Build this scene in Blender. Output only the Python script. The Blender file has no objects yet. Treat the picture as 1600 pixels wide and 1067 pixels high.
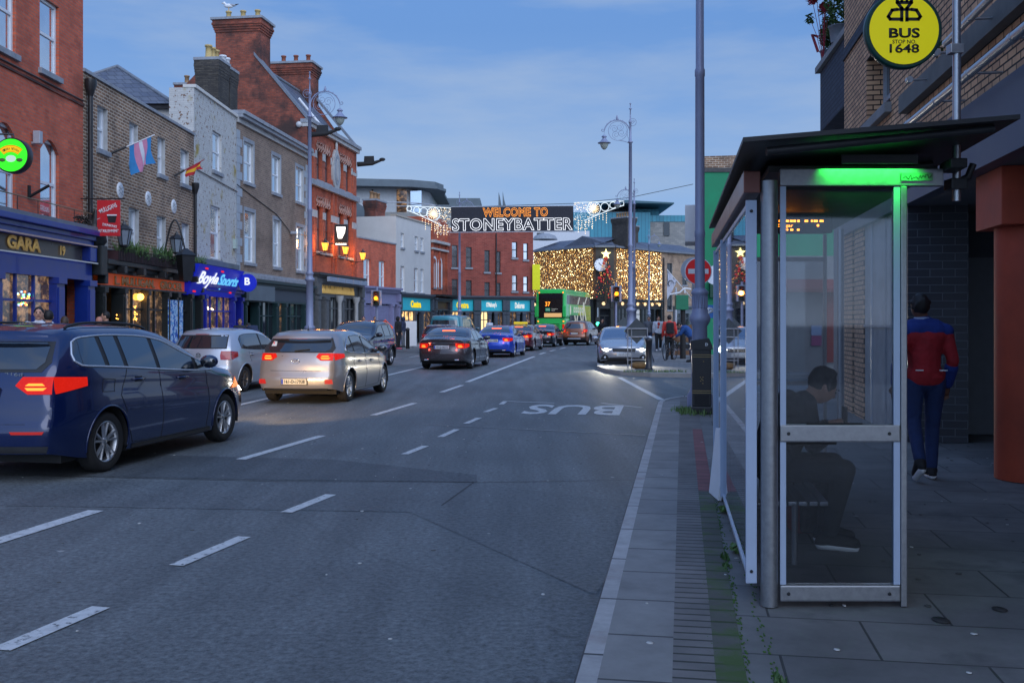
import bpy, bmesh, math, random
from mathutils import Vector, Matrix
from math import radians, sin, cos, pi, atan2, sqrt

random.seed(7)
SC = bpy.context.scene
COL = SC.collection
# ---------------------------------------------------------------- camera
HC = 1.65; FX = 1556.0; HY = 501.0; CX = 800.0
cam_d = bpy.data.cameras.new("camera"); cam = bpy.data.objects.new("camera", cam_d); COL.objects.link(cam)
cam_d.lens = 35.01; cam_d.sensor_width = 36; cam_d.shift_y = -0.0203; cam_d.clip_end = 3000; cam_d.clip_start = .05
cam.location = (0, 0, HC); cam.rotation_euler = (radians(90), 0, 0)
SC.camera = cam
# ---------------------------------------------------------------- world, sun, exposure
SUN_EL, SUN_AZ = radians(7), radians(140)          # low behind the camera, to the right
W = bpy.data.worlds.new("World"); SC.world = W; W.use_nodes = True
nt = W.node_tree; nt.nodes.clear()
def N(nt, t, **k):
    n = nt.nodes.new(t)
    for a, b in k.items():
        if a.startswith("i_"): n.inputs[a[2:].replace("_", " ")].default_value = b
        else: setattr(n, a, b)
    return n
out = N(nt, "ShaderNodeOutputWorld"); bg = N(nt, "ShaderNodeBackground")
sky = N(nt, "ShaderNodeTexSky", sky_type="NISHITA", sun_disc=False)
sky.sun_elevation = SUN_EL; sky.sun_rotation = SUN_AZ; sky.air_density = 1.0; sky.dust_density = 0.4; sky.ozone_density = 3.0
# dusk tint and thin cloud, all by direction in the sky
tc = N(nt, "ShaderNodeTexCoord"); sep = N(nt, "ShaderNodeSeparateXYZ")
ramp = N(nt, "ShaderNodeValToRGB")
r = ramp.color_ramp; r.elements[0].position = 0.0; r.elements[0].color = (.46, .62, .84, 1)
r.elements[1].position = .55; r.elements[1].color = (.15, .34, .82, 1)
e = r.elements.new(.10); e.color = (.315, .495, .82, 1)
e = r.elements.new(.28); e.color = (.165, .345, .735, 1)
nz = N(nt, "ShaderNodeTexNoise"); nz.inputs["Scale"].default_value = 2.2; nz.inputs["Detail"].default_value = 7; nz.inputs["Roughness"].default_value = .55
mp = N(nt, "ShaderNodeMapping"); mp.inputs["Scale"].default_value = (1, 1, 4.5); mp.inputs["Location"].default_value = (2.3, 1.4, .35); mp.inputs["Rotation"].default_value = (0, .25, 0)
cr = N(nt, "ShaderNodeMapRange"); cr.inputs["From Min"].default_value = .45; cr.inputs["From Max"].default_value = .72; cr.inputs["To Max"].default_value = .78
mixc = N(nt, "ShaderNodeMixRGB"); mixc.inputs["Color2"].default_value = (.47, .575, .74, 1)
mixs = N(nt, "ShaderNodeMixRGB"); mixs.inputs["Fac"].default_value = .90
skys = N(nt, "ShaderNodeMixRGB", blend_type="MULTIPLY"); skys.inputs["Fac"].default_value = 1; skys.inputs["Color2"].default_value = (.1, .1, .1, 1)
L = nt.links.new
L(tc.outputs["Generated"], sep.inputs[0]); L(sep.outputs["Z"], ramp.inputs[0])
L(tc.outputs["Generated"], mp.inputs[0]); L(mp.outputs[0], nz.inputs[0]); L(nz.outputs["Fac"], cr.inputs[0])
L(cr.outputs[0], mixc.inputs["Fac"]); L(ramp.outputs[0], mixc.inputs["Color1"])
L(sky.outputs[0], skys.inputs["Color1"])
L(skys.outputs[0], mixs.inputs["Color1"]); L(mixc.outputs[0], mixs.inputs["Color2"])
# glow added to the unseen western sky behind the camera to light facing surfaces
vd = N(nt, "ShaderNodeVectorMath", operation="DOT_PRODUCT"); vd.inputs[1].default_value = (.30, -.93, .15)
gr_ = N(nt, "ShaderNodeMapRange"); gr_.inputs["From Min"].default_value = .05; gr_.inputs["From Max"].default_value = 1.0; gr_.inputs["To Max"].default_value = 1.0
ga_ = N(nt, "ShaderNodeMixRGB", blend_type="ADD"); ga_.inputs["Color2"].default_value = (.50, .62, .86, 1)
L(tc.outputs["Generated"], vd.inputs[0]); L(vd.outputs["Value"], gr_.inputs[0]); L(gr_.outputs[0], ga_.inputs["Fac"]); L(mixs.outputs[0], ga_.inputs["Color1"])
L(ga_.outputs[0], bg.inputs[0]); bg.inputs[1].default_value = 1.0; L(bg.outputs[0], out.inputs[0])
sun_d = bpy.data.lights.new("sun", "SUN"); sun = bpy.data.objects.new("sun", sun_d); COL.objects.link(sun)
sun_d.energy = 1.7; sun_d.angle = radians(60); sun_d.color = (.86, .90, 1)
sun.rotation_euler = (radians(54), 0, radians(26))
SC.view_settings.view_transform = "Standard"; SC.view_settings.look = "None"
SC.view_settings.exposure = 0.0; SC.view_settings.gamma = 1.0
SC.cycles.use_denoising = True; SC.cycles.max_bounces = 8; SC.cycles.transparent_max_bounces = 12
SC.cycles.sample_clamp_indirect = 4

# ---------------------------------------------------------------- materials
MATS = {}
def S(c, g=1.0):      # display colour 0-255 -> linear
    return tuple((((v/255)/12.92 if v/255 <= .04045 else ((v/255+.055)/1.055)**2.4)*g) for v in c) + (1,)
def mat(name, col=(.5,.5,.5), rough=.6, metal=0., var=.12, scale=6., bump=0., es=0., coat=0., bscale=None, spec=.5, alpha=None, ecol=None):
    if name in MATS: return MATS[name]
    m = bpy.data.materials.new(name); m.use_nodes = True; t = m.node_tree; b = t.nodes["Principled BSDF"]; MATS[name] = m
    c = tuple(col[:3]) + (1,)
    b.inputs["Roughness"].default_value = rough; b.inputs["Metallic"].default_value = metal
    b.inputs["Coat Weight"].default_value = coat; b.inputs["Coat Roughness"].default_value = .03
    b.inputs["Specular IOR Level"].default_value = spec
    if es:
        b.inputs["Emission Color"].default_value = tuple((ecol or col)[:3]) + (1,); b.inputs["Emission Strength"].default_value = es
    if var > 0:
        tcn = N(t, "ShaderNodeTexCoord"); n1 = N(t, "ShaderNodeTexNoise"); n1.inputs["Scale"].default_value = scale; n1.inputs["Detail"].default_value = 8; n1.inputs["Roughness"].default_value = .65
        mr = N(t, "ShaderNodeMapRange"); mr.inputs["From Min"].default_value = .25; mr.inputs["From Max"].default_value = .75
        mr.inputs["To Min"].default_value = 1-var; mr.inputs["To Max"].default_value = 1+var
        mx = N(t, "ShaderNodeMixRGB", blend_type="MULTIPLY"); mx.inputs["Fac"].default_value = 1; mx.inputs["Color1"].default_value = c
        t.links.new(tcn.outputs["Object"], n1.inputs[0]); t.links.new(n1.outputs["Fac"], mr.inputs[0]); t.links.new(mr.outputs[0], mx.inputs["Color2"]); t.links.new(mx.outputs[0], b.inputs["Base Color"])
        mr2 = N(t, "ShaderNodeMapRange"); mr2.inputs["To Min"].default_value = max(0, rough-.1); mr2.inputs["To Max"].default_value = min(1, rough+.12)
        t.links.new(n1.outputs["Fac"], mr2.inputs[0]); t.links.new(mr2.outputs[0], b.inputs["Roughness"])
        if bump:
            n2 = N(t, "ShaderNodeTexNoise"); n2.inputs["Scale"].default_value = bscale or scale*6; n2.inputs["Detail"].default_value = 4
            bp = N(t, "ShaderNodeBump"); bp.inputs["Strength"].default_value = bump; bp.inputs["Distance"].default_value = .02
            t.links.new(tcn.outputs["Object"], n2.inputs[0]); t.links.new(n2.outputs["Fac"], bp.inputs["Height"]); t.links.new(bp.outputs[0], b.inputs["Normal"])
    else: b.inputs["Base Color"].default_value = c
    return m
def brick(name, c1, c2, mortar, bw=.235, bh=.078, ms=.011, var=.35, vs=.9, rough=.85, bump=.6, stain=None, flat=False, peel=None, off=.5):
    """brick / block / flag courses in the wall's own plane; stain = patches of a second colour"""
    m = bpy.data.materials.new(name); m.use_nodes = True; t = m.node_tree; b = t.nodes["Principled BSDF"]; MATS[name] = m
    lk = t.links.new
    tcn = N(t, "ShaderNodeTexCoord"); sp = N(t, "ShaderNodeSeparateXYZ"); ad = N(t, "ShaderNodeMath", operation="ADD"); cb = N(t, "ShaderNodeCombineXYZ")
    lk(tcn.outputs["Object"], sp.inputs[0])
    if flat: lk(sp.outputs["X"], cb.inputs["X"]); lk(sp.outputs["Y"], cb.inputs["Y"])
    else:
        lk(sp.outputs["X"], ad.inputs[0]); lk(sp.outputs["Y"], ad.inputs[1]); lk(ad.outputs[0], cb.inputs["X"]); lk(sp.outputs["Z"], cb.inputs["Y"])
    bt = N(t, "ShaderNodeTexBrick"); bt.offset = off; bt.inputs["Color1"].default_value = c1; bt.inputs["Color2"].default_value = c2; bt.inputs["Mortar"].default_value = mortar
    bt.inputs["Scale"].default_value = 1; bt.inputs["Mortar Size"].default_value = ms; bt.inputs["Mortar Smooth"].default_value = .2; bt.inputs["Bias"].default_value = 0
    bt.inputs["Brick Width"].default_value = bw; bt.inputs["Row Height"].default_value = bh
    lk(cb.outputs[0], bt.inputs["Vector"])
    n1 = N(t, "ShaderNodeTexNoise"); n1.inputs["Scale"].default_value = vs; n1.inputs["Detail"].default_value = 9; n1.inputs["Roughness"].default_value = .68
    mr = N(t, "ShaderNodeMapRange"); mr.inputs["From Min"].default_value = .28; mr.inputs["From Max"].default_value = .72; mr.inputs["To Min"].default_value = 1-var; mr.inputs["To Max"].default_value = 1+var*.8
    mx = N(t, "ShaderNodeMixRGB", blend_type="MULTIPLY"); mx.inputs["Fac"].default_value = 1
    lk(tcn.outputs["Object"], n1.inputs[0]); lk(n1.outputs["Fac"], mr.inputs[0]); lk(bt.outputs["Color"], mx.inputs["Color1"]); lk(mr.outputs[0], mx.inputs["Color2"])
    last = mx.outputs[0]
    for q in (stain, peel):
        if not q: continue
        colr, sc, lo, hi = q
        n3 = N(t, "ShaderNodeTexNoise"); n3.inputs["Scale"].default_value = sc; n3.inputs["Detail"].default_value = 6; n3.inputs["Roughness"].default_value = .6
        m3 = N(t, "ShaderNodeMapRange"); m3.inputs["From Min"].default_value = lo; m3.inputs["From Max"].default_value = hi
        x3 = N(t, "ShaderNodeMixRGB"); x3.inputs["Color2"].default_value = colr
        lk(tcn.outputs["Object"], n3.inputs[0]); lk(n3.outputs["Fac"], m3.inputs[0]); lk(m3.outputs[0], x3.inputs["Fac"]); lk(last, x3.inputs["Color1"]); last = x3.outputs[0]
    lk(last, b.inputs["Base Color"]); b.inputs["Roughness"].default_value = rough
    bp = N(t, "ShaderNodeBump"); bp.inputs["Strength"].default_value = bump; bp.inputs["Distance"].default_value = .01; bp.invert = True
    lk(bt.outputs["Fac"], bp.inputs["Height"]); lk(bp.outputs[0], b.inputs["Normal"])
    return m
def glassy(name, tint=(.75,.82,.85), fac=.12, rough=.02, dirt=.0):
    """thin pane: clear with a sky reflection that grows at grazing angles, and a film of dirt"""
    m = bpy.data.materials.new(name); m.use_nodes = True; t = m.node_tree; t.nodes.clear(); MATS[name] = m; lk = t.links.new
    o = N(t, "ShaderNodeOutputMaterial"); tr = N(t, "ShaderNodeBsdfTransparent"); tr.inputs[0].default_value = tuple(tint)+(1,)
    gl = N(t, "ShaderNodeBsdfGlossy"); gl.inputs["Roughness"].default_value = rough; gl.inputs[0].default_value = (.95,.97,1,1)
    fr = N(t, "ShaderNodeFresnel"); fr.inputs[0].default_value = 1.5
    ma = N(t, "ShaderNodeMath", operation="ADD"); ma.inputs[1].default_value = fac; ma.use_clamp = True
    mx = N(t, "ShaderNodeMixShader"); lk(fr.outputs[0], ma.inputs[0]); lk(ma.outputs[0], mx.inputs[0]); lk(tr.outputs[0], mx.inputs[1]); lk(gl.outputs[0], mx.inputs[2])
    last = mx.outputs[0]
    if dirt:
        df = N(t, "ShaderNodeBsdfDiffuse"); df.inputs[0].default_value = (.45,.5,.55,1)
        tcn = N(t, "ShaderNodeTexCoord"); n1 = N(t, "ShaderNodeTexNoise"); n1.inputs["Scale"].default_value = 3; n1.inputs["Detail"].default_value = 8
        mr = N(t, "ShaderNodeMapRange"); mr.inputs["From Min"].default_value = .35; mr.inputs["From Max"].default_value = .8; mr.inputs["To Max"].default_value = dirt*2; mr.inputs["To Min"].default_value = dirt*.5
        m2 = N(t, "ShaderNodeMixShader"); lk(tcn.outputs["Object"], n1.inputs[0]); lk(n1.outputs["Fac"], mr.inputs[0]); lk(mr.outputs[0], m2.inputs[0]); lk(last, m2.inputs[1]); lk(df.outputs[0], m2.inputs[2]); last = m2.outputs[0]
    lk(last, o.inputs[0]); return m
def emi(name, col, s):
    if name in MATS: return MATS[name]
    m = bpy.data.materials.new(name); m.use_nodes = True; t = m.node_tree; t.nodes.clear(); MATS[name] = m
    o = N(t, "ShaderNodeOutputMaterial"); e_ = N(t, "ShaderNodeEmission"); e_.inputs[0].default_value = tuple(col[:3])+(1,); e_.inputs[1].default_value = s
    t.links.new(e_.outputs[0], o.inputs[0]); return m

# ---------------------------------------------------------------- mesh builder
class MB:
    def __init__(s): s.v = []; s.f = []; s.m = []; s.mats = []; s.sm = []
    def mi(s, m):
        if m not in s.mats: s.mats.append(m)
        return s.mats.index(m)
    def add(s, vs, fs, m, smooth=False):
        o = len(s.v); s.v += [tuple(v) for v in vs]; k = s.mi(m)
        for f in fs: s.f.append([o+i for i in f]); s.m.append(k); s.sm.append(smooth)
        return s
    def quad(s, a, b, c, d, m): return s.add([a,b,c,d], [(0,1,2,3)], m)
    def box(s, x0, x1, y0, y1, z0, z1, m):
        if x0 > x1: x0, x1 = x1, x0
        if y0 > y1: y0, y1 = y1, y0
        if z0 > z1: z0, z1 = z1, z0
        vs = [(x0,y0,z0),(x1,y0,z0),(x1,y1,z0),(x0,y1,z0),(x0,y0,z1),(x1,y0,z1),(x1,y1,z1),(x0,y1,z1)]
        return s.add(vs, [(0,3,2,1),(4,5,6,7),(0,1,5,4),(1,2,6,5),(2,3,7,6),(3,0,4,7)], m)
    def bbox(s, x0, x1, y0, y1, z0, z1, m, b=.01):
        """box with chamfered edges"""
        bm = bmesh.new(); bmesh.ops.create_cube(bm, size=1)
        for v in bm.verts: v.co = Vector(((x0+x1)/2+v.co.x*abs(x1-x0), (y0+y1)/2+v.co.y*abs(y1-y0), (z0+z1)/2+v.co.z*abs(z1-z0)))
        bmesh.ops.bevel(bm, geom=bm.edges[:], offset=b, segments=2, profile=.7, affect="EDGES")
        bm.verts.index_update(); s.add([v.co for v in bm.verts], [[v.index for v in f.verts] for f in bm.faces], m); bm.free(); return s
    def prism(s, poly, a, b, m, axis="y"):
        """poly in the two other axes, swept from a to b along axis"""
        def P(p, t): return {"y": (p[0], t, p[1]), "x": (t, p[0], p[1]), "z": (p[0], p[1], t)}[axis]
        n = len(poly); vs = [P(p, a) for p in poly] + [P(p, b) for p in poly]
        fs = [list(range(n)), list(range(2*n-1, n-1, -1))] + [(i, n+i, n+(i+1) % n, (i+1) % n) for i in range(n)]
        return s.add(vs, fs, m)
    def tube(s, pts, r, m, n=8, caps=True):
        pts = [Vector(p) for p in pts]; k = len(pts); rs = r if isinstance(r, (list, tuple)) else [r]*k
        vs = []; fs = []; up = None
        for i, p in enumerate(pts):
            d = (pts[min(i+1, k-1)] - pts[max(i-1, 0)])
            if d.length < 1e-9: d = Vector((0,0,1))
            d.normalize()
            if up is None: up = Vector((0,0,1)) if abs(d.z) < .9 else Vector((1,0,0))
            a = d.cross(up)
            if a.length < 1e-4: a = d.cross(Vector((1,0,0))) if abs(d.x) < .9 else d.cross(Vector((0,1,0)))
            a.normalize(); b = a.cross(d).normalized(); up = b
            for j in range(n):
                t = 2*pi*j/n; vs.append(p + (a*cos(t) + b*sin(t))*rs[i])
        for i in range(k-1):
            for j in range(n): fs.append((i*n+j, i*n+(j+1) % n, (i+1)*n+(j+1) % n, (i+1)*n+j))
        s.add(vs, fs, m, True)
        if caps: s.add(vs[:n], [list(range(n))[::-1]], m); s.add(vs[-n:], [list(range(n))], m)
        return s
    def lathe(s, prof, m, c=(0,0,0), n=16, axis="z", caps=True, smooth=True):
        """prof: (radius, height) list"""
        vs = []; fs = []
        for r_, h in prof:
            for j in range(n):
                t = 2*pi*j/n; a, b = r_*cos(t), r_*sin(t)
                vs.append({"z": (c[0]+a, c[1]+b, c[2]+h), "y": (c[0]+a, c[1]+h, c[2]+b), "x": (c[0]+h, c[1]+a, c[2]+b)}[axis])
        for i in range(len(prof)-1):
            for j in range(n): fs.append((i*n+j, i*n+(j+1) % n, (i+1)*n+(j+1) % n, (i+1)*n+j))
        s.add(vs, fs, m, smooth)
        if caps: s.add(vs[:n], [list(range(n))[::-1]], m); s.add(vs[-n:], [list(range(n))], m)
        return s
    def ball(s, c, r, m, n=10, k=6):
        rx, ry, rz = r if isinstance(r, (tuple, list)) else (r, r, r); vs = [(c[0], c[1], c[2]-rz)]; fs = []
        for i in range(1, k):
            a = -pi/2 + pi*i/k
            for j in range(n): t = 2*pi*j/n; vs.append((c[0]+rx*cos(a)*cos(t), c[1]+ry*cos(a)*sin(t), c[2]+rz*sin(a)))
        vs.append((c[0], c[1], c[2]+rz)); e_ = len(vs)-1
        for j in range(n):
            fs.append((0, 1+(j+1) % n, 1+j)); fs.append((e_, e_-n+j, e_-n+(j+1) % n))
            for i in range(k-2): a = 1+i*n; fs.append((a+j, a+(j+1) % n, a+n+(j+1) % n, a+n+j))
        return s.add(vs, fs, m, True)
    def capsule(s, a, b, ra, rb, m, n=12):
        a = Vector(a); b = Vector(b); d = b-a; 
        if d.length < 1e-5: return s.ball(a, ra, m, n)
        d.normalize(); pts = []; rs = []
        for k in range(5): t = pi/2*(1-k/4); pts.append(a - d*ra*sin(t)); rs.append(max(.001, ra*cos(t)))
        for k in range(5): t = pi/2*k/4; pts.append(b + d*rb*sin(t)); rs.append(max(.001, rb*cos(t)))
        return s.tube(pts, rs, m, n)
    def octa(s, c, r, m):
        x, y, z = c
        return s.add([(x-r,y,z),(x+r,y,z),(x,y-r,z),(x,y+r,z),(x,y,z-r),(x,y,z+r)], [(0,2,5),(2,1,5),(1,3,5),(3,0,5),(2,0,4),(1,2,4),(3,1,4),(0,3,4)], m)
    def grid(s, P, m, flip=False, smooth=True):
        a = len(P); b = len(P[0]); vs = [p for r_ in P for p in r_]
        fs = [(i*b+j, i*b+j+1, (i+1)*b+j+1, (i+1)*b+j) for i in range(a-1) for j in range(b-1)]
        if flip: fs = [f[::-1] for f in fs]
        return s.add(vs, fs, m, smooth)
    def mesh(s, name):
        me = bpy.data.meshes.new(name); me.from_pydata(s.v, [], s.f)
        for m in s.mats: me.materials.append(m)
        me.polygons.foreach_set("material_index", s.m); me.polygons.foreach_set("use_smooth", s.sm); me.update()
        return me
    def build(s, name, parent=None, loc=(0,0,0), rot=(0,0,0)):
        return link(name, s.mesh(name), parent, loc, rot)
def link(name, data, parent=None, loc=(0,0,0), rot=(0,0,0)):
    o = bpy.data.objects.new(name, data); COL.objects.link(o); o.location = loc; o.rotation_euler = rot
    if parent: o.parent = parent
    return o
def tag(o, label, cat, group=None, kind=None):
    if label: o["label"] = label
    if cat: o["category"] = cat
    if group: o["group"] = group
    if kind: o["kind"] = kind
    return o
def thing(name, label, cat, loc=(0,0,0), rz=0., group=None):
    return tag(link(name, None, None, loc, (0,0,rz)), label, cat, group)
def copy_tree(o, parent=None, label=None):
    c = o.copy(); COL.objects.link(c)
    if parent: c.parent = parent
    if label: c["label"] = label
    for ch in list(o.children): copy_tree(ch, c)
    return c
TXT = {}
def text(body, w, h, m, parent=None, loc=(0,0,0), rot=(pi/2,0,0), ext=.01, outline=0., name="lettering", bold=0., shear=0., space=1.):
    """lettering scaled to width w and height h, centred on loc, facing local -y"""
    key = (body, outline, ext, bold, shear, round(w,3), round(h,3), m.name)
    if key not in TXT:
        cu = bpy.data.curves.new("lettering", "FONT"); cu.body = body; cu.align_x = "LEFT"; cu.resolution_u = 3; cu.shear = shear; cu.space_character = space
        cu.offset = bold
        if outline: cu.fill_mode = "NONE"; cu.bevel_depth = outline; cu.bevel_resolution = 0
        ob = bpy.data.objects.new("tmp", cu); me = bpy.data.meshes.new_from_object(ob); bpy.data.objects.remove(ob); bpy.data.curves.remove(cu)
        xs = [v.co.x for v in me.vertices]; ys = [v.co.y for v in me.vertices]
        cx, cy = (min(xs)+max(xs))/2, (min(ys)+max(ys))/2; sx, sy = w/(max(xs)-min(xs)), h/(max(ys)-min(ys))
        if not outline and ext:
            bm = bmesh.new(); bm.from_mesh(me); g = bmesh.ops.extrude_face_region(bm, geom=bm.faces[:])
            for v in g["geom"]:
                if isinstance(v, bmesh.types.BMVert): v.co.z += 1
            bm.to_mesh(me); bm.free()
        for v in me.vertices: v.co = Vector(((v.co.x-cx)*sx, (v.co.y-cy)*sy, v.co.z*(sy if outline else ext)))
        me.materials.clear(); me.materials.append(m); TXT[key] = me
    return link(name, TXT[key], parent, loc, rot)

# ---------------------------------------------------------------- calibration of the place: a pixel of the photo on a known plane
def G(px, py, z=0.): Y = FX*(HC-z)/(py-HY); return Vector(((px-CX)*Y/FX, Y, z))
def ZH(py, Y): return HC + (HY-py)*Y/FX
class Face:
    """a facade's vertical plane: local x along it (rightwards for someone facing it), y into the building, z up"""
    def __init__(s, p0, p1):
        s.p = Vector(p0); q = Vector(p1); s.d = (q-s.p).normalized(); s.L = (q-s.p).length; s.rz = atan2(s.d.y, s.d.x)
    def u(s, px, off=0.):
        k = (px-CX)/FX; n = Vector((-s.d.y, s.d.x)); p = s.p + n*off      # off > 0: behind the facade plane
        return (k*p.y - p.x)/(s.d.x - k*s.d.y)
    def uz(s, px, py, off=0.):
        u = s.u(px, off); n = Vector((-s.d.y, s.d.x)); Y = (s.p + s.d*u + n*off).y
        return u, ZH(py, Y)
    def R(s, xl, xr, yt, yb, off=0.):
        """left/right px, top y seen at the near corner, bottom y seen at the other one (left bank: top at xl, bottom at xr)"""
        u0, zt = s.uz(xl, yt, off); u1, zb = s.uz(xr, yb, off); return [u0, u1, zb, zt]
    def W(s, u, y, z):
        n = Vector((-s.d.y, s.d.x)); p = s.p + s.d*u + n*y; return Vector((p.x, p.y, z))
def row(rects):
    zb = sum(r_[2] for r_ in rects)/len(rects); zt = sum(r_[3] for r_ in rects)/len(rects)
    return [(r_[0], r_[1], zb, zt) for r_ in rects]
# ---------------------------------------------------------------- shared materials
white = mat("white_paint", (.72,.74,.76), .45, var=.06)
cream = mat("cream_paint", (.62,.60,.55), .7, var=.1, scale=2)
steel = mat("brushed_steel", (.42,.44,.47), .32, .85, var=.12, scale=20)
galv = mat("galvanised_grey", (.43,.46,.51), .45, .25, var=.14, scale=5)
alu = mat("pale_aluminium", (.55,.60,.68), .4, .3, var=.06)
black = mat("black_paint", (.018,.018,.02), .35, var=.2)
blackm = mat("black_matt", (.012,.012,.013), .75, var=.2)
rubber = mat("rubber", (.016,.016,.017), .8, var=.25, scale=15)
stone = mat("pale_stone", (.42,.42,.41), .8, var=.22, scale=3, bump=.3)
sill_m = mat("sill_stone", (.27,.29,.32), .75, var=.3, scale=4, bump=.3)
conc = mat("concrete", (.26,.26,.26), .85, var=.22, scale=2.5, bump=.3)
slate = brick("slate_roof", (.085,.10,.14,1), (.12,.135,.17,1), (.045,.05,.065,1), .30, .22, .012, .25, 1.2, .6, .5)
leadm = mat("roof_lead", (.16,.18,.21), .6, var=.25, scale=3)
wglass = mat("window_glass", (.66,.73,.80), .05, .92, var=.10, scale=1.4)
dglass = mat("dark_window_glass", (.012,.016,.022), .06, 0, var=.0, spec=.7, coat=.3)
def litpane(name, base, ecol, es, sc=2.2, lo=.42, hi=.68):
    """a dark glossy pane with patches of lit interior showing through it"""
    m = mat(name, base, .08, 0, var=0, spec=.7, coat=.3); t = m.node_tree; b = t.nodes["Principled BSDF"]
    c = N(t, "ShaderNodeTexCoord"); mp_ = N(t, "ShaderNodeMapping"); mp_.inputs["Scale"].default_value = (1,1,1.6); n = N(t, "ShaderNodeTexNoise"); n.inputs["Scale"].default_value = sc; n.inputs["Detail"].default_value = 5; n.inputs["Roughness"].default_value = .7
    r_ = N(t, "ShaderNodeMapRange"); r_.inputs["From Min"].default_value = lo; r_.inputs["From Max"].default_value = hi; r_.inputs["To Max"].default_value = es; r_.inputs["To Min"].default_value = es*.06
    t.links.new(c.outputs["Object"], mp_.inputs[0]); t.links.new(mp_.outputs[0], n.inputs[0]); t.links.new(n.outputs["Fac"], r_.inputs[0]); t.links.new(r_.outputs[0], b.inputs["Emission Strength"]); b.inputs["Emission Color"].default_value = tuple(ecol)+(1,); return m
warmglass = litpane("lit_window", (.05,.04,.03), (1,.58,.22), 2.6, 1.8, .36, .62) if True else mat("lit_window", (.5,.3,.12), .3, var=.8, scale=2.5, es=1.2, ecol=(1,.55,.2))
warmdim = litpane("dim_lit_window", (.022,.024,.028), (1,.55,.24), .55, 2.6, .48, .74)
room_dark = mat("painted_room_dark", (.012,.013,.016), .9, var=.3)  # near-black colour stands in for unlit rooms behind the openings
curtain = mat("pale_blind", (.45,.47,.50), .85, var=.1)
red_brick = brick("red_brick", S((216,106,72)), S((190,86,60)), S((166,112,96)), var=.28, stain=(S((120,66,52)), .7, .52, .75))
brown_brick = brick("brown_brick", S((150,116,88)), S((108,82,64)), S((196,180,160)), bw=.27, bh=.095, ms=.014, var=.32, stain=(S((72,60,54)), .6, .5, .75))
brown_brick2 = brick("dun_brick", S((146,122,104)), S((124,102,88)), S((150,140,128)), bw=.27, bh=.09, var=.25, stain=(S((86,74,66)), .5, .5, .8))
orange_brick = brick("orange_brick", S((200,98,64)), S((172,78,52)), S((142,92,76)), var=.34, stain=(S((108,58,44)), .5, .5, .72))
gable_brick = brick("weathered_red_brick", S((168,84,60)), S((126,64,50)), S((116,84,72)), var=.5, vs=.9, stain=(S((66,48,44)), .5, .44, .60))
buff_brick = brick("buff_brick", S((228,178,136)), S((196,150,116)), S((48,42,40)), bw=.22, bh=.076, ms=.010, var=.2, vs=2.5)
dark_tile = brick("dark_glazed_brick", S((50,56,66)), S((44,48,58)), S((86,92,100)), bw=.3, bh=.1, ms=.006, var=.2, rough=.35)
grey_clad = brick("grey_clad_brick", S((62,70,86)), S((52,60,76)), S((36,42,54)), bw=.3, bh=.085, var=.12)
peeling = brick("peeling_white_paint", S((196,195,190)), S((186,186,182)), S((172,172,170)), bw=.24, bh=.08, ms=.006, var=.07, vs=2, bump=.35,
                stain=(S((160,142,70)), 1.1, .57, .68), peel=(S((120,92,74)), 7.0, .575, .62))
far_grey = brick("grey_block", S((150,148,142)), S((128,128,126)), S((110,112,112)), bw=.6, bh=.25, var=.12)
teal = brick("teal_cladding", S((62,142,160)), S((52,128,148)), S((30,86,104)), bw=.55, bh=40, ms=.03, var=.12, rough=.5)
slateblue = mat("slate_blue_render", (.12,.15,.17), .8, var=.2, scale=1.5)
green_wall = mat("green_render", S((14,124,84)), .7, var=.18, scale=1.2)
gold = mat("gold_leaf", S((214,170,84)), .35, .35, var=.1, es=.10, ecol=(1,.7,.3))
blue_shop = mat("blue_shopfront_paint", S((14,46,132)), .4, var=.16, scale=3, coat=.3)
dkgreen_shop = mat("dark_green_shopfront", S((22,50,52)), .45, var=.2)
grey_shop = mat("grey_shopfront", S((66,74,84)), .55, var=.2)
lilac_shop = mat("lilac_grey_shopfront", S((128,128,160)), .55, var=.12)
turq = mat("turquoise_fascia", S((36,172,190)), .45, var=.05, es=.12, ecol=S((40,190,210)))

def window(par, r_, frame=white, glass=wglass, sill=sill_m, rv=.08, mid=.5, sash=1, blind=0, side=0.):
    u0, u1, z0, z1 = r_; w = u1-u0; t = min(.075, w*.1); m = MB(); y0, y1 = rv, rv+.07
    m.box(u0, u0+t, y0, y1, z0, z1, frame).box(u1-t, u1, y0, y1, z0, z1, frame).box(u0+t, u1-t, y0, y1, z1-t, z1, frame).box(u0+t, u1-t, y0, y1, z0, z0+t*1.2, frame)
    if mid: zm = z0+(z1-z0)*mid; m.box(u0+t, u1-t, y0+.005, y1, zm-.035, zm+.035, frame)
    if sash > 1:
        for k in range(1, sash): x = u0+w*k/sash; m.box(x-.02, x+.02, y0+.012, y1, z0+t, z1-t, frame)
    o = m.build("window", par)
    g = MB().box(u0+t*.8, u1-t*.8, y0+.04, y0+.055, z0+t, z1-t*.8, glass)
    g.build("pane", o)
    if blind: MB().box(u0+t, u1-t, y0+.030, y0+.036, z1-t-(z1-z0)*blind, z1-t, curtain).build("blind", o)
    if sill: MB().bbox(u0-.08, u1+.08, -.09, rv-.002, z0-.14, z0-.002, sill, .012).build("sill", o)
    return o
REVEAL = {"brown_brick": stone, "dun_brick": stone}
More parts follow.
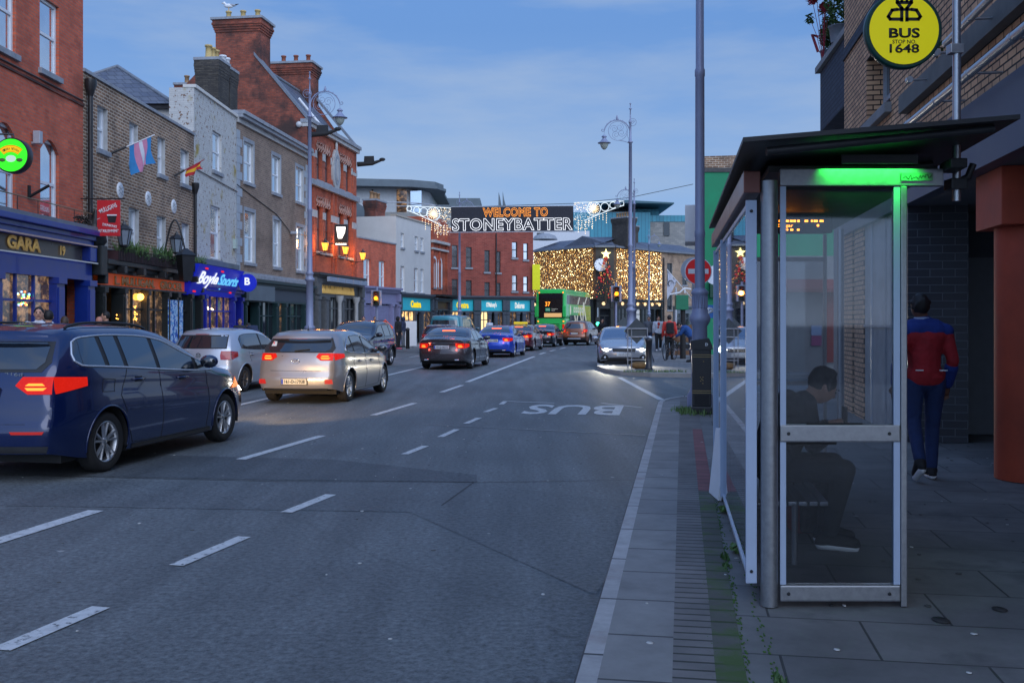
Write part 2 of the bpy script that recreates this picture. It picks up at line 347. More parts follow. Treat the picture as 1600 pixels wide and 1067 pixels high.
def wall_front(m, L_, H, ops, mt, th=.34, rv=.3, z0=0., y=0.):
    us = sorted({0., L_, *[min(max(o[0], 0), L_) for o in ops], *[min(max(o[1], 0), L_) for o in ops]}); zs = sorted({z0, H, *[o[2] for o in ops if z0 < o[2] < H], *[o[3] for o in ops if z0 < o[3] < H]})
    for i in range(len(us)-1):
        for j in range(len(zs)-1):
            a, b, c, d = us[i], us[i+1], zs[j], zs[j+1]; x, z = (a+b)/2, (c+d)/2
            if b-a < 1e-5 or d-c < 1e-5: continue
            if any(o[0] < x < o[1] and o[2] < z < o[3] for o in ops): continue
            m.quad((a,y,c), (b,y,c), (b,y,d), (a,y,d), mt)
    wm_ = mt; mt = REVEAL.get(mt.name, mt)
    for u0, u1, c, d in ops:
        m.quad((u0,y,c), (u0,y,d), (u0,y+rv,d), (u0,y+rv,c), mt); m.quad((u1,y,c), (u1,y+rv,c), (u1,y+rv,d), (u1,y,d), mt)
        m.quad((u0,y,d), (u1,y,d), (u1,y+rv,d), (u0,y+rv,d), mt); m.quad((u0,y,c), (u0,y+rv,c), (u1,y+rv,c), (u1,y,c), mt)
def building(name, label, F, H, ops, mt, depth=8., z0=0., group=None, side=None, H0=None, base=True):
    """Empty at the facade's near corner > wall with its openings cut; side walls, back and flat top"""
    b = thing(name, label, "building", (F.p.x, F.p.y, 0), F.rz, group)
    m = MB(); wall_front(m, F.L, H, ops, mt, z0=z0)
    s_ = side or mt
    m.quad((0,0,0), (0,0,H), (0,depth,H), (0,depth,0), s_); m.quad((F.L,0,0), (F.L,depth,0), (F.L,depth,H), (F.L,0,H), s_)
    m.quad((0,depth,0), (0,depth,H), (F.L,depth,H), (F.L,depth,0), s_); m.quad((0,0,H), (F.L,0,H), (F.L,depth,H), (0,depth,H), leadm)
    m.box(.05, F.L-.05, .42, .5, .05, H-.05, room_dark)
    m.build("wall", b); return b
def coping(par, L_, H, mt=stone, h=.16, o=.1, z=None, w=.4):
    MB().bbox(-.02, L_+.02, -o, w, H+.002, H+h, mt, .015).build("coping", par)
def pots(par, spots, z, h=.55, r_=.15, mt=None):
    mt = mt or mat("clay_pot", S((150,118,86)), .8, var=.3)
    for x, y in spots:
        MB().lathe([(r_*1.1,0),(r_*1.1,.06),(r_*.9,.08),(r_*.8,h*.85),(r_*1.05,h*.87),(r_*1.05,h),(r_*.75,h),(r_*.7,h*.7)], mt, (x,y,z), 12).build("chimney_pot", par)
def chimney(par, x0, x1, y0, y1, z0, z1, mt, n=3, flare=.14, pt=None, name="chimney"):
    m = MB(); m.box(x0, x1, y0, y1, z0, z1-.75, mt)
    for k in range(4): e_ = flare*(k+1)/4; m.box(x0-e_, x1+e_, y0-e_, y1+e_, z1-.75+k*.12+.001, z1-.75+(k+1)*.12, mt)
    m.box(x0-flare*.8, x1+flare*.8, y0-flare*.8, y1+flare*.8, z1-.27, z1-.12, mt); m.box(x0-flare*1.3, x1+flare*1.3, y0-flare*1.3, y1+flare*1.3, z1-.12, z1, sill_m)
    o = m.build(name, par)
    if x1-x0 > y1-y0: sp = [(x0+(x1-x0)*(k+.5)/n, (y0+y1)/2) for k in range(n)]
    else: sp = [((x0+x1)/2, y0+(y1-y0)*(k+.5)/n) for k in range(n)]
    pots(o, sp, z1, mt=pt); return o
def leaves(m, c, r_, n, mt, size=.05, up=.0, flat=1.):
    for _ in range(n):
        while True:
            d = Vector((random.uniform(-1,1), random.uniform(-1,1), random.uniform(-1,1)))
            if d.length < 1: break
        p = Vector(c) + Vector((d.x*r_[0], d.y*r_[1], d.z*r_[2])); a = random.uniform(0, 2*pi); t = random.uniform(-.8,.8); s_ = size*random.uniform(.6,1.4)
        u = Vector((cos(a), sin(a), t))*s_; v = Vector((-sin(a)*.4, cos(a)*.4, random.uniform(-.4,.4)))*s_
        m.add([p-u, p+v, p+u, p-v], [(0,1,2,3)], mt)
def blades(m, x0, x1, y0, y1, z, h, n, mt):
    for _ in range(n):
        x, y = random.uniform(x0,x1), random.uniform(y0,y1); hh = h*random.uniform(.5,1.2); a = random.uniform(0,2*pi); dx, dy = cos(a), sin(a); w = .012; b = hh*random.uniform(.1,.5)
        m.add([(x-dy*w,y+dx*w,z),(x+dy*w,y-dx*w,z),(x+dx*b*.4+dy*w*.7,y+dy*b*.4-dx*w*.7,z+hh*.6),(x+dx*b,y+dy*b,z+hh)], [(0,1,2),(0,2,3)], mt)
leafg = mat("leaf_green", (.05,.11,.03), .6, var=.4, scale=8)
leafl = mat("light_leaf_green", (.10,.18,.05), .6, var=.4, scale=8)
# ================================================================ GROUND
PHI = math.atan(.171); RX = Vector((cos(PHI), -sin(PHI), 0)); RY = Vector((sin(PHI), cos(PHI), 0)); RO = Vector((-.464, 0, 0))
def RF(a, b, z=0.): return RO + RX*a + RY*b + Vector((0,0,z))
def asphalt(name, c, spots=True):
    m = bpy.data.materials.new(name); m.use_nodes = True; t = m.node_tree; b = t.nodes["Principled BSDF"]; lk = t.links.new; MATS[name] = m
    tcn = N(t, "ShaderNodeTexCoord"); n1 = N(t, "ShaderNodeTexNoise"); n1.inputs["Scale"].default_value = .35; n1.inputs["Detail"].default_value = 10; n1.inputs["Roughness"].default_value = .7
    n2 = N(t, "ShaderNodeTexNoise"); n2.inputs["Scale"].default_value = 24; n2.inputs["Detail"].default_value = 4; n2.inputs["Roughness"].default_value = .8
    mpn = N(t, "ShaderNodeMapping"); mpn.inputs["Rotation"].default_value = (0,0,PHI); mpn.inputs["Scale"].default_value = (1.3,.12,1)
    n4 = N(t, "ShaderNodeTexNoise"); n4.inputs["Scale"].default_value = 2.2; n4.inputs["Detail"].default_value = 5
    vo = N(t, "ShaderNodeTexVoronoi"); vo.inputs["Scale"].default_value = 1.05; vo.inputs["Randomness"].default_value = 1
    lk(tcn.outputs["Object"], n1.inputs[0]); lk(tcn.outputs["Object"], n2.inputs[0]); lk(tcn.outputs["Object"], mpn.inputs[0]); lk(mpn.outputs[0], n4.inputs[0]); lk(tcn.outputs["Object"], vo.inputs["Vector"])
    r1 = N(t, "ShaderNodeMapRange"); r1.inputs["From Min"].default_value = .3; r1.inputs["From Max"].default_value = .7; r1.inputs["To Min"].default_value = .72; r1.inputs["To Max"].default_value = 1.28
    r2 = N(t, "ShaderNodeMapRange"); r2.inputs["From Min"].default_value = .3; r2.inputs["From Max"].default_value = .72; r2.inputs["To Min"].default_value = .38; r2.inputs["To Max"].default_value = 1.85
    r4 = N(t, "ShaderNodeMapRange"); r4.inputs["From Min"].default_value = .3; r4.inputs["From Max"].default_value = .7; r4.inputs["To Min"].default_value = .78; r4.inputs["To Max"].default_value = 1.22
    x1 = N(t, "ShaderNodeMixRGB", blend_type="MULTIPLY"); x1.inputs[0].default_value = 1; x1.inputs[1].default_value = c
    x2 = N(t, "ShaderNodeMixRGB", blend_type="MULTIPLY"); x2.inputs[0].default_value = 1; x4 = N(t, "ShaderNodeMixRGB", blend_type="MULTIPLY"); x4.inputs[0].default_value = 1
    lk(n1.outputs["Fac"], r1.inputs[0]); lk(n2.outputs["Fac"], r2.inputs[0]); lk(n4.outputs["Fac"], r4.inputs[0])
    lk(r1.outputs[0], x1.inputs[2]); lk(x1.outputs[0], x2.inputs[1]); lk(r2.outputs[0], x2.inputs[2]); lk(x2.outputs[0], x4.inputs[1]); lk(r4.outputs[0], x4.inputs[2]); last = x4.outputs[0]
    # hairline cracks
    v2 = N(t, "ShaderNodeTexVoronoi", feature="DISTANCE_TO_EDGE"); v2.inputs["Scale"].default_value = .22
    nd = N(t, "ShaderNodeTexNoise"); nd.inputs["Scale"].default_value = 1.5; nd.inputs["Detail"].default_value = 6
    vm = N(t, "ShaderNodeMixRGB"); vm.inputs[0].default_value = .35; lk(tcn.outputs["Object"], vm.inputs[1]); lk(tcn.outputs["Object"], nd.inputs[0]); lk(nd.outputs["Color"], vm.inputs[2]); lk(vm.outputs[0], v2.inputs["Vector"])
    r5 = N(t, "ShaderNodeMapRange"); r5.inputs["From Min"].default_value = .0; r5.inputs["From Max"].default_value = .0035; r5.inputs["To Min"].default_value = .8; r5.inputs["To Max"].default_value = 1
    x5 = N(t, "ShaderNodeMixRGB", blend_type="MULTIPLY"); x5.inputs[0].default_value = 1; lk(v2.outputs["Distance"], r5.inputs[0]); lk(last, x5.inputs[1]); lk(r5.outputs[0], x5.inputs[2]); last = x5.outputs[0]
    if spots:
        r3 = N(t, "ShaderNodeMapRange"); r3.inputs["From Min"].default_value = .032; r3.inputs["From Max"].default_value = .02
        x3 = N(t, "ShaderNodeMixRGB"); x3.inputs[2].default_value = (.34,.34,.33,1); lk(vo.outputs["Distance"], r3.inputs[0]); lk(r3.outputs[0], x3.inputs[0]); lk(last, x3.inputs[1]); last = x3.outputs[0]
    lk(last, b.inputs["Base Color"])
    r6 = N(t, "ShaderNodeMapRange"); r6.inputs["To Min"].default_value = .50; r6.inputs["To Max"].default_value = .80; lk(n1.outputs["Fac"], r6.inputs[0]); lk(r6.outputs[0], b.inputs["Roughness"])
    bp = N(t, "ShaderNodeBump"); bp.inputs["Strength"].default_value = .7; bp.inputs["Distance"].default_value = .006; lk(n2.outputs["Fac"], bp.inputs["Height"]); lk(bp.outputs[0], b.inputs["Normal"])
    return m
asph = asphalt("asphalt", (.104,.116,.120,1))
MB().quad((-1500,-300,-.03), (1500,-300,-.03), (1500,2500,-.03), (-1500,2500,-.03), mat("ground_grey", (.08,.08,.085), .9, var=.2, scale=.1)).build("ground")["kind"] = "structure"
rm = MB(); nx, ny = 8, 14
rm.quad((-40,-15,0), (90,-15,0), (90,190,0), (-40,190,0), asph)
tag(rm.build("road"), None, None, kind="structure")
patch_m = asphalt("asphalt_patch", (.092,.103,.108,1), False)
def ground_poly(pts, z, m, name):
    me = MB(); me.add([(p[0], p[1], z) for p in pts], [list(range(len(pts)))], m); return tag(me.build(name), None, None, kind="structure")
ground_poly([G(0,752),G(210,752),G(730,754),G(1030,790),G(930,930),G(640,800),G(0,790)], .003, patch_m, "road_patch")
ground_poly([G(0,711),G(200,710),G(520,718),G(745,742),G(745,753),G(430,750),G(0,741)], .0035, asphalt("asphalt_band",(.066,.074,.079,1),False), "road_patch")
ground_poly([G(840,930),G(955,930),G(915,1067),G(800,1067)], .0035, patch_m, "road_patch")
joint = mat("road_joint", (.05,.05,.052), .8, var=.3)
paint = mat("road_paint", (.54,.56,.56), .6, var=.22, scale=14, bump=.2)
def chip(m, lo, hi):
    """worn-through flecks where the asphalt shows"""
    t = m.node_tree; b = t.nodes["Principled BSDF"]; src = b.inputs["Base Color"].links[0].from_socket; c = N(t, "ShaderNodeTexCoord"); n = N(t, "ShaderNodeTexNoise"); n.inputs["Scale"].default_value = 16; n.inputs["Detail"].default_value = 9; n.inputs["Roughness"].default_value = .75
    r_ = N(t, "ShaderNodeMapRange"); r_.inputs["From Min"].default_value = lo; r_.inputs["From Max"].default_value = hi; x = N(t, "ShaderNodeMixRGB"); x.inputs[2].default_value = (.12,.13,.135,1)
    t.links.new(c.outputs["Object"], n.inputs[0]); t.links.new(n.outputs["Fac"], r_.inputs[0]); t.links.new(r_.outputs[0], x.inputs[0]); t.links.new(src, x.inputs[1]); t.links.new(x.outputs[0], b.inputs["Base Color"])
chip(paint, .56, .62)
paint_o = mat("worn_road_paint", (.25,.26,.265), .7, var=.5, scale=9)
redpaint = mat("worn_red_paint", (.20,.075,.075), .8, var=.35, scale=6)
def seg(m, a, b, w, mt, z=.006):
    a = Vector((a[0], a[1])); b = Vector((b[0], b[1])); d = (b-a).normalized(); n = Vector((-d.y, d.x))*w/2
    m.add([(a.x-n.x, a.y-n.y, z), (b.x-n.x, b.y-n.y, z), (b.x+n.x, b.y+n.y, z), (a.x+n.x, a.y+n.y, z)], [(0,1,2,3)], mt)
mk = MB()
for q, w in [((-20,851,150,798),.15),((376,718,503,681),.13),((583,649,648,630),.13),((690,613,722,602),.13),((730,597,835,557),.15),((843,553.5,852,551),.15),((859,549,867,547),.15),((875,545,884,543),.15),
             ((0,1016,158,949),.12),((275,884,382,839),.11),((447,801,517,773),.11),((632,710,665,697),.1),((688,683,714,671),.1),((728,662,749,653),.1),((758,644,775,638),.1),
             ((330,643,412,624),.14),((412,624,552,596),.13),((605,586.5,662,573),.13),((640,558,690,552),.1)]:
    seg(mk, G(q[0],q[1]), G(q[2],q[3]), w, paint)
for q, w in [((783,632,790,627),.1),((788,627,866,630),.09),((940,630,1003,637),.07),((968,590,1034,625),.14),((895,541,940,541),.3)]:
    seg(mk, G(q[0],q[1]), G(q[2],q[3]), w, paint)
seg(mk, G(660,663), G(1008,680.5), .035, paint_o); seg(mk, G(820,671), G(1008,680.5), .025, paint, .0085)
for q in [(600,573,640,568),(575,585,600,580),(600,566,628,563)]: seg(mk, G(q[0],q[1]), G(q[2],q[3]), .1, paint_o)
tag(mk.build("road_marking"), None, None, kind="structure")
jm = MB()
for q, w in [((0,742,430,752),.02),((430,752,740,754),.02),((740,754,690,790),.02),((740,754,1000,750),.014)]: seg(jm, G(q[0],q[1]), G(q[2],q[3]), w, joint, .0045)
tag(jm.build("road_joint"), None, None, kind="structure")
# BUS lettering, read by traffic coming the other way
a = G(968,641); b = G(820,640); cpt = (a+b)/2
t_ = text("BUS", 1.78, 2.0, paint, None, (cpt.x+.03, 18.45, .006), (0,0,pi-PHI*.9), ext=0, bold=.02, name="road_lettering"); t_["kind"] = "structure"
# ---- right pavement
slab = brick("pavement_slab", (.185,.182,.175,1), (.150,.149,.146,1), (.05,.052,.05,1), .9, .6, .007, .34, 1.6, .72, .5, flat=True, stain=((.10,.10,.10,1), 2.2, .56, .72))
slab2 = brick("kerbside_slab", (.25,.245,.235,1), (.20,.198,.195,1), (.07,.07,.07,1), 3, .62, .010, .3, 2.5, .75, .5, flat=True, off=0)
paver = brick("brick_paver", (.20,.188,.18,1), (.155,.148,.142,1), (.04,.045,.038,1), 1.6, .105, .010, .3, 3, .8, .8, flat=True, off=0)
mossy = brick("mossy_paver", (.115,.115,.10,1), (.085,.09,.075,1), (.035,.06,.018,1), 1.2, .21, .014, .3, 3, .85, .8, flat=True, off=0, stain=((.06,.105,.028,1), 3.2, .46, .60))
redpav = brick("red_paver", (.26,.10,.10,1), (.22,.09,.09,1), (.10,.06,.06,1), 1.2, .21, .012, .3, 3, .85, .6, flat=True, off=0)
kerb_m = brick("granite_kerb", (.42,.41,.40,1), (.36,.355,.35,1), (.07,.07,.07,1), .5, .93, .012, .28, 6, .7, .5, flat=True, off=0, stain=((.26,.20,.18,1), 1.6, .55, .75))
KZ = .12
arc = [RF(0,-6), RF(0,5), RF(0,12), RF(0,19.0)] + [RF(3.2-3.2*cos(t), 19.0+3.2*sin(t)) for t in [pi/2*k/10 for k in range(1, 11)]] + [RF(9,22.4), RF(24,23.2)]
def kerb(pts, w, z, name, mt=None):
    m = MB(); P = []
    for i, p in enumerate(pts):
        d = (pts[min(i+1,len(pts)-1)]-pts[max(i-1,0)]); d.z = 0; d.normalize(); n = Vector((d.y,-d.x,0))
        P.append([p+Vector((0,0,-.02)), p+Vector((0,0,z-.012)), p+n*.012+Vector((0,0,z)), p+n*w+Vector((0,0,z)), p+n*w+Vector((0,0,-.02))])
    rot = Matrix.Rotation(PHI, 3, "Z"); o = RO
    P = [[rot @ (q-o) for q in r_] for r_ in P]
    m.grid(P, mt or kerb_m, smooth=False); ob = m.build(name, None, o, (0,0,-PHI)); ob["kind"] = "structure"; return ob
kerb(arc, .10, KZ, "kerb")
MBp = MB(); poly = [p for p in arc] + [RF(24,-6)]
loc = [(Matrix.Rotation(PHI,3,"Z") @ (p-RO)) for p in poly]
MBp.prism([(p.x+ (.004 if i < 14 else 0), p.y) for i, p in enumerate(loc)], 0, KZ-.006, slab, "z")
tag(MBp.build("pavement", None, RO, (0,0,-PHI)), None, None, kind="structure")
def strip(a0, a1, b0, b1, m, name, z=KZ): o = MB().quad((a0,b0,z), (a1,b0,z), (a1,b1,z), (a0,b1,z), m).build(name, None, RO, (0,0,-PHI)); o["kind"] = "structure"
strip(.10, .415, -6, 19.2, slab2, "pavement_slab_strip")
strip(.415, .60, -6, 20.2, paver, "paver_strip")
strip(.60, .73, -6, 9.2, mossy, "mossy_paver_strip"); strip(.60, .73, 9.2, 14.4, redpav, "red_paver_strip"); strip(.60, .73, 14.4, 20, paver, "paver_strip")
moss = MB(); mossm = mat("moss", (.05,.12,.02), .9, var=.4, scale=20)
for _ in range(900):
    b_ = random.uniform(2.4, 9.5); a_ = random.choice([.60,.73,.735,.85]) + random.gauss(0,.014); p = RF(a_, b_, KZ); moss.ball((p.x,p.y,p.z-.003), (random.uniform(.003,.008), random.uniform(.004,.02), .004), mossm, 5, 3)
moss.build("moss")["kind"] = "stuff"
gr = MB(); p = G(1080,646,KZ)
for _ in range(260):
    q = (p.x-.02+random.gauss(0,.10), p.y+.15+random.gauss(0,.25)); blades(gr, q[0], q[0]+.02, q[1], q[1]+.02, KZ, .09, 1, leafl)
for px_, py_ in [(1131,800),(1150,862)]:
    p = G(px_,py_,KZ)
    for _ in range(40): leaves(gr, (p.x,p.y,KZ+.03), (.04,.06,.03), 2, leafl, .02)
gr.build("grass")["kind"] = "stuff"
litter = MB(); lit_m = mat("pale_litter", (.5,.5,.48), .8, var=.2); dk = mat("dark_stain", (.03,.03,.03), .9, var=.2)
for _ in range(150):
    if random.random() < .55: p = Vector((random.uniform(-7,1.5), random.uniform(4,20), .002))
    else: p = RF(random.uniform(.2,4.5), random.uniform(3.5,14), KZ)
    if -20 < p.x: litter.ball((p.x,p.y,p.z), (random.uniform(.006,.022), random.uniform(.006,.03), .003), lit_m, 6, 3)
gum = mat("gum_spot", (.085,.085,.083), .8, var=.3)
for _ in range(170):
    p = RF(random.uniform(.85,5.0), random.uniform(3.3,13), KZ) if random.random() < .6 else Vector((random.uniform(-6,1.0), random.uniform(3.8,14), .001))
    r_ = random.uniform(.008,.022); litter.ball((p.x,p.y,p.z), (r_,r_*random.uniform(.8,1.3),.0022), gum, 9, 3)
for _ in range(5):
    p = RF(random.choice([.73,.86]), random.uniform(3.2,9), KZ); blades(litter, p.x-.02,p.x+.02,p.y-.05,p.y+.05,KZ,random.uniform(.02,.05),14,leafg)
litter.build("litter")["kind"] = "stuff"
for px_, py_, s_ in [(1470,968,.035),(1562,951,.03),(1300,945,.012)]:
    p = G(px_,py_,KZ); MB().ball((p.x,p.y,KZ), (s_*1.4,s_*1.9,.003), dk, 10, 3).build("stain")["kind"] = "structure"
# ---- far island and plaza beyond the side street
isl = [Vector(v) for v in [(3.35,36.2,0),(3.12,33.6,0),(3.2,31.5,0),(3.5,30.3,0),(4.2,29.4,0),(5.4,29.0,0),(9,28.6,0),(26,28.2,0)]]
kerb(isl, .25, .13, "kerb", mat("pale_kerb", (.33,.33,.32), .8, var=.2, scale=3))
MB().prism([(p.x+.01,p.y+.01) for p in isl]+[(26,120),(13.5,95),(9.3,66),(7.3,52),(6.2,44),(5.5,38.5),(5.2,36.4)], 0, .125, brick("plaza_paving", (.20,.20,.20,1), (.16,.16,.16,1), (.08,.08,.08,1), .6, .6, .02, .25, .5, .75, .3, flat=True), "z").build("pavement")["kind"] = "structure"
gm = MB(); blades(gm, 3.3, 5.2, 29.35, 29.75, .13, .07, 260, leafl); gm.build("grass")["kind"] = "stuff"
# ---- left pavement
lk_ = [(-9.6,-6),(-9.2,8),(-8.7,16),(-8.15,24),(-7.9,30),(-7.1,38),(-6.6,50),(-6.2,58),(-5.5,66),(-4.4,76),(-1.5,88),(3,100)]
kerb([Vector((x,y,0)) for x, y in lk_][::-1], .15, .12, "kerb")
MB().prism([(x-.005,y) for x, y in lk_]+[(3,130),(-30,130),(-30,-6)], 0, .114, slab, "z").build("pavement")["kind"] = "structure"

# ================================================================ BUS SHELTER
SP = G(1200,946,KZ); SHX, SHY = 1.385, 5.36
def shear(m, k=.157): m.v = [(v[0]+k*v[1], v[1], v[2]) for v in m.v]; return m
sh = thing("bus_shelter", "dark roofed steel and glass bus shelter with a green lit header bar", "bus shelter", (SHX, SHY, 0))
satin = mat("satin_steel", (.30,.31,.33), .38, .8, var=.15, scale=30)
frame_m = mat("pale_blue_grey_frame", (.40,.48,.62), .45, .2, var=.05)
smoked = glassy("smoked_glass", (.74,.77,.80), .0, .03, dirt=.014)
clear = glassy("clear_glass", (.88,.92,.92), .10, .015, dirt=.03)
roofm = mat("dark_roof_metal", (.03,.032,.036), .5, .3, var=.2, scale=3)
postm = MB(); postm.lathe([(.047,KZ),(.047,2.40)], satin, n=20); postm.build("post", sh)
def sbox(name, args, m, par=sh, bev=0):
    k = MB()
    for a_ in args: (k.bbox(*a_, m, bev) if bev else k.box(*a_, m))
    return shear(k).build(name, par)
sbox("header", [(.055,.93,-.03,.03,2.372,2.463)], satin, bev=.006)
sbox("end_frame", [(.056,.088,-.022,.022,.236,2.37),(.665,.70,-.022,.022,.236,2.37)], frame_m, bev=.003)
sbox("end_stile", [(.703,.735,-.03,.03,KZ,2.37)], satin, bev=.005)
sbox("rail", [(.056,.70,-.028,.028,1.0,1.092)], satin, bev=.008); sbox("rail", [(.056,.70,-.03,.03,.148,.234)], satin, bev=.008)
e_ = sbox("end_pane", [(.088,.665,-.005,.005,1.093,2.369)], smoked); e_.name = "pane"
e_ = sbox("pane", [(.088,.665,-.005,.005,.236,.999)], smoked)
sbox("gasket", [(.088,.665,-.012,.010,2.355,2.3695),(.20,.50,-.012,.01,1.0925,1.10),(.088,.36,-.012,.01,.985,.9985)], blackm)
for y_ in (.03, 2.66, 3.9): sbox("side_frame", [(-.125,-.066,y_-.02,y_+.02,.235,2.30)], frame_m, bev=.004)
for y0_, y1_ in ((.05,2.64),(2.68,3.88)):
    sbox("side_pane", [(-.101,-.091,y0_,y1_,.262,2.27)], clear); sbox("side_rail", [(-.11,-.08,y0_,y1_,.236,.26)], alu); sbox("side_rail", [(-.11,-.08,y0_,y1_,2.272,2.298)], alu)
sbox("beam", [(-.14,-.05,-.02,3.95,2.335,2.452)], mat("red_reflection_beam", (.16,.06,.05), .3, .4, var=.1), bev=.006)  # dark beam; the red reflection on it is put into its colour
sbox("far_end_frame", [(.0,.03,3.9,3.94,.2,2.45),(.9,.93,3.9,3.94,.12,2.45),(.03,.9,3.9,3.94,2.2,2.24),(.03,.9,3.9,3.94,.3,.34),(.03,.9,3.9,3.94,1.05,1.09)], satin)
sbox("pane", [(.03,.9,3.915,3.925,1.091,2.199)], smoked)
for x_, z_, y_ in ((.10,1.046,-.03),(.64,1.046,-.03),(.10,.19,-.032),(.64,.19,-.032),(-.096,.30,.008),(-.096,2.24,.008)):
    MB().lathe([(.009,0),(.009,-.004),(.005,-.006)], black, (x_+.157*y_,y_,z_), 10, "y").build("bolt", sh)
# roof: near edge Y 4.74, far 9.2; rises to the building side
rp = lambda x, y, z: (x-SHX, y-SHY, z)
k = MB(); A = [rp(1.10,4.74,2.50), rp(2.42,4.74,2.61), rp(3.12,9.2,2.61), rp(1.82,9.2,2.50)]
vs = A + [(p[0], p[1], p[2]+.022) for p in A]
k.add(vs, [(0,1,2,3),(7,6,5,4),(0,4,5,1),(1,5,6,2),(2,6,7,3),(3,7,4,0)], roofm)
for t in (0.02,.27,.5,.75,.97):
    a0 = Vector(A[0]).lerp(Vector(A[3]), t); a1 = Vector(A[1]).lerp(Vector(A[2]), t); k.tube([a0+Vector((.12,0,-.03)), a1+Vector((-.1,0,-.03))], .022, roofm, 6)
k.build("roof", sh)
sbox("ceiling_tray", [(.0,.92,.05,3.9,2.455,2.49)], mat("dark_ceiling", (.035,.036,.038), .5, .2, var=.1))
sbox("roof_bracket", [(.93,1.02,-.16,.06,2.45,2.50)], roofm, bev=.01)
gl_ = emi("green_lamp", (.02,1,.12), 2)
sbox("green_light", [(.40,.72,-.14,-.13,2.492,2.502)], gl_); sbox('added_baffle', [(.36,.76,-.165,-.158,2.468,2.515)], roofm)  # added glowing strip, and an added lip that hides it from view
bench = MB()
for k_ in range(5): bench.bbox(.10+k_*.062, .15+k_*.062, .5, 3.6, .56, .585, satin, .006)
for y_ in (.9,2.1,3.2): bench.tube([(.25,y_,.56),(.25,y_,.5),(.02,y_,.5)], .018, satin, 6); bench.tube([(.25,y_,.5),(.25,y_,KZ)], .02, satin, 6)
shear(bench).build("bench", sh)
led = thing("display_sign", "hanging electronic timetable display with orange letters inside the shelter", "display", (2.19,7.5,2.36))
MB().bbox(-.22,.22,-.02,.05,-.05,.07,blackm,.008).build("housing", led)
om = emi("orange_led", (1,.28,.02), 9)
text("Ongar", .12, .028, om, led, (-.14,-.025,.0), ext=.001); text("Ongar LONDON DC", .34, .012, om, led, (-.02,-.025,.035), ext=.001, name="lettering") if False else None
k = MB()
for x_ in [random.uniform(-.19,.15) for _ in range(26)]: k.box(x_, x_+random.uniform(.006,.014), -.024,-.021, .03, .045, om)
for x_ in [random.uniform(-.19,-.02) for _ in range(14)]: k.box(x_, x_+random.uniform(.006,.012), -.024,-.021, -.035, -.022, om)
k.box(.10,.115,-.024,-.021,-.004,.012,om); k.build("text_row", led)
# green lamp added under the roof to give the header its glow
ld = bpy.data.lights.new("green_strip", "AREA"); ld.energy = 1.7; ld.spread = radians(85); ld.color = (.03,1,.08); ld.shape = "RECTANGLE"; ld.size = .50; ld.size_y = .03
lo = bpy.data.objects.new("green_strip", ld); COL.objects.link(lo); lo.location = (SHX+.54, SHY-.115, 2.49); lo.rotation_euler = (radians(40),0,0)
st = thing("sticker", "small grey sticker with black scrawl on the green lit header bar", "sticker", (2.165,5.322,2.417))
MB().box(-.085,.085,-.003,.0,-.02,.022,mat("grey_sticker",(.15,.17,.16),.7)).build("backing", st)
k = MB(); xs = [-.075+.15*i/30 for i in range(31)]; k.tube([(x_,-.005,random.uniform(-.014,.015)) for x_ in xs], .0018, black, 4); k.build("scrawl", st)
# bus stop flag and pole
bp_ = thing("bus_stop_sign", "round yellow bus stop flag on a steel pole above the shelter roof", "bus stop", (2.42,5.42,0))
polem = MB(); polem.lathe([(.0215,2.30),(.0215,3.9)], steel, n=14); polem.bbox(-.05,.04,-.05,.05,2.36,2.42,roofm,.01); polem.tube([(0,0,2.4),(.06,0,2.43),(.09,.0,2.5)],.02,roofm,8); polem.bbox(-.045,.03,-.03,.03,3.10,3.15,steel,.005); polem.bbox(-.045,.03,-.03,.03,3.42,3.46,steel,.005); polem.build("pole", bp_)
sx, sz = (1411-CX)*5.42/FX-2.42, ZH(48,5.42)
R_ = 60*5.42/FX
yel = mat("sign_yellow", S((226,214,14)), .4, var=.06, scale=3, es=.30, ecol=S((230,218,10))); dgr = mat("sign_dark_green", S((18,62,56)), .35)
dk_ = MB(); dk_.lathe([(R_*.97,-.012),(R_,-.008),(R_,.030),(R_*.97,.034)], dgr, (sx,0,sz), 48, "y"); dk_.build("sign_rim", bp_)
MB().lathe([(R_*.90,-.0165),(R_*.90,-.013)], yel, (sx,0,sz), 48, "y").build("sign_face", bp_)
blk = mat("sign_black", (.012,.014,.014), .5)
def ink(m, pts, r_, par, name="emblem"): return None
em = MB(); u = R_/60; fy = -.019
def est(pts, w=3.6):
    for a_, b_ in zip(pts, pts[1:]):
        a_ = Vector(a_)*u; b_ = Vector(b_)*u; d = (b_-a_).normalized(); n = Vector((-d.y,d.x))*w*u/2; a2 = a_-d*w*u*.35; b2 = b_+d*w*u*.35
        em.prism([(sx+p.x, sz+p.y) for p in (a2-n, b2-n, b2+n, a2+n)], fy, fy+.003, blk)
# three castle towers linked by rounded loops
est([(-4,16),(-22,16),(-25,20),(-19,30),(-12,31)], 5); est([(4,16),(22,16),(25,20),(19,30),(12,31)], 5)
est([(-4,14),(-4,33)], 5); est([(4,14),(4,33)], 5); est([(-11,31),(11,31)], 4)
est([(-4,33),(-11,42),(-11,47)], 5); est([(4,33),(11,42),(11,47)], 5); est([(-11,42),(11,42)], 5); est([(-4,43),(-4,47)],4); est([(4,43),(4,47)],4)
em.build("emblem", bp_)
text("BUS", 48*u, 15.5*u, blk, bp_, (sx,-.0168,sz-5.5*u), ext=.003, bold=.03); text("STOP NO.", 37*u, 6*u, blk, bp_, (sx,-.0168,sz-19*u), ext=.003); text("1648", 46*u, 14*u, blk, bp_, (sx,-.0168,sz-29.5*u), ext=.003, bold=.02)
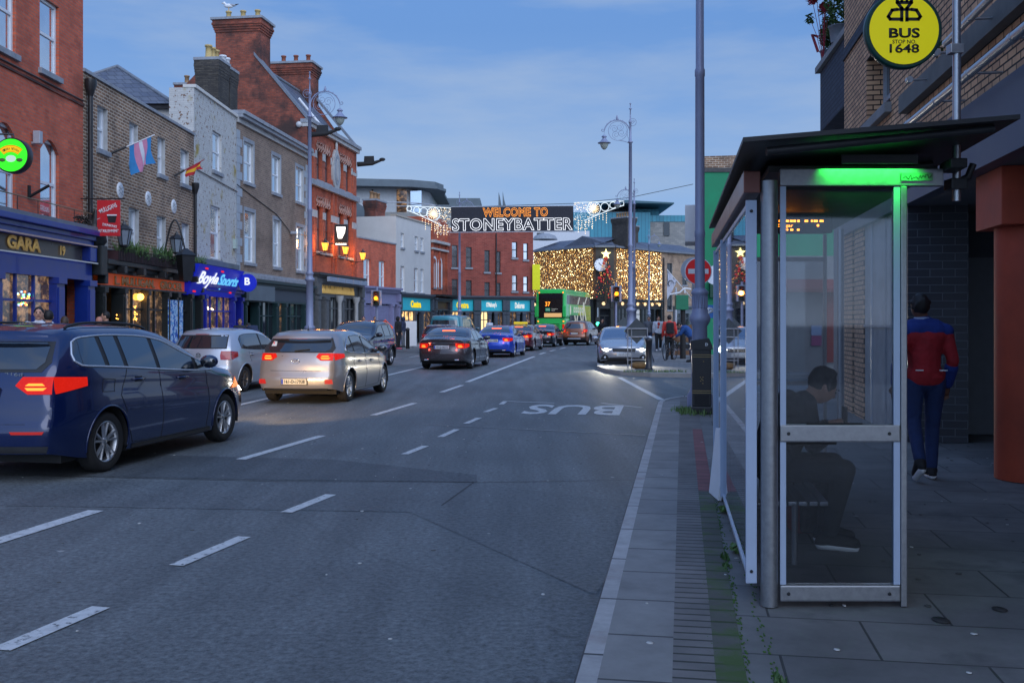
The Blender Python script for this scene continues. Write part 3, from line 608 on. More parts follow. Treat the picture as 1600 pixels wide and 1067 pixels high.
# small white leaning board
wb = thing("leaning_board", "small white framed board leaning at the far side of the glass shelter panel", "board", (1.78,8.66,KZ))
k = MB(); k.bbox(-.03,.0,-.2,.2,0,.58,white,.006); k.bbox(.02,.05,-.2,.2,0,.56,white,.006); k.box(-.001,.03,-.18,.18,.52,.55,white); k.build("panel", wb, rot=(0,radians(6),0)); 

# ================================================================ RIGHT-HAND BUILDING
def XL(Y): return 4.33+.16*(Y-8.4)
FR = Face((XL(17.2),17.2), (XL(-3.),-3.))
u_w0, u_w1 = FR.u(1354), FR.u(1391)
rb = building("apartment_building", "buff brick building over a dark arcade on the right of the pavement", FR, 13, [(u_w0,u_w1,4.62,5.62),(u_w0,u_w1,7.3,8.6)], buff_brick, 9, z0=3.78)
# cut the solid sides out of the arcade: rebuild wall with an overhang
for ch in list(rb.children): bpy.data.objects.remove(ch)
m = MB(); wall_front(m, FR.L, 13, [(u_w0,u_w1,4.62,5.62),(u_w0,u_w1,7.3,8.6)], buff_brick, rv=.32, z0=3.78)
m.quad((0,0,3.1),(0,0,13),(0,9,13),(0,9,3.1),buff_brick); m.quad((FR.L,0,3.1),(FR.L,9,3.1),(FR.L,9,13),(FR.L,0,13),buff_brick); m.quad((0,9,0),(0,9,13),(FR.L,9,13),(FR.L,9,0),buff_brick); m.quad((0,0,13),(FR.L,0,13),(FR.L,9,13),(0,9,13),leadm)
m.box(.1,FR.L,.45,.5,3.9,12.9,room_dark)
m.build("wall", rb)
fas = mat("blue_grey_fascia", S((78,86,106)), .5, var=.08, scale=2)
MB().box(0,FR.L,-.06,.1,3.1,3.778,fas).box(0,FR.L,.1,9,3.1,3.16,mat("dark_soffit",(.16,.165,.175),.8,var=.15)).build("fascia", rb)
for zz in (4.62,7.3): window(rb, (u_w0,u_w1,zz,zz+1.0 if zz<5 else 8.6), galv, dglass, conc, rv=.24, mid=.36)
ub = FR.u(1418)
k = MB(); k.box(ub,FR.L,-.11,-.001,4.26,4.48,mat("dark_concrete",(.15,.15,.145),.85,var=.25,scale=3)); k.build("band", rb); k = MB(); k.box(0,ub-.5,-.03,-.001,6.12,6.3,grey_clad); k.build("band", rb); k = MB(); k.box(ub+.5,FR.L,-.03,-.001,5.9,6.05,conc); k.build("band", rb)
up = FR.u(1405,-.3)
for z_, nm in ((3.87,"rail"),(4.36,"rail")):
    k = MB(); k.tube([(up-.1 if z_<4 else up+2.0,-.3,z_),(FR.L,-.3,z_)], .042 if z_<4 else .034, steel, 10)
    x_ = up+.5
    while x_ < FR.L: k.tube([(x_,-.3,z_),(x_+.0,-.02,z_+.0)], .013, steel, 6); k.tube([(x_-.04,-.3,z_),(x_+.04,-.3,z_)], .047 if z_<4 else .038, steel, 10); x_ += 1.15
    k.build(nm, rb)
# ground floor
def u_at(Y): return (17.2-Y)/FR.d.y*-1
k = MB(); ug = u_at(12.87)
k.box(0,.75,0,.3,KZ,3.1,buff_brick); k.box(.75,1.0,.05,.3,KZ,3.1,dkgreen_shop); k.box(1.0,1.75,.0,.3,KZ,3.1,buff_brick); k.build("wall", rb)
k = MB(); k.box(1.76,ug,.02,.25,KZ,3.1,mat("stained_concrete",(.38,.385,.38),.85,var=.3,scale=2)); k.box(2.3,2.36,-.0,.019,KZ,3.1,galv); k.box(3.3,3.34,.0,.019,KZ,3.1,sill_m); k.box(1.77,ug-.02,.0,.018,1.55,1.59,sill_m); k.build("shop_panel", rb)
k = MB(); k.box(ug,ug+.3,.0,.72,KZ,3.1,dark_tile); k.build("wall", rb)
k = MB(); k.box(ug-.9,ug-.72,.72,.9,KZ,3.1,buff_brick); k.box(ug-.95,ug-.8,.9,6,KZ,3.1,grey_shop); k.build("wall", rb)
k = MB()
for i in range(26): k.bbox(ug-.78,ug-.74,1.35,3.4,KZ+.02+i*.113,KZ+.125+i*.113,galv,.008)
k.build("shutter", rb)
MB().box(ug-.79,ug-.74,.92,1.33,KZ,2.5,mat("dark_door",(.12,.14,.17),.4)).box(ug-.74,ug-.71,.9,.95,KZ,3.1,galv).build("door", rb)
MB().box(ug-.5,FR.L,6,6.2,KZ,3.1,mat("recess_wall",(.14,.145,.15),.8,var=.2)).build("back_wall", rb)
terr = mat("terracotta_paint", S((172,70,44)), .6, var=.30, scale=1.6, bump=.15)
cl = MB(); u_c = u_at(9.72)
for uc in (u_c, u_c+4.6):
    cl = MB(); cl.lathe([(.335,KZ),(.335,2.55)], terr, (uc,.50,0), 32); cl.bbox(uc-.4,uc+.4,.1,.9,2.55,3.098,terr,.01); cl.build("column", rb)
MB().lathe([(.06,3.08),(.06,3.099)], emi("soffit_lamp",(.7,.9,.7),.8),(u_at(11.2),.75,0),12).build("downlight", rb)
pp = G(1313,657,KZ); MB().lathe([(.05,KZ),(.05,3.05)], satin, n=14).build("tmp"); o_ = bpy.data.objects["tmp"]; o_.name = "pillar_tube"; o_.location = (pp.x,pp.y,0); tag(o_, "slim round steel tube standing beside the buff brick corner", "post")
# next block with the clad balcony
FB = Face((7.75,24),(6.05,17.35))
b2 = building("apartment_block", "concrete block with a dark clad balcony beyond the buff brick building", FB, 7.6, [], conc, 7)
k = MB(); lb = FB.L
k.prism([(lb-3.0,-.50),(lb,-.16),(lb,-.001),(lb-3.0,-.001)],5.5,6.72,grey_clad,"z"); k.prism([(lb-3.1,-.60),(lb,-.22),(lb,.1),(lb-3.1,.1)],6.722,6.84,conc,"z"); k.build("balcony", b2)
for nm, px_, py_, Yb, s_ in (("planter",1297,120,20.3,.35),("planter",1312,50,18.6,.45)):
    X_ = (px_-CX)*Yb/FX; t_ = thing("potted_plant", "bushy green plant in a pot on the balcony ledge" if s_<.4 else "taller leafy plant behind the balcony rail at the building corner", "plant", (X_,Yb,6.84))
    MB().lathe([(.16,0),(.2,.3),(.22,.3),(.19,.28)], sill_m, n=12).build("pot", t_); k = MB(); leaves(k, (0,0,.3+s_), (s_*.62,s_*.6,s_), 900, leafg if s_<.4 else leafl, .045); k.build("foliage", t_)
t_ = thing("red_flowering_plant", "thin stems with red and green leaves leaning off the balcony edge", "plant", (6.25,20.0,6.84)); k = MB(); redl = mat("red_leaf",(.35,.03,.05),.6)
for _ in range(9):
    a = random.uniform(0,6.28); p1 = Vector((cos(a)*.18-.1, sin(a)*.2, random.uniform(.4,1.3))); k.tube([(0,0,0),p1*.5+Vector((0,0,.1)),p1], .006, redl, 4); leaves(k, p1, (.12,.12,.1), 26, random.choice([leafg,leafl,redl]), .06)
k.tube([(-.1,0,.2),(-.22,0,.55),(-.1,0,.5)],.03,redl,5); k.build("foliage", t_)
# plants peeping over the top ledge at far right
t_ = thing("trailing_plant", "small trailing plant growing on the upper concrete ledge", "plant", tuple(FR.W(FR.u(1480),-.05,4.5))); k = MB(); leaves(k,(0,0,.08),(.2,.2,.1),60,leafg,.03); k.build("foliage",t_)
# ================================================================ LEFT BANK OF BUILDINGS
def shopfront(par, F, u0, u1, zc, zf1, zf0, zb, mt, fm, bays, glass=dglass, pil=.28, proud=.3, beam=None, cor=None, name="shopfront", riser=.5):
    """bays: (kind, share) between pilasters; kind win/door/shut/lit"""
    m = MB(); p = -proud
    c = cor or mt
    m.bbox(u0-.05, u1+.05, p-.22, .0, zc-.14, zc, c, .02).bbox(u0, u1, p-.10, 0, zc-.26, zc-.142, c, .015).box(u0, u1, p-.03, 0, zf1+.001, zc-.262, mt)
    m.box(u0, u1, p+.10, 0, zf0, zf1, fm)
    m.box(u0, u1, p+.02, 0, zb, zf0-.001, beam or mt)
    tot = sum(b[1] for b in bays); x = u0; n = len(bays); free = (u1-u0)-pil*(n+1)
    o = m.build(name, par)
    for k in range(n+1):
        q = MB(); q.bbox(x, x+pil, p-.06, 0, KZ, zb-.001, mt, .012).bbox(x+.05, x+pil-.05, p-.09, p-.05, .55, zb-.25, mt, .01).bbox(x-.02, x+pil+.02, p-.11, 0, KZ, .42, mt, .012).bbox(x-.02, x+pil+.02, p-.12, 0, zb-.16, zb-.003, mt, .01)
        (q.bbox(x, x+pil, p-.12, 0, zf0+.02, zf1-.02, mt, .02) if k in (0, n) else None); q.build("pilaster", o); x += pil
        if k == n: break
        kind, sh_ = bays[k][:2]; w = free*sh_/tot; a, b = x, x+w; x += w; gl = bays[k][2] if len(bays[k]) > 2 else glass
        if kind in ("win", "lit"):
            f = MB(); f.bbox(a, b, p+.05, 0, KZ, riser, mt, .01).box(a, b, p, 0, riser+.001, riser+.06, mt).box(a, b, p+.08, .0, zb-.62, zb-.56, mt)
            for q_ in range(1, max(2, int(w/1.0)+1)): t = a+w*q_/max(2, int(w/1.0)+1); f.box(t-.03, t+.03, p+.07, 0, riser+.06, zb, mt)
            f.build("window_frame", o); MB().box(a, b, p+.14, p+.15, riser+.06, zb, gl).build("pane", o)
        elif kind == "door":
            f = MB(); f.box(a, a+.07, .25, .33, KZ, zb, mt).box(b-.07, b, .25, .33, KZ, zb, mt).box(a, b, .25, .33, 2.15, 2.25, mt).box(a+.07, b-.07, .27, .31, KZ, .9, mt); f.box((a+b)/2-.03,(a+b)/2+.03,.26,.32,KZ,2.15,mt); f.build("door", o)
            MB().box(a, b, .28, .29, .9, zb, dglass).build("pane", o); MB().tube([(a+w*.42,.2,1.0),(a+w*.42,.2,1.3)], .015, steel, 6).build("handle", o)
        elif kind == "shut":
            f = MB(); z_ = KZ
            while z_ < zb-.09: f.bbox(a, b, p+.16, p+.2, z_, z_+.085, gl if len(bays[k]) > 2 else galv, .012); z_ += .09
            f.build("shutter", o)
    return o
def std_ops(u0, u1, zb): return (u0, u1, 0.0, zb)
# ---- 1 red brick pub with the blue shopfront
F1 = Face((-11.5,13.0),(-11.5,26.7))
up1 = row([F1.R(-40,-6,-60,75),F1.R(62,92,-6,118)]); lo1 = row([F1.R(-44,24,175,352),F1.R(63,92,210,350)])
w_ = up1[1][1]-up1[1][0]
def sized(r_, w): return (r_[1]-w, r_[1], r_[2], r_[3])
up1 = [sized((F1.u(25)-0, F1.u(25), up1[1][2], up1[1][3]+.15), w_*1.0), (up1[1][0], up1[1][1], up1[1][2], up1[1][3]+.15)]
lo1 = [(up1[0][0], up1[0][1], lo1[1][2], lo1[1][3]), (lo1[1][0], lo1[1][1], lo1[1][2], lo1[1][3])]
d_ = up1[1][0]-up1[0][0]; up1 = [(up1[0][0]-d_, up1[0][1]-d_, *up1[0][2:])]+up1; lo1 = [(lo1[0][0]-d_, lo1[0][1]-d_, *lo1[0][2:])]+lo1
zc = F1.uz(0,331,-.3)[1]; zf1 = F1.uz(0,362,-.3)[1]; zf0 = F1.uz(0,391,-.3)[1]; zb1 = F1.uz(0,425,-.3)[1]
b1 = building("brick_building", "tall red brick pub building with arched windows above a blue shopfront", F1, 12.6, up1+lo1+[(0.3,F1.L-.3,0,zb1)], red_brick, 9)
for r_ in up1: window(b1, r_, mid=.52)
for r_ in lo1:
    window(b1, r_, mid=.5); u0,u1,z0,z1 = r_; k = MB(); n = 8; rr = .30     # segmental arch head
    for s_ in (0,1):
        pts = [(u0 if s_ == 0 else u1, z1)] + [(u0+(u1-u0)*(t/n/2 if s_ == 0 else 1-t/n/2), z1-rr*(1-sin(pi*(t/n/2)))) for t in range(n+1)]
        k.prism(pts if s_ else pts[::-1], 0.0, .079, red_brick)
    k.v = [(v[0], v[1]-.002, v[2]) for v in k.v]; k.build("arch_head", b1)
k = MB(); k.tube([F1_ for F1_ in [(F1.L-13.6,-.03,up1[0][2]-.28),(F1.L-.05,-.03,up1[0][2]-.28)]], .02, black, 6); k.box(0,F1.L,-.035,-.001,up1[0][2]-.42,up1[0][2]-.36,gable_brick); k.build("cable", b1)
s1 = shopfront(b1, F1, .2, F1.L-.1, zc, zf1, zf0, zb1, blue_shop, mat("bronze_fascia",(.10,.085,.07),.3,.3,var=.15), [("win",1.5),("win",1.5,warmdim),("win",1.5),("win",1.7,warmdim),("door",.9)], pil=.42)
MB().box(.2,F1.L-.1,-.45,-.42,zf0-.035,zf0-.002,cream).box(.2,F1.L-.1,-.43,-.40,zf1+.002,zf1+.04,mat("warm_strip",(.5,.35,.3),.6)).build("fascia_trim", s1)
ga0, gb0 = F1.u(10,-.2), F1.u(62,-.2); zt_, zb_ = F1.uz(10,366,-.2)[1], F1.uz(10,388,-.2)[1]
text("GARA", gb0-ga0, zt_-zb_, gold, s1, ((ga0+gb0)/2,-.215,(zt_+zb_)/2), bold=.03, ext=.02)
g2 = F1.u(93,-.2), F1.u(100,-.2); text("19", g2[1]-g2[0], .24, gold, s1, (sum(g2)/2,-.215,(zt_+zb_)/2-.02), ext=.02)
k = MB(); zr = zc+.42; k.tube([(.5,-.45,zr),(F1.L-.5,-.45,zr)], .014, mat("brass_rail",(.25,.22,.12),.4,.5), 6)
for i in range(14): x_ = .6+i*(F1.L-1.2)/13; k.tube([(x_,-.45,zc),(x_,-.45,zr)], .010, black, 5)
k.build("railing", b1)
k = MB(); k.box(.3,F1.L-.2,-.48,-.30,zc+.001,zc+.10,leadm); leaves(k,(F1.L-.9,-.38,zc+.2),(.5,.1,.16),260,mat("dry_plant",(.07,.06,.05),.8),.05); k.build("ledge", b1)
u_ = F1.u(50); k = MB(); k.bbox(u_-.07,u_+.09,-.22,-.05,F1.uz(50,225)[1],F1.uz(50,205)[1],galv,.02); k.tube([(u_,-.05,5.9),(u_,0,5.9)],.04,galv,6); k.build("floodlight", b1)
k = MB(); k.tube([(F1.u(44),-.02,F1.uz(44,308)[1]),(F1.u(44),-.5,F1.uz(44,290)[1])], .035, blackm, 6); k.box(F1.u(44)-.04,F1.u(44)+.04,-.05,-.001,F1.uz(44,310)[1],F1.uz(44,290)[1],blackm); k.build("sign_bracket", b1)
# window detail: hanging vent window and string of little coloured lamps
for c_, col_ in enumerate([(1,.15,.05),(.1,1,.2),(.2,.4,1),(1,.7,.1)]):
    k = MB()
    for _ in range(7): k.ball((F1.u(random.uniform(30,48),-.2), -.17, ZH(random.uniform(452,476), 21.5)), .02, emi("bulb_%d" % c_, col_, 6), 6, 4)
    k.build("fairy_lamp", s1)
# round lit beer sign
rs = thing("round_sign", "round lit green beer sign projecting from the red brick pub", "sign", (G(18,600).x*0-11.5+.72, 0, 0)); Yr = 1556*10.78/782
rs.location = (-10.78, Yr, ZH(243,Yr)); rr = 27*Yr/FX
MB().lathe([(rr,-.02),(rr*1.03,0),(rr*1.03,.18),(rr,.2)], black, n=40, axis="y").build("rim", rs)
MB().lathe([(rr*.94,-.03),(rr*.94,-.021)], mat("lit_green",(.03,.6,.02),.5,var=.1,es=1.0,ecol=(.03,.85,.01)), n=40, axis="y").build("face", rs)
k = MB(); yl_ = emi("lit_yellow",(1,.62,.02),1.0); og_ = emi("lit_orange",(1,.22,.01),.9); wb_ = emi("lit_pale",(.6,.85,.8),.9)
def band_(m, r0, r1, a0, a1, y, mt, cx=0, cz=0):
    n = 16; P = [[(cx+r_*cos(a0+(a1-a0)*i/n), y, cz+r_*sin(a0+(a1-a0)*i/n)) for r_ in (r0, r1)] for i in range(n+1)]; m.grid(P, mt, smooth=False)
band_(k, rr*.60, rr*1.0, radians(48), radians(132), -.033, og_, 0, -rr*.42); band_(k, rr*.64, rr*.95, radians(50), radians(130), -.036, yl_, 0, -rr*.42)
k.ball((0,-.03,-rr*.2),(rr*.3,.008,rr*.2),wb_,12,6); k.ball((-rr*.5,-.03,-rr*.28),(rr*.2,.006,rr*.12),leafl,8,4); k.ball((rr*.5,-.03,-rr*.28),(rr*.2,.006,rr*.12),leafl,8,4); k.build("emblem", rs)
for i, ch in enumerate("SIERRA NEVADA"):
    if ch == " ": continue
    a = radians(124-68*i/12); text(ch, rr*.08, rr*.14, black, rs, (rr*.79*cos(a),-.038,-rr*.42+rr*.79*sin(a)), (pi/2,0,0) if False else (pi/2, -(a-pi/2), 0), ext=.002)
MB().tube([(0,.09,rr),(0,.09,rr+.1),(-.72,.09,rr+.1)], .02, black, 6).build("bracket", rs)

# ---- 2 brown brick pub
F2 = Face((-11.5,26.702),(-11.5,36.0))
up2 = row([F2.R(152,168,164,244),F2.R(202,215.5,187,255),F2.R(246,258,214,274),F2.R(282,295,231,291)])
lo2 = row([F2.R(157,169,302,391),F2.R(201,217,326,397),F2.R(245,259,339,405),F2.R(284,295,350,410)])
zb2 = F2.uz(149,447,-.3)[1]; zf1 = F2.uz(149,424,-.3)[1]
b2_ = building("brown_brick_pub", "brown brick pub with white wall plates and an orange name board", F2, 8.32, up2+lo2+[(.2,F2.L-.1,0,zb2)], brown_brick, 8)
for r_ in up2+lo2: window(b2_, r_, rv=.12)
coping(b2_, F2.L, 8.32, sill_m, .1, .06)
for px_, py_ in ((187,298),(231,311),(271,323)):
    u_, z_ = F2.uz(px_, py_); k = MB(); k.lathe([(.05,-.03),(.22,-.035),(.24,-.02),(.24,-.001)], white, (u_,0,z_), 20, "y")
    for i in range(8): a = i*pi/4; k.prism([(u_+.05*cos(a-.3),z_+.05*sin(a-.3)),(u_+.17*cos(a-.12),z_+.17*sin(a-.12)),(u_+.17*cos(a+.12),z_+.17*sin(a+.12)),(u_+.05*cos(a+.3),z_+.05*sin(a+.3))][::-1], -.045, -.03, mat("plate_shade",(.4,.42,.44),.6))
    k.build("wall_plate", b2_)
MB().lathe([(.065,.1),(.065,8.0)], black, (.18,-.12,0), 10).lathe([(.07,7.7),(.16,8.0),(.16,8.15)], black, (.18,-.12,0), 10).build("downpipe", b2_)
MB().lathe([(.055,.1),(.055,6.3)], black, (F2.L-.15,-.1,0), 10).lathe([(.06,6.2),(.14,6.45),(.14,6.6)], black, (F2.L-.15,-.1,0), 10).build("downpipe", b2_)
orange_f = mat("orange_name_board", S((196,72,44)), .5, var=.12, scale=4, es=.16, ecol=(1,.16,.03))
blk_shop = mat("black_shopfront", (.014,.018,.018), .4, var=.2)
bays2 = [("door",1.0),("win",1.35,warmdim),("win",1.35,warmdim),("door",.55),("win",1.0),("shut",.8,mat("dark_green_panel",(.02,.05,.05),.6))]
s2 = shopfront(b2_, F2, .45, F2.L-.1, zf1+.36, zf1, zb2+.06, zb2, blk_shop, orange_f, bays2, pil=.2)
dg = mat("raised_letters", S((128,104,80)), .5, .2, es=.05, ecol=(1,.5,.2)); zt_ = (zf1+zb2)/2+.02
for body, a, b in (("18",153,167),("L. MULLIGAN.",178,240),("GROCER",249,283),("18",291,300)):
    ua, ub_ = F2.u(a,-.2), F2.u(b,-.2); text(body, ub_-ua, .26, dg, s2, ((ua+ub_)/2,-.215,zt_), ext=.03, bold=.03)
for px_ in (186,216,250,273,300): u_ = F2.u(px_,-.45); k = MB(); k.bbox(u_-.09,u_+.09,-.66,-.42,zf1+.0,zf1+.2,black,.02); k.tube([(u_,-.5,zf1+.15),(u_,-.3,zf1+.3)],.02,black,6); k.build("spot_lamp", s2)
# ledge planters
pl = thing("window_box", "long dark trough of green plants on the ledge above the orange name board", "planter", tuple(F2.W(0,0,0)), F2.rz)
k = MB(); zt2 = zf1+.36; k.box(1.0,F2.L-.2,-.55,-.25,zt2+.002,zt2+.26,mat("trough",(.07,.03,.035),.8,var=.3))
for i in range(70): x_ = 1.0+i*(F2.L-1.3)/70; k.tube([(x_,-.57,zt2),(x_,-.57,zt2+.36)], .012, blackm, 4)
k.build("trough", pl); k = MB()
for _ in range(26): c = random.choice([1.8,2.6,3.3,4.4,5.0,6.2,7.4,8.7,9.0])*F2.L/9.3+random.gauss(0,.25); hh=random.uniform(.25,.5); blades(k, c-.25,c+.25,-.55,-.28,zt2+.2,hh,34,random.choice([leafg,leafl]))
for _ in range(10): leaves(k,(random.uniform(1,F2.L-.3),-.5,zt2+.25),(.3,.14,.18),60,random.choice([leafg,leafl]),.05)
k.build("foliage", pl)
k = MB(); k.bbox(.0,.40,-.5,0,zf1-.1,zf1+.7,blk_shop,.03); k.lathe([(.22,0),(.3,.1),(.26,.3),(.3,.42),(.2,.6),(.08,.75),(.05,.95)], blk_shop, (.2,-.25,zf1+.7), 14); k.build("corner_finial", s2)
# mural panel and interior lamps
ua, ub_ = F2.u(262,-.35), F2.u(285,-.35); mm = bpy.data.materials.new("blue_mural"); mm.use_nodes = True; t = mm.node_tree; b = t.nodes["Principled BSDF"]
tcn = N(t,"ShaderNodeTexCoord"); wv = N(t,"ShaderNodeTexNoise"); wv.inputs["Scale"].default_value = 4.5; wv.inputs["Distortion"].default_value = 2.5; wv.inputs["Detail"].default_value = 3
cr_ = N(t,"ShaderNodeValToRGB"); cr_.color_ramp.interpolation = "CONSTANT"; cr_.color_ramp.elements[0].color = S((30,90,180)); cr_.color_ramp.elements[1].position = .46; cr_.color_ramp.elements[1].color = S((120,190,230)); e__ = cr_.color_ramp.elements.new(.54); e__.color = S((215,225,240)); e__ = cr_.color_ramp.elements.new(.66); e__.color = S((150,180,220)); e__ = cr_.color_ramp.elements.new(.70); e__.color = S((190,70,60))
t.links.new(tcn.outputs["Object"],wv.inputs[0]); t.links.new(wv.outputs["Fac"],cr_.inputs[0]); t.links.new(cr_.outputs[0],b.inputs["Base Color"])
MB().box(ua,ub_,-.37,-.35,KZ,zb2-.25,mm).build("mural_panel", s2)
am = emi("warm_bulb",(1,.42,.06),9)
def bulb(par, F, px, py, r_=.05, off=-.22, m=am, name="lamp_bulb"): u_, z_ = F.uz(px,py,off); return MB().ball((u_,off,z_),r_,m,10,6).build(name, par)
bulb(s2,F2,219,464,.11)
k = MB()
for _ in range(26): px_, py_ = random.choice([(212,random.uniform(476,500)),(random.uniform(180,198),random.uniform(482,505))]); u_, z_ = F2.uz(px_+random.uniform(-2,2),py_,-.2); k.ball((u_,-.2,z_),.018,am,5,3)
k.build("fairy_lamp", s2)
# hanging red sign
hs = thing("hanging_sign", "red hanging sign with white lettering and a pint glass over the pub door", "sign"); Yh = FX*10.75/630; hs.location = (-10.75, Yh, ZH(341,Yh)); redS = mat("sign_red", S((176,24,36)), .45, var=.08, es=.06, ecol=(1,.05,.05))
w2, h2 = 18*Yh/FX, 28*Yh/FX
MB().bbox(-w2,w2,-.02,.02,-h2,h2,redS,.008).build("board", hs); MB().tube([(-w2-.6,0,h2+.04),(w2+.12,0,h2+.04)],.018,black,6).build("bracket", hs)
text("MULLIGANS", w2*1.55, h2*.26, white, hs, (-w2*.02,-.021,h2*.55), (pi/2,radians(-22),0), ext=.002, bold=.02); text("DRINKING", w2*1.25, h2*.15, white, hs, (w2*.1,-.021,-h2*.42), (pi/2,radians(10),0), ext=.002, bold=.02); text("ESTABLISHMENT", w2*1.75, h2*.17, white, hs, (0,-.021,-h2*.72), ext=.002, bold=.02)
k = MB(); k.prism([(-w2*.12,h2*.12),(w2*.72,h2*.12),(w2*.6,-h2*.26),(0,-h2*.26)][::-1], -.026,-.02, black); k.prism([(-w2*.14,h2*.2),(w2*.74,h2*.2),(w2*.72,h2*.13),(-w2*.12,h2*.13)][::-1], -.027,-.02, white)
for a in (60,100,140,200): ca, sa = cos(radians(a)), sin(radians(a)); k.tube([(-w2*.3+ca*w2*.45,-.022,h2*.1+sa*w2*.5),(-w2*.3+ca*w2*.75,-.022,h2*.1+sa*w2*.8)],.008,white,4)
k.build("emblem", hs)
# flags
def flag(name, label, F, px, py, poleend, bands, w, h, droop):
    """flag on a slanting pole fixed to the facade; bands of colour across its height"""
    u_, z_ = F.uz(px, py); o = F.W(u_, 0, z_); t_ = thing(name, label, "flag", tuple(o), F.rz); e_ = Vector(poleend)
    MB().tube([(0,0,0), e_*.35], .035, black, 8).tube([e_*.35, e_], .016, white if name == "pride_flag" else mat("flagpole_red",(.3,.02,.03),.4), 8).build("flagpole", t_)
    k = MB(); n, mv = 14, 18; a0 = e_*.42; a1 = e_*.92
    P = []
    for i in range(n+1):
        r_ = []
        for j in range(mv+1):
            s_, q = i/n, j/mv; p = a0.lerp(a1, s_); wv_ = .05*sin(s_*9+q*4)*q
            r_.append((p.x+droop[0]*q*w+wv_, p.y+.10*sin(s_*7+q*3)*q+droop[1]*q*w, p.z-h*q*(1-.12*s_)+.02*sin(s_*11)*q))
        P.append(r_)
    nb = len(bands)
    for i in range(n):
        for j in range(mv):
            q = (i+.5)/n; c_ = bands[min(nb-1, int(q*nb))] if name == "pride_flag" else bands[min(nb-1, int((j+.5)/mv*nb))]
            k.add([P[i][j],P[i+1][j],P[i+1][j+1],P[i][j+1]], [(0,1,2,3)], c_, True)
    k.build("cloth", t_); return t_
fb_, fp_, fw_ = mat("flag_blue",S((50,130,190)),.8), mat("flag_pink",S((196,130,160)),.8), mat("flag_white",S((200,205,215)),.8)
flag("pride_flag", "pale blue, pink and white striped flag on a slanting pole on the brown pub", F2, 173, 240, (.45,-1.1,.62), [fb_,fp_,fw_,fp_,fb_], .2, .85, (.5,-.2))
fr_, fy_ = mat("flag_red",S((170,30,40)),.8), mat("flag_yellow",S((210,160,30)),.8)
flag("red_flag", "furled red and yellow flag at the far end of the brown pub", F2, 272, 275, (.5,-.85,.62), [fr_,fy_,fr_], .1, .28, (.1,0))
def wall_lantern(name, label, F, px, py, s_=.16, lit=None, arm=.5, grp=None, off=-.5):
    u_, z_ = F.uz(px, py, off); t_ = thing(name, label, "lantern", tuple(F.W(u_, off, z_)), F.rz, grp)
    k = MB(); k.lathe([(s_*.35,-s_*1.5),(s_*.6,-s_*1.3),(s_*.6,-s_*1.2)], black, n=6, smooth=False); k.lathe([(s_*1.15,s_*.95),(s_*1.2,s_*1.0),(s_*.7,s_*1.5),(s_*.3,s_*1.7),(s_*.12,s_*2.2)], black, n=6, smooth=False)
    for i in range(6): a = i*pi/3; k.tube([(s_*.62*cos(a),s_*.62*sin(a),-s_*1.2),(s_*1.08*cos(a),s_*1.08*sin(a),s_*.95)], .012, black, 4)
    k.build("lantern_frame", t_)
    MB().lathe([(s_*.56,-s_*1.15),(s_*1.0,s_*.92)], lit or mat("grey_lantern_glass",(.25,.3,.36),.2,var=.1), n=6, smooth=False).build("lantern_glass", t_)
    k = MB(); k.tube([(0,0,-s_*1.4),(0,0,-s_*1.9),(0,-off,-s_*1.9)], .018, black, 6); k.tube([(0,-off*.3,-s_*1.9),(0,-off,-s_*3.2)], .012, black, 6); k.build("bracket", t_); return t_
wall_lantern("wall_lantern", "black wall lantern right of the hanging red sign", F2, 194, 370, .2, off=-.6)
wall_lantern("wall_lantern", "black wall lantern near the far end of the brown pub", F2, 276, 383, .2, off=-.6)
sw = thing("swan_neck_lamp", "large black swan neck arm with a box lantern over the planters", "lantern", tuple(F2.W(F2.u(240),0,F2.uz(240,400)[1])), F2.rz)
k = MB(); ul = F2.u(290,-1.0)-F2.u(240); pts = []
for i in range(21): t = i/20; pts.append((ul*t, -1.0*t, -.2*sin(t*pi*.9)+ (1.25*max(0,sin((t-.3)/.7*pi)) if t > .3 else 0) + .15*t))
k.tube(pts, .03, black, 8); k.build("arm", sw)
k = MB(); k.lathe([(.2,-.95),(.32,-.15),(.36,-.12),(.2,.0),(.06,.1)], black, (ul,-1,.15), 4, smooth=False); k.build("lantern_box", sw)

# ---- slate roof house seen over the brown pub
hr = thing("house", "low slate hipped roof house with rendered eaves behind the brown pub", "building", (-15.3,39.6,0))
k = MB(); k.box(-2.9,2.7,-3,1.5,0,9.55,cream); k.box(-3.1,2.9,-3.2,1.6,9.4,9.552,black); k.build("wall", hr)
k = MB(); z0_, z1_ = 9.56, 11.5; A = [(-3.2,-3.3,z0_),(3.0,-3.3,z0_),(3.0,1.7,z0_),(-3.2,1.7,z0_)]; B = [(0,-1.0,z1_),(0,.3,z1_)]
k.add(A+B, [(0,1,4),(1,2,5,4),(2,3,5),(3,0,4,5)], slate); k.tube([A[0],B[0]],.07,leadm,6).tube([A[1],B[0]],.07,leadm,6).tube([B[0],B[1]],.07,leadm,6); k.build("roof", hr)
h5 = thing("far_roof", "small peaked brick gable just visible behind the slate roof", "building", (-18.2,44,0)); k = MB(); k.prism([(-2,9.8),(2,9.8),(0,12.0)],-.0,5,gable_brick); k.box(-2,2,0,5,0,9.79,gable_brick); k.build("wall", h5)
rc = thing("house", "red brick house with a wide pot-topped chimney behind the peeling white building", "building", (-19.5,55,0)); k = MB(); k.box(-3,6,0,8,0,11,gable_brick); k.build("wall", rc); chimney(rc,.6,4.0,1,2.2,11,15.0,gable_brick,4,.1)

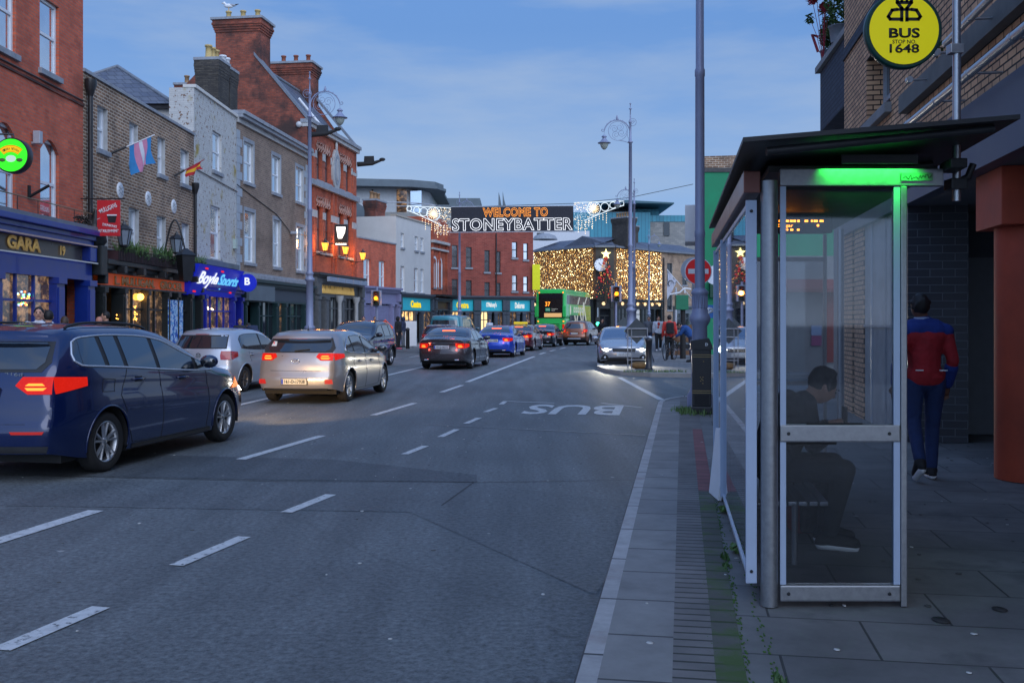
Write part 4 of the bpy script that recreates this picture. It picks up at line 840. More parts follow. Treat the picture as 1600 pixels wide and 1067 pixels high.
# ---- 3 peeling white
F3 = Face((-11.5,36.002),(-11.45,41.35))
up3 = F3.R(332,346,203,272); lo3 = F3.R(329,344,320,407)
H3 = ZH(180,41.3)
zs3 = F3.uz(310,428,-.3)[1]
b3 = building("peeling_house", "narrow white painted brick house with badly peeling paint", F3, H3-.1, [tuple(up3),tuple(lo3),(.3,F3.L-.3,0,2.9)], peeling, .9)
window(b3, up3); window(b3, lo3); coping(b3, F3.L, H3-.1, cream, .12, .08)
k = MB(); k.box(0,F3.L,-.14,-.001,3.75,3.95,slateblue); k.box(0,F3.L,-.03,-.001,2.9,3.75,slateblue); k.tube([(0,-.04,7.15),(F3.L,-.04,7.0)],.02,black,5); k.build("band", b3)
k = MB(); k.bbox(F3.L-.5,F3.L-.2,-.12,-.001,4.6,5.0,mat("meter_box",(.4,.5,.45),.6),.02); k.build("meter_box", b3)
s3 = shopfront(b3, F3, .15, F3.L-.25, 3.0, 2.95, 2.75, 2.6, mat("bookmaker_blue",S((20,34,150)),.4,var=.08,coat=.2), mat("bookmaker_blue2",S((20,30,160)),.4), [("win",3,warmdim),("door",.8)], pil=.22)
# angled fascia sign
us0, us1 = F3.u(310,-.7), F3.u(379,-.7)+.1; bsb = mat("sign_blue", S((20,40,180)), .4, var=.05, es=.16, ecol=S((20,40,230)))
us1 = min(us1, F3.L+1.2)
k = MB(); P0, P1, P2, P3 = (us0,-.30,2.55), (us1,-.30,2.55), (us1,-.75,3.62), (us0,-.75,3.62)
k.add([P0,P1,P2,P3,(us0,-.02,2.55),(us1,-.02,2.55),(us1,-.02,3.62),(us0,-.02,3.62)], [(0,1,2,3),(5,4,7,6),(4,0,3,7),(1,5,6,2),(3,2,6,7),(4,5,1,0)], bsb)
sgn = thing("shop_sign", "blue angled bookmaker sign with white and pale blue lettering", "sign", (F3.p.x,F3.p.y,0), F3.rz); k.build("board", sgn)
tl = math.atan2(.45,1.07); cw = us1-us0
for body, fx, fw, mt_ in (("Boyle",.28,.40,emi("lit_white",(.85,.9,1),1.1)),("Sports",.72,.44,emi("lit_cyan",(.15,.6,1),1.0))):
    c_ = Vector(P0).lerp(Vector(P1), fx).lerp(Vector(P3).lerp(Vector(P2), fx), .52); text(body, cw*fw, .62, mt_, sgn, (c_.x,c_.y-.02,c_.z), (pi/2+tl*1.0,0,0), ext=.01, bold=.03, shear=.15)
k = MB(); rdm = emi("lit_red",(1,.03,.05),.9)
for fx, fz in ((.16,.88),(.10,.12),(.50,.86),(.86,.18)): c_ = Vector(P0).lerp(Vector(P1), fx).lerp(Vector(P3).lerp(Vector(P2), fx), fz); k.box(c_.x-.14,c_.x+.14,c_.y-.03,c_.y-.01,c_.z-.03,c_.z+.03,rdm)
k.build("mark", sgn)
rb2 = thing("round_shop_sign", "small blue round projecting sign beside the angled bookmaker sign", "sign", tuple(F3.W(F3.u(387,-.9),-.9,F3.uz(387,442,-.9)[1])), 0); rr2 = .36
MB().lathe([(rr2,-.05),(rr2,.05)], bsb, n=28, axis="y").build("face", rb2); text("B", .22,.3,emi("lit_white",(1,1,1),1),rb2,(0,-.052,.06),ext=.004,bold=.03); text("BETTING",.34,.05,emi("lit_white",(1,1,1),1),rb2,(0,-.052,-.2),ext=.002) if False else None
MB().tube([(-.9,0,0),(-rr2,0,0)],.02,black,6).build("bracket", rb2)
k = MB()
for _ in range(10): u_, z_ = F3.uz(random.uniform(312,335),random.uniform(478,484),-.2); k.ball((u_,-.2,z_),.03,emi("warm_white_bulb",(1,.75,.4),7),6,4)
k.build("downlight", s3)
# chimneys of white house
CH_A = (H3+2.05, brick("dark_brick",S((84,78,70)),S((60,56,54)),S((60,58,56)),var=.4),)
CH_B = (H3+2.0,)

# ---- 4 dun brick
F4 = Face((-11.45,41.36),(-10.5,51.07)); H4 = 10.4
up4 = row([F4.R(381,396,221,290),F4.R(425,438,242,305),F4.R(462,474,258,317)])
lo4 = row([F4.R(382,398,330,413),F4.R(427,438,342,419),F4.R(463,474,352,422)])
b4 = building("brick_terrace", "three bay dun brick building with pale quoins over dark green shops", F4, H4-.5, up4+lo4+[(.2,F4.L-.2,0,2.7)], brown_brick2, 8)
for r_ in up4+lo4: window(b4, r_, rv=.1)
k = MB(); quo = mat("blue_grey_quoin",(.34,.38,.42),.7,var=.15)
k.bbox(0,F4.L,-.10,.3,H4-.498,H4-.3,stone,.01).bbox(0,F4.L,-.28,.3,H4-.298,H4-.16,sill_m,.015).bbox(0,F4.L,-.36,.4,H4-.158,H4,sill_m,.02)
i = 0; z_ = 3.75
while z_ < H4-.8:
    w = .62 if i % 2 else .38; k.box(.0,w,-.025,-.001,z_,z_+.33,quo); k.box(F4.L-w*.8,F4.L,-.025,-.001,z_,z_+.33,quo); z_ += .345; i += 1
k.bbox(0,F4.L,-.3,0,3.45,3.62,sill_m,.02); k.bbox(0,F4.L,-.08,0,3.62,3.72,sill_m,.01); k.build("cornice", b4)
for r_ in lo4+up4:
    k = MB(); k.box(r_[0]-.1,r_[1]+.1,-.015,-.001,r_[3],r_[3]+.16,sill_m); k.box(r_[1],r_[1]+.1,-.015,-.001,r_[2],r_[3],quo); k.box(r_[0]-.1,r_[0],-.015,-.001,r_[2],r_[3],quo); k.build("window_surround", b4)
chimney(b4, .3, 1.5, .9, 1.9, 9.8, 12.7, MATS["dark_brick"], 3, .05, mat("buff_pot",S((190,165,110)),.8,var=.2)); chimney(b4, 2.1, 3.0, 1.1, 1.9, 9.8, 12.75, MATS["dark_brick"], 2, .05, white)
k = MB(); k.tube([(0,-.03,7.3),(F4.L*.5,-.03,6.6),(F4.L*.72,-.05,5.9),(F4.L,-.03,6.0)],.02,black,5); k.bbox(F4.L*.72-.1,F4.L*.72+.1,-.3,-.02,5.85,5.98,galv,.02); k.build("cable", b4)
s4 = shopfront(b4, F4, .1, F4.L-.1, 3.42, 3.1, 2.55, 2.45, dkgreen_shop, grey_shop, [("door",1.1),("win",1.9),("win",.9,warmdim),("win",2.4),("door",.9)], pil=.22)
MB().box(.1,3.3,-.52,-.31,2.5,3.15,slateblue).build("fascia_panel", s4)

# ---- 5 ornate pub, its gable facing down the street
F5 = Face((-10.5,51.08),(-9.29,59.5)); H5 = 12.0
def px5(a, b, t, c): r_ = F5.R(a,b,t,c); m_ = (r_[0]+r_[1])/2; return (m_-.48,m_+.48,r_[2],r_[3])
up5 = row([px5(496,502,226,283),px5(509,515,235,289),px5(530,535,246,297),px5(542,547,252,302)])
lo5 = row([px5(496,503,320,395),px5(509,516,325,398),px5(530,536,332,400),px5(543,549,338,402)])
b5 = building("corner_pub", "ornate orange red brick pub with pale stone bands and tall chimneys", F5, H5-.4, up5+lo5+[(.4,F5.L-.4,0,3.2)], orange_brick, 9, side=gable_brick)
for r_ in up5+lo5: window(b5, r_, frame=mat("dark_red_frame",(.10,.035,.03),.5), rv=.2)
k = MB(); k.bbox(-.05,F5.L+.05,-.2,.3,H5-.398,H5-.2,stone,.02).bbox(-.08,F5.L+.08,-.3,.35,H5-.198,H5,sill_m,.02); 
def band5(z0_, z1_, d=.04, mt_=stone, ops=[]):
    x = 0
    for o in sorted(ops): k.box(x,o[0],-d,-.001,z0_,z1_,mt_); x = o[1]
    k.box(x,F5.L,-d,-.001,z0_,z1_,mt_)
zb_hi = up5[0][2]+(up5[0][3]-up5[0][2])*.62; zb_lo = lo5[0][2]+(lo5[0][3]-lo5[0][2])*.72
band5(zb_hi,zb_hi+.38,.05,stone,up5); band5(zb_lo,zb_lo+.38,.05,stone,lo5); k.bbox(0,F5.L,-.22,0,up5[0][2]-.42,up5[0][2]-.12,sill_m,.03)
k.build("stone_band", b5)
k = MB()
for x_ in [0.02, up5[0][0]-.62, (up5[1][1]+up5[2][0])/2-.5, (up5[1][1]+up5[2][0])/2+.2, up5[3][1]+.25, F5.L-.5]:
    for z0_, z1_ in ((3.9,zb_lo-.001),(zb_lo+.381,up5[0][2]-.43),(up5[0][2]-.1,zb_hi-.001),(zb_hi+.381,H5-1.6)): k.box(x_,x_+.26,-.06,-.001,z0_,z1_,orange_brick)
k.build("brick_pier", b5)
relief = mat("terracotta_relief",(.42,.25,.2),.8,var=.4,scale=12)
for c_ in (F5.L*.27,F5.L*.72):
    for z_ in (H5-1.15, up5[0][2]-1.15):
        k = MB()
        for i in range(7): x_ = c_-1.0+i*.33; k.tube([(x_,-.02,z_+.2*sin(i)),(x_+.16,-.05,z_+.28),(x_+.2,-.04,z_-.1),(x_+.05,-.03,z_-.24)], .035, relief, 5); k.ball((x_+.1,-.02,z_),(.08,.05,.11),relief,6,4)
        k.build("relief", b5)
u_, z_ = F5.uz(523,266); k = MB(); n = 20; k.prism([(u_+.62*cos(2*pi*i/n)*(1-.15*sin(2*pi*i/n)), z_+1.15*sin(2*pi*i/n)) for i in range(n)][::-1], -.14,-.001, stone); k.prism([(u_+.4*cos(2*pi*i/n), z_+.85*sin(2*pi*i/n)) for i in range(n)][::-1], -.17,-.14, sill_m); k.prism([(u_+.2*cos(2*pi*i/n), z_+.6*sin(2*pi*i/n)) for i in range(n)][::-1], -.2,-.17, stone); k.ball((u_,-.1,z_+1.3),(.12,.08,.3),stone,8,5); k.build("crest", b5)
for u__ in (.2, F5.L+.15):
    z_ = F5.uz(490,215)[1] if u__ < 1 else F5.uz(560,258)[1]; k = MB(); k.tube([(u__,0,z_),(u__+.1,-.9,z_+.05),(u__+.15,-1.5,z_+.25)], [.15,.12,.06], blackm, 8); k.ball((u__+.15,-1.5,z_+.28),(.11,.2,.11),blackm,8,5); k.prism([(u__,z_+.1),(u__+.1,z_+.5),(u__+.2,z_+.1)],-1.0,-.4,blackm); k.build("gargoyle", b5)
# roof: ridge parallel to the street; gable end wall rises above it and carries the chimneys
k = MB(); rz_, ry_ = 15.1, 3.1; k.add([(.4,.3,H5-.35),(F5.L-.2,.3,H5-.35),(F5.L-.2,ry_,rz_),(.4,ry_,rz_)], [(0,1,2,3)], slate); k.add([(.4,7.5,H5-.4),(F5.L-.2,7.5,H5-.4),(F5.L-.2,4.6,rz_),(.4,4.6,rz_)], [(3,2,1,0)], slate); k.add([(.4,ry_,rz_),(F5.L-.2,ry_,rz_),(F5.L-.2,4.6,rz_),(.4,4.6,rz_)],[(0,1,2,3)],leadm); k.tube([(.4,ry_,rz_+.04),(F5.L-.2,ry_,rz_+.04)],.09,leadm,6); k.build("roof", b5)
for x0_, x1_ in ((-.02,.4),(F5.L-.2,F5.L+.1)):
    k = MB(); k.prism([(.0,H5-.5),(.0,H5-.1),(2.85,rz_+.25),(5.2,rz_+.25),(9,H5-.4),(9,0),(0,0)] if x0_ < 0 else [(.3,H5-.4),(2.9,rz_+.2),(5.0,rz_+.2),(7.6,H5-.4)], x0_, x1_, gable_brick, "x"); k.prism([(-.05,H5-.10),(-.05,H5+.08),(2.85,rz_+.43),(2.85,rz_+.25)], x0_-.06, x1_+.06, leadm, "x"); k.build("gable_wall", b5)
gx = F5.uz  # chimney stacks
chimney(b5,-.03,1.4,2.55,4.95,rz_-2.0,17.35,gable_brick,3,.16,mat("buff_pot",S((170,130,90)),.8,var=.2))
chimney(b5,F5.L-1.3,F5.L+.12,2.4,4.7,rz_-1.8,16.9,gable_brick,3,.16,mat("red_pot",S((140,80,60)),.8,var=.2))
k = MB(); k.tube([(F5.L-3.5,.3,H5-.2),(F5.L-3.5,ry_-.8,rz_-.9),(F5.L-3.4,ry_-.8,rz_-.9)],.08,white,6); k.build("roof_flashing", b5)
k = MB(); k.ball((.0-.12,-.0+.4,F5.uz(482,196)[1]),(.16,.16,.16),mat("camera_dome",(.5,.5,.5),.2),10,6); k.build("dome_camera", b5)
mgrey = mat("stone_grey_shopfront",(.10,.105,.11),.6,var=.3,scale=5)
s5 = shopfront(b5, F5, .15, F5.L-.15, 4.15, 3.62, 2.98, 2.9, mgrey, mat("pub_fascia",(.05,.05,.05),.4), [("door",.9),("win",2.6),("win",2.6),("door",.7)], pil=.5, proud=.45, cor=mat("black_cornice",(.03,.032,.035),.5,var=.3))
k = MB()
for i in range(5): a_ = .9+i*1.4; k.prism([(a_,3.95),(a_+1.25,3.95),(a_+1.25,3.7),(a_,3.7)][::-1],-.9,-.75,mat("pale_blue_canvas",(.25,.3,.38),.7))
k.build("canopy_trim", s5)
ua, ub_ = F5.u(497,-.36), F5.u(552,-.36); text("MULLIGAN & HANLEY", ub_-ua, .42, gold, s5, ((ua+ub_)/2,-.37,3.28), ext=.03, bold=.04) if False else None
k = MB(); x_ = ua; zc_ = 3.3
while x_ < ub_: k.tube([(x_,-.37,zc_-.2),(x_+.02,-.37,zc_+.22),(x_+.16,-.37,zc_+random.uniform(-.1,.22)),(x_+.17,-.37,zc_-.2)], .035, gold, 5); x_ += .30
k.build("lettering", s5)
for pxx in (530,556): 
    k = MB(); u_ = F5.u(pxx,-.6); k.lathe([(.16,.3),(.12,.5),(.11,2.6),(.2,2.8),(.24,3.0)], stone, (u_,-.62,0), 12); k.build("column", s5)
lampo = emi("amber_lantern",(1,.34,.04),4)
for i, (px_, py_, lb) in enumerate([(508,385,"lit amber lantern nearest on the orange pub's cornice"),(540,391,"lit amber lantern between the pub's crest sign and its far corner"),(567,400,"lit amber lantern at the far corner of the orange pub")]):
    t_ = wall_lantern("wall_lantern", lb, F5, px_, py_, .18, lampo, off=-.75)
    l_ = bpy.data.lights.new("lantern_light","POINT"); l_.energy = 55; l_.color = (1,.42,.10); l_.shadow_soft_size = .2; q = bpy.data.objects.new("lantern_light", l_); COL.objects.link(q); q.parent = t_; q.location = (0,.25,.15)
bs = thing("crest_sign", "square lit sign with a white harp shape on the orange pub", "sign", tuple(F5.W(F5.u(533,-.9),-.9,F5.uz(533,365,-.9)[1])), 0); q_ = 14*55/FX
MB().bbox(-q_*.72,q_*.72,-.06,.06,-q_*1.0,q_,black,.03).build("box", bs); k = MB(); lw = emi("lit_sign_white",(1,.93,.85),3.2)
k.prism([(-q_*.5,q_*.7),(q_*.5,q_*.7),(q_*.42,q_*.1),(.05,-q_*.55),(-.15,-q_*.55),(-q_*.42,q_*.1)][::-1],-.075,-.06,lw); k.box(-q_*.65,q_*.65,-.07,-.06,-q_*1.32,-q_*1.02,black); k.build("emblem", bs); text("GUINNESS", q_*1.2, q_*.2, lw, bs, (0,-.072,-q_*1.17), ext=.003, bold=.03); MB().tube([(-1,0,-q_*1.1),(0,0,-q_*1.1),(0,0,-q_*1.6)],.03,black,6).build("bracket", bs)

# ---- 6 low red brick
F6 = Face((-9.28,59.55),(-7.6,65.1)); H6 = 6.6
op6 = row([tuple(F6.R(568,579,404,465)),tuple(F6.R(592,602,407,447))]); op6 = [(a,b,op6[0][2],op6[0][3]) for a,b,_,_ in op6]
b6 = building("low_brick_building", "low red brick building over a lilac grey shopfront", F6, H6, op6+[(.2,F6.L-.2,0,3.0)], red_brick, 7)
for r_ in op6: window(b6, r_, rv=.1)
coping(b6, F6.L, H6, sill_m, .1, .06)
s6 = shopfront(b6, F6, .1, F6.L-.05, 3.75, 3.4, 2.85, 2.7, lilac_shop, lilac_shop, [("shut",1.4,lilac_shop),("shut",2.6,lilac_shop),("door",.8)], pil=.28)
# ---- 7 white render
F7 = Face((-7.58,65.12),(-5.87,71.9)); H7 = 8.5
up7 = [tuple(F7.R(a,b,368,391)) for a,b in ((626,631),(648,653),(657,662))]; lo7 = [tuple(F7.R(a,b,418,457)) for a,b in ((626,632),(647,653),(657,662))]
up7 = row(up7); lo7 = row(lo7)
b7 = building("white_rendered_building", "plain white rendered building with narrow windows and a turquoise shop", F7, H7, up7+lo7+[(.2,F7.L-.2,0,2.9)], mat("white_render",S((205,203,198)),.8,var=.08,scale=1.0), 7)
for r_ in up7+lo7: window(b7, r_, rv=.08, glass=wglass)
coping(b7, F7.L, H7, mat("buff_coping",(.4,.36,.3),.8), .12, .08); chimney(b7, 2.6, 4.4, 2.5, 3.3, H7, H7+1.5, gable_brick, 3, .1)
def lit_shop(par, F, u0, u1, label, tc=None, zf=3.45, yb=None, lit=warmglass, wfrac=.5, kind=None):
    s_ = shopfront(par, F, u0, u1, zf+.3, zf, zf-.85, zf-.95, grey_shop, turq, kind or [("win",1.4,lit),("door",.6),("win",1.0,warmdim)], pil=.3, proud=.2)
    w = (u1-u0)*wfrac; text(label, w, .48, tc, s_, ((u0+u1)/2,-.12,zf-.42), ext=.02, bold=.04); return s_
ylt = emi("lit_yellow_sign",(1,.75,.03),1.0); wht = emi("lit_white_sign",(.9,.95,1),.85)
lit_shop(b7, F7, .1, F7.L-.1, "Centra", ylt, 3.2, wfrac=.30)
# ---- 8 narrow ornate brick
F8 = Face((-5.86,71.95),(-4.95,75.5)); H8 = 9.2
o8 = [(.5,1.05,4.1,5.9),(1.7,2.3,4.1,5.9)]
b8 = building("narrow_ornate_building", "narrow ornate red brick front with white arched window heads", F8, H8, o8+[(.2,F8.L-.2,0,2.9)], orange_brick, 7)
for r_ in o8: window(b8, r_, rv=.08); k = MB(); c = (r_[0]+r_[1])/2; band_(k, .30, .46, 0, pi, -.03, white, c, 5.9); k.box(c-.46,c-.3,-.05,-.001,4.1,5.9,white); k.box(c+.3,c+.46,-.05,-.001,4.1,5.9,white); k.build("arch", b8)
k = MB(); k.bbox(0,F8.L,-.3,0,7.3,7.5,stone,.03).bbox(0,F8.L,-.2,0,6.8,6.95,stone,.03).bbox(.1,F8.L-.1,-.9,0,3.4,3.55,blackm,.03)
for i in range(12): x_ = .15+i*(F8.L-.3)/11; k.tube([(x_,-.85,3.55),(x_,-.85,4.2)],.02,blackm,4)
for x_ in (.1,F8.L*.45,F8.L-.3): k.box(x_,x_+.22,-.12,-.001,4.0,H8-.3,orange_brick)
k.bbox(.6,1.1,.0,.4,H8,H8+.9,stone,.05); k.bbox(1.6,2.1,.0,.4,H8,H8+.6,stone,.05); k.build("balcony", b8)
shopfront(b8, F8, .05, F8.L-.05, 3.3, 3.1, 2.5, 2.4, grey_shop, mat("dark_wood",(.08,.04,.025),.5), [("win",1,dglass)], pil=.3)
# ---- 9 big red brick block facing us
F9 = Face((-4.94,75.52),(1.66,78.3)); H9 = 8.69
z9 = [ (706,715,383,418),(728,737,386,418),(757,765,391,425),(775,782,393,426),(800,808,378,403),(818,825,380,406),(706,715,436,466),(728,737,438,465),(757,765,441,466),(775,782,442,467),(800,808,430,455),(818,825,432,456)]
op9 = [tuple(F9.R(*q)) for q in z9]
b9 = building("brick_block", "long red brick block over three turquoise shops", F9, H9, op9+[(.1,F9.L-.1,0,2.6)], brick("plum_red_brick", S((158,76,62)), S((134,60,50)), S((146,96,84)), bw=.3,bh=.1,var=.3), 9)
for r_ in op9: window(b9, r_, frame=mat("dark_frame",(.04,.045,.05),.5), rv=.1)
coping(b9, F9.L, H9, sill_m, .08, .05); MB().lathe([(.05,3.6),(.05,8.4)], black, (F9.L*.56,-.08,0), 8).build("downpipe", b9)
L9 = F9.L/3
lit_shop(b9, F9, .05, L9, "Centra", ylt, 3.25, wfrac=.42); lit_shop(b9, F9, L9, 2*L9, "O'Mahony's", wht, 3.25, lit=emi("bright_shop",(1,.72,.35),1.6), wfrac=.36); lit_shop(b9, F9, 2*L9, F9.L-.02, "Delores", wht, 3.25, wfrac=.34, lit=warmdim)
ysg = thing("banner_sign", "small bright yellow vertical sign at the corner of the red brick block", "sign", (1.75,78.0,5.1)); MB().bbox(-.15,.45,-.05,.05,-1.05,.95,mat("yellow_board",S((225,225,20)),.5,es=.12,ecol=(.8,.8,.02)),.02).build("board", ysg)
# ---- behind: curved roof apartments, roof box, twin spire
bb = thing("apartment_block", "pale apartment block with a dark curved flat roof behind the brick pub", "building", (-13,80,0))
k = MB(); pl_ = [(-.8,-.5),(4.5,.6),(6.2,1.6),(7.0,3.2),(6.6,5),(6.6,12),(-.8,12)]; k.prism(pl_,0,10.4,far_grey,"z"); k.build("wall", bb)
k = MB(); pw = [(-.8,.5),(4.2,1.4),(5.6,2.4),(6.1,3.8),(6.1,12),(-.8,12)]; k.prism(pw,10.4,12.4,mat("pale_render",(.5,.53,.55),.8),"z"); k.build("penthouse", bb)
k = MB(); pr = [(-1.2,-.9),(5.0,.1),(6.9,1.3),(7.5,3.2),(7.2,5.5),(7.2,12.5),(-1.2,12.5)]; k.prism(pr,12.4,12.62,slateblue,"z"); k.prism([(x*.97,y+.15) for x,y in pr],12.62,13.0,slateblue,"z"); k.build("roof", bb)
k = MB(); k.tube([(x,y,11.2) for x,y in pl_[:5]],.04,galv,5).tube([(x,y,10.9) for x,y in pl_[:5]],.03,galv,5); k.build("railing", bb)
for x_, w, mt_ in ((1.6,.12,black),(3.6,.8,warmdim),(4.7,.9,wglass)): MB().box(x_,x_+w,.85+x_*.17-.25,1.2+x_*.17,10.5,12.3,mt_).build("window", bb)
bg2 = thing("slate_block", "dark slate covered block with a sloping side behind the low brick building", "building", (-12.4,72,0)); k = MB(); k.box(-2,4.3,0,4,0,8.1,slateblue); k.box(-2,4.0,-.15,.0,7.7,8.0,white); k.prism([(-2,8.1),(4.2,8.1),(1.2,10.2),(-2,11.2)],.1,4,slateblue); k.build("wall", bg2)
bg3 = thing("roof_plant_room", "low dark flat topped rooftop behind the welcome banner", "building", (-7.2,100,0)); k = MB(); k.box(-.2,4.4,0,6,0,12.9,far_grey); k.box(-.4,4.0,-.3,6,12.9,13.9,slateblue); k.build("wall", bg3)
sp = thing("twin_spire", "pair of dark pointed metal fins rising behind the welcome banner", "chimney", (-1.55,160,0)); k = MB(); k.prism([(-.7,17),(.7,17),(.7,19.6),(-.7,19.6)],-.6,.6,slateblue); k.prism([(-.65,19.6),(-.05,19.6),(-.35,21.3),(-.6,22.3)],-.4,.4,slateblue); k.prism([(.05,19.6),(.7,19.6),(.3,21.0),(.05,22.4)],-.4,.4,slateblue); k.box(-.5,.5,-.4,.4,0,17,far_grey); k.build("fin", sp)
# ================================================================ FAR END
pubwall = brick("lights_pub_wall", S((96,76,60)), S((80,62,50)), S((100,84,70)), bw=.3, bh=.1, var=.3)
pA, pB, pC, pD, pE = (2.53,116.0), (9.13,108.5), (11.1,108.5), (17.25,116.0), (24.0,122.3)
H10 = 9.75
def far_roof(par, L_, H, d=4.2, up=1.35, hipl=0, hipr=0):
    k = MB(); k.add([(-.1,-.3,H),(L_+.1,-.3,H),(L_-hipr,d,H+up),(hipl,d,H+up)], [(0,1,2,3)], slate); k.add([(-.1,-.3,H),(hipl,d,H+up),(hipl,d+3,H)],[(0,1,2)],slate); k.box(-.1,L_+.1,-.4,-.3,H-.15,H+.05,leadm); k.build("roof", par)
FA = Face(pA, pB); FC = Face(pB, pC); FD = Face(pC, pD); FE = Face(pD, pE)
bA = building("lights_pub", "corner pub wing left of the clock hidden under golden light strings", FA, H10, [(.2,FA.L-.2,0,3.0)], pubwall, 7); far_roof(bA, FA.L, H10)
bC = building("corner_bay", "narrow dark corner bay of the pub carrying the star and decorated tree", FC, H10, [(.2,FC.L-.2,0,3.0)], mat("dark_stone",(.06,.055,.05),.8,var=.3), 6); far_roof(bC, FC.L, H10)
bD = building("lights_pub", "corner pub wing right of the clock hidden under golden light strings", FD, H10, [(.2,FD.L-.2,0,3.0)], pubwall, 7); far_roof(bD, FD.L, H10)
opE = [(1.3,2.3,5.9,8.4),(4.2,5.2,5.9,8.4),(1.3,2.3,2.9,4.7)]
bE = building("brick_house", "brown brick house with dark windows joined to the lit pub", FE, H10, opE+[(3.2,6,0,2.8)], brown_brick, 7); far_roof(bE, FE.L, H10)
for r_ in opE: window(bE, r_, frame=MATS["dark_frame"], glass=dglass, rv=.1)
MB().lathe([(.09,0),(.09,9)], black, (.5,-.15,0), 8).build("downpipe", bE)
for b_, F_ in ((bA,FA),(bC,FC),(bD,FD)):
    s_ = shopfront(b_, F_, .05, F_.L-.05, 4.0, 3.65, 3.05, 2.95, blk_shop, mat("dark_pub_fascia",(.02,.02,.022),.5), [("win",1.5),("win",1.2,cream),("win",1.5),("door",.8)] if F_.L > 4 else [("door",1)], pil=.35)
    x_ = .8
    while x_ < F_.L-.4:
        k = MB(); k.ball((x_,-.6,3.5),(.2,.14,.2),emi("fascia_lamp",(1,.72,.4),1.4),8,5); k.build("fascia_lamp", s_); x_ += 1.55
shopfront(bE, FE, 2.4, 8, 3.4, 3.1, 2.6, 2.5, slateblue, slateblue, [("win",1),("win",1)], pil=.3)
chimney(bA, FA.L-.4, FA.L+1.9, 3.0, 4.4, H10, H10+3.3, gable_brick if False else MATS["dark_brick"], 6, .12)
chimney(bD, FD.L-.6, FD.L+1.0, 3.6, 4.8, H10, H10+3.2, MATS["dark_brick"], 3, .12)
# golden light curtains
g1, g2_, g3 = emi("gold_light",(1,.54,.14),3.6), emi("pale_gold_light",(1,.78,.38),8), emi("dim_gold_light",(.9,.36,.07),1.5)
wire = mat("brown_wire",(.10,.06,.03),.8)
def curtain_lights(name, label, F, u0, u1, z1, zlo, n):
    t_ = thing(name, label, "light strings", (F.p.x,F.p.y,0), F.rz); k = MB(); w = MB()
    for i in range(n):
        x = u0+(u1-u0)*(i+.5)/n; zb = zlo+random.uniform(0,.7)*random.random(); w.box(x-.006,x+.006,-.30,-.29,zb,z1,wire); z = z1-random.uniform(0,.1)
        while z > zb:
            r_ = random.random(); k.octa((x+random.gauss(0,.035), -.30+random.gauss(0,.05), z), random.choice([.024,.030,.038,.046]) if r_ < .93 else .062, g2_ if r_ < .17 or r_ > .95 else (g1 if r_ < .62 else g3)); z -= random.uniform(.07,.20)
    w.build("wire", t_); k.build("bulb_strings", t_); return t_
curtain_lights("light_curtain", "wide curtain of golden fairy lights over the wing left of the clock", FA, .1, FA.L-.1, 9.55, 3.9, 40)
curtain_lights("light_curtain", "curtain of golden fairy lights right of the star and tree", FD, .1, FD.L-.1, 9.5, 3.5, 38)
# clock, star, tree
ck = thing("wall_clock", "round white clock on a bracket beside the golden light strings", "clock", tuple(FC.W(.45,-.9,0))[:2]+(ZH(414,107.6),), 0)
MB().lathe([(.74,-.1),(.80,-.06),(.80,.16)], black, n=32, axis="y").build("case", ck); MB().lathe([(.68,-.12),(.68,-.105)], mat("clock_face",(.7,.74,.8),.5,es=.25), n=32, axis="y").build("face", ck)
k = MB()
for i in range(12): a = i*pi/6; k.tube([(.52*cos(a),-.125,.52*sin(a)),(.64*cos(a),-.125,.64*sin(a))],.03,black,4)
k.tube([(0,-.13,0),(-.22,-.13,.22)],.04,black,4); k.tube([(0,-.135,0),(.42,-.135,-.26)],.03,black,4); k.build("hands", ck); MB().tube([(0,0,.8),(0,.0,1.0),(0,.9,1.0)],.05,black,6).build("bracket", ck)
stt = thing("star_light", "glowing yellow star on top of the decorated tree", "star", tuple(FC.W(FC.L*.52,-.9,0))[:2]+(ZH(397,107.6),), 0)
k = MB(); pts = []
for i in range(10): a = pi/2+i*pi/5; r_ = .56 if i % 2 == 0 else .23; pts.append((r_*cos(a), r_*sin(a)))
k.prism(pts[::-1], -.08,.08, emi("star_glow",(1,.85,.35),3)); k.build("star", stt)
ct = thing("christmas_tree", "narrow dark tree hung with red baubles and lights on the pub corner", "tree", tuple(FC.W(FC.L*.5,-1.0,0))[:2]+(4.1,), 0)
k = MB(); pine = mat("dark_pine",(.03,.05,.03),.8,var=.4)
for _ in range(2600):
    h_ = random.random()**1.25; a = random.uniform(0,2*pi); R0 = 1.35*(1-h_)+.08; r_ = R0*random.uniform(.55,1.0)*(1+.18*sin(h_*45)); p = Vector((r_*cos(a), r_*sin(a)*.7, h_*4.5)); q = Vector((cos(a), sin(a)*.7, -.35))*.16; s_ = Vector((-sin(a), cos(a), 0))*.03; k.add([p-s_, p+s_, p+q], [(0,1,2)], pine)
k.build("foliage", ct); MB().lathe([(.1,-.6),(.03,4.3)], wire, n=8).build("trunk", ct)
k = MB(); rdb = mat("red_bauble",(.5,.02,.02),.25,es=.15,ecol=(1,.05,.03))
for _ in range(30): h_ = random.random(); a = random.uniform(pi,2*pi); R0 = 1.3*(1-h_)+.1; k.ball((R0*cos(a), R0*sin(a)*.75, h_*4.3), random.choice([.06,.09,.14]), rdb, 7, 5)
for _ in range(150): h_ = random.random(); a = random.uniform(pi,2*pi); R0 = 1.38*(1-h_)+.1; k.octa((R0*cos(a), R0*sin(a)*.75, h_*4.4), .03, random.choice([g1,g3,rdm]))
k.build("baubles", ct)
hw = mat("house_white",(.6,.62,.65),.7)
bf = thing("teal_building", "large modern teal clad building rising behind the lit pub", "building", (0,150,0)); sc_ = 150/FX
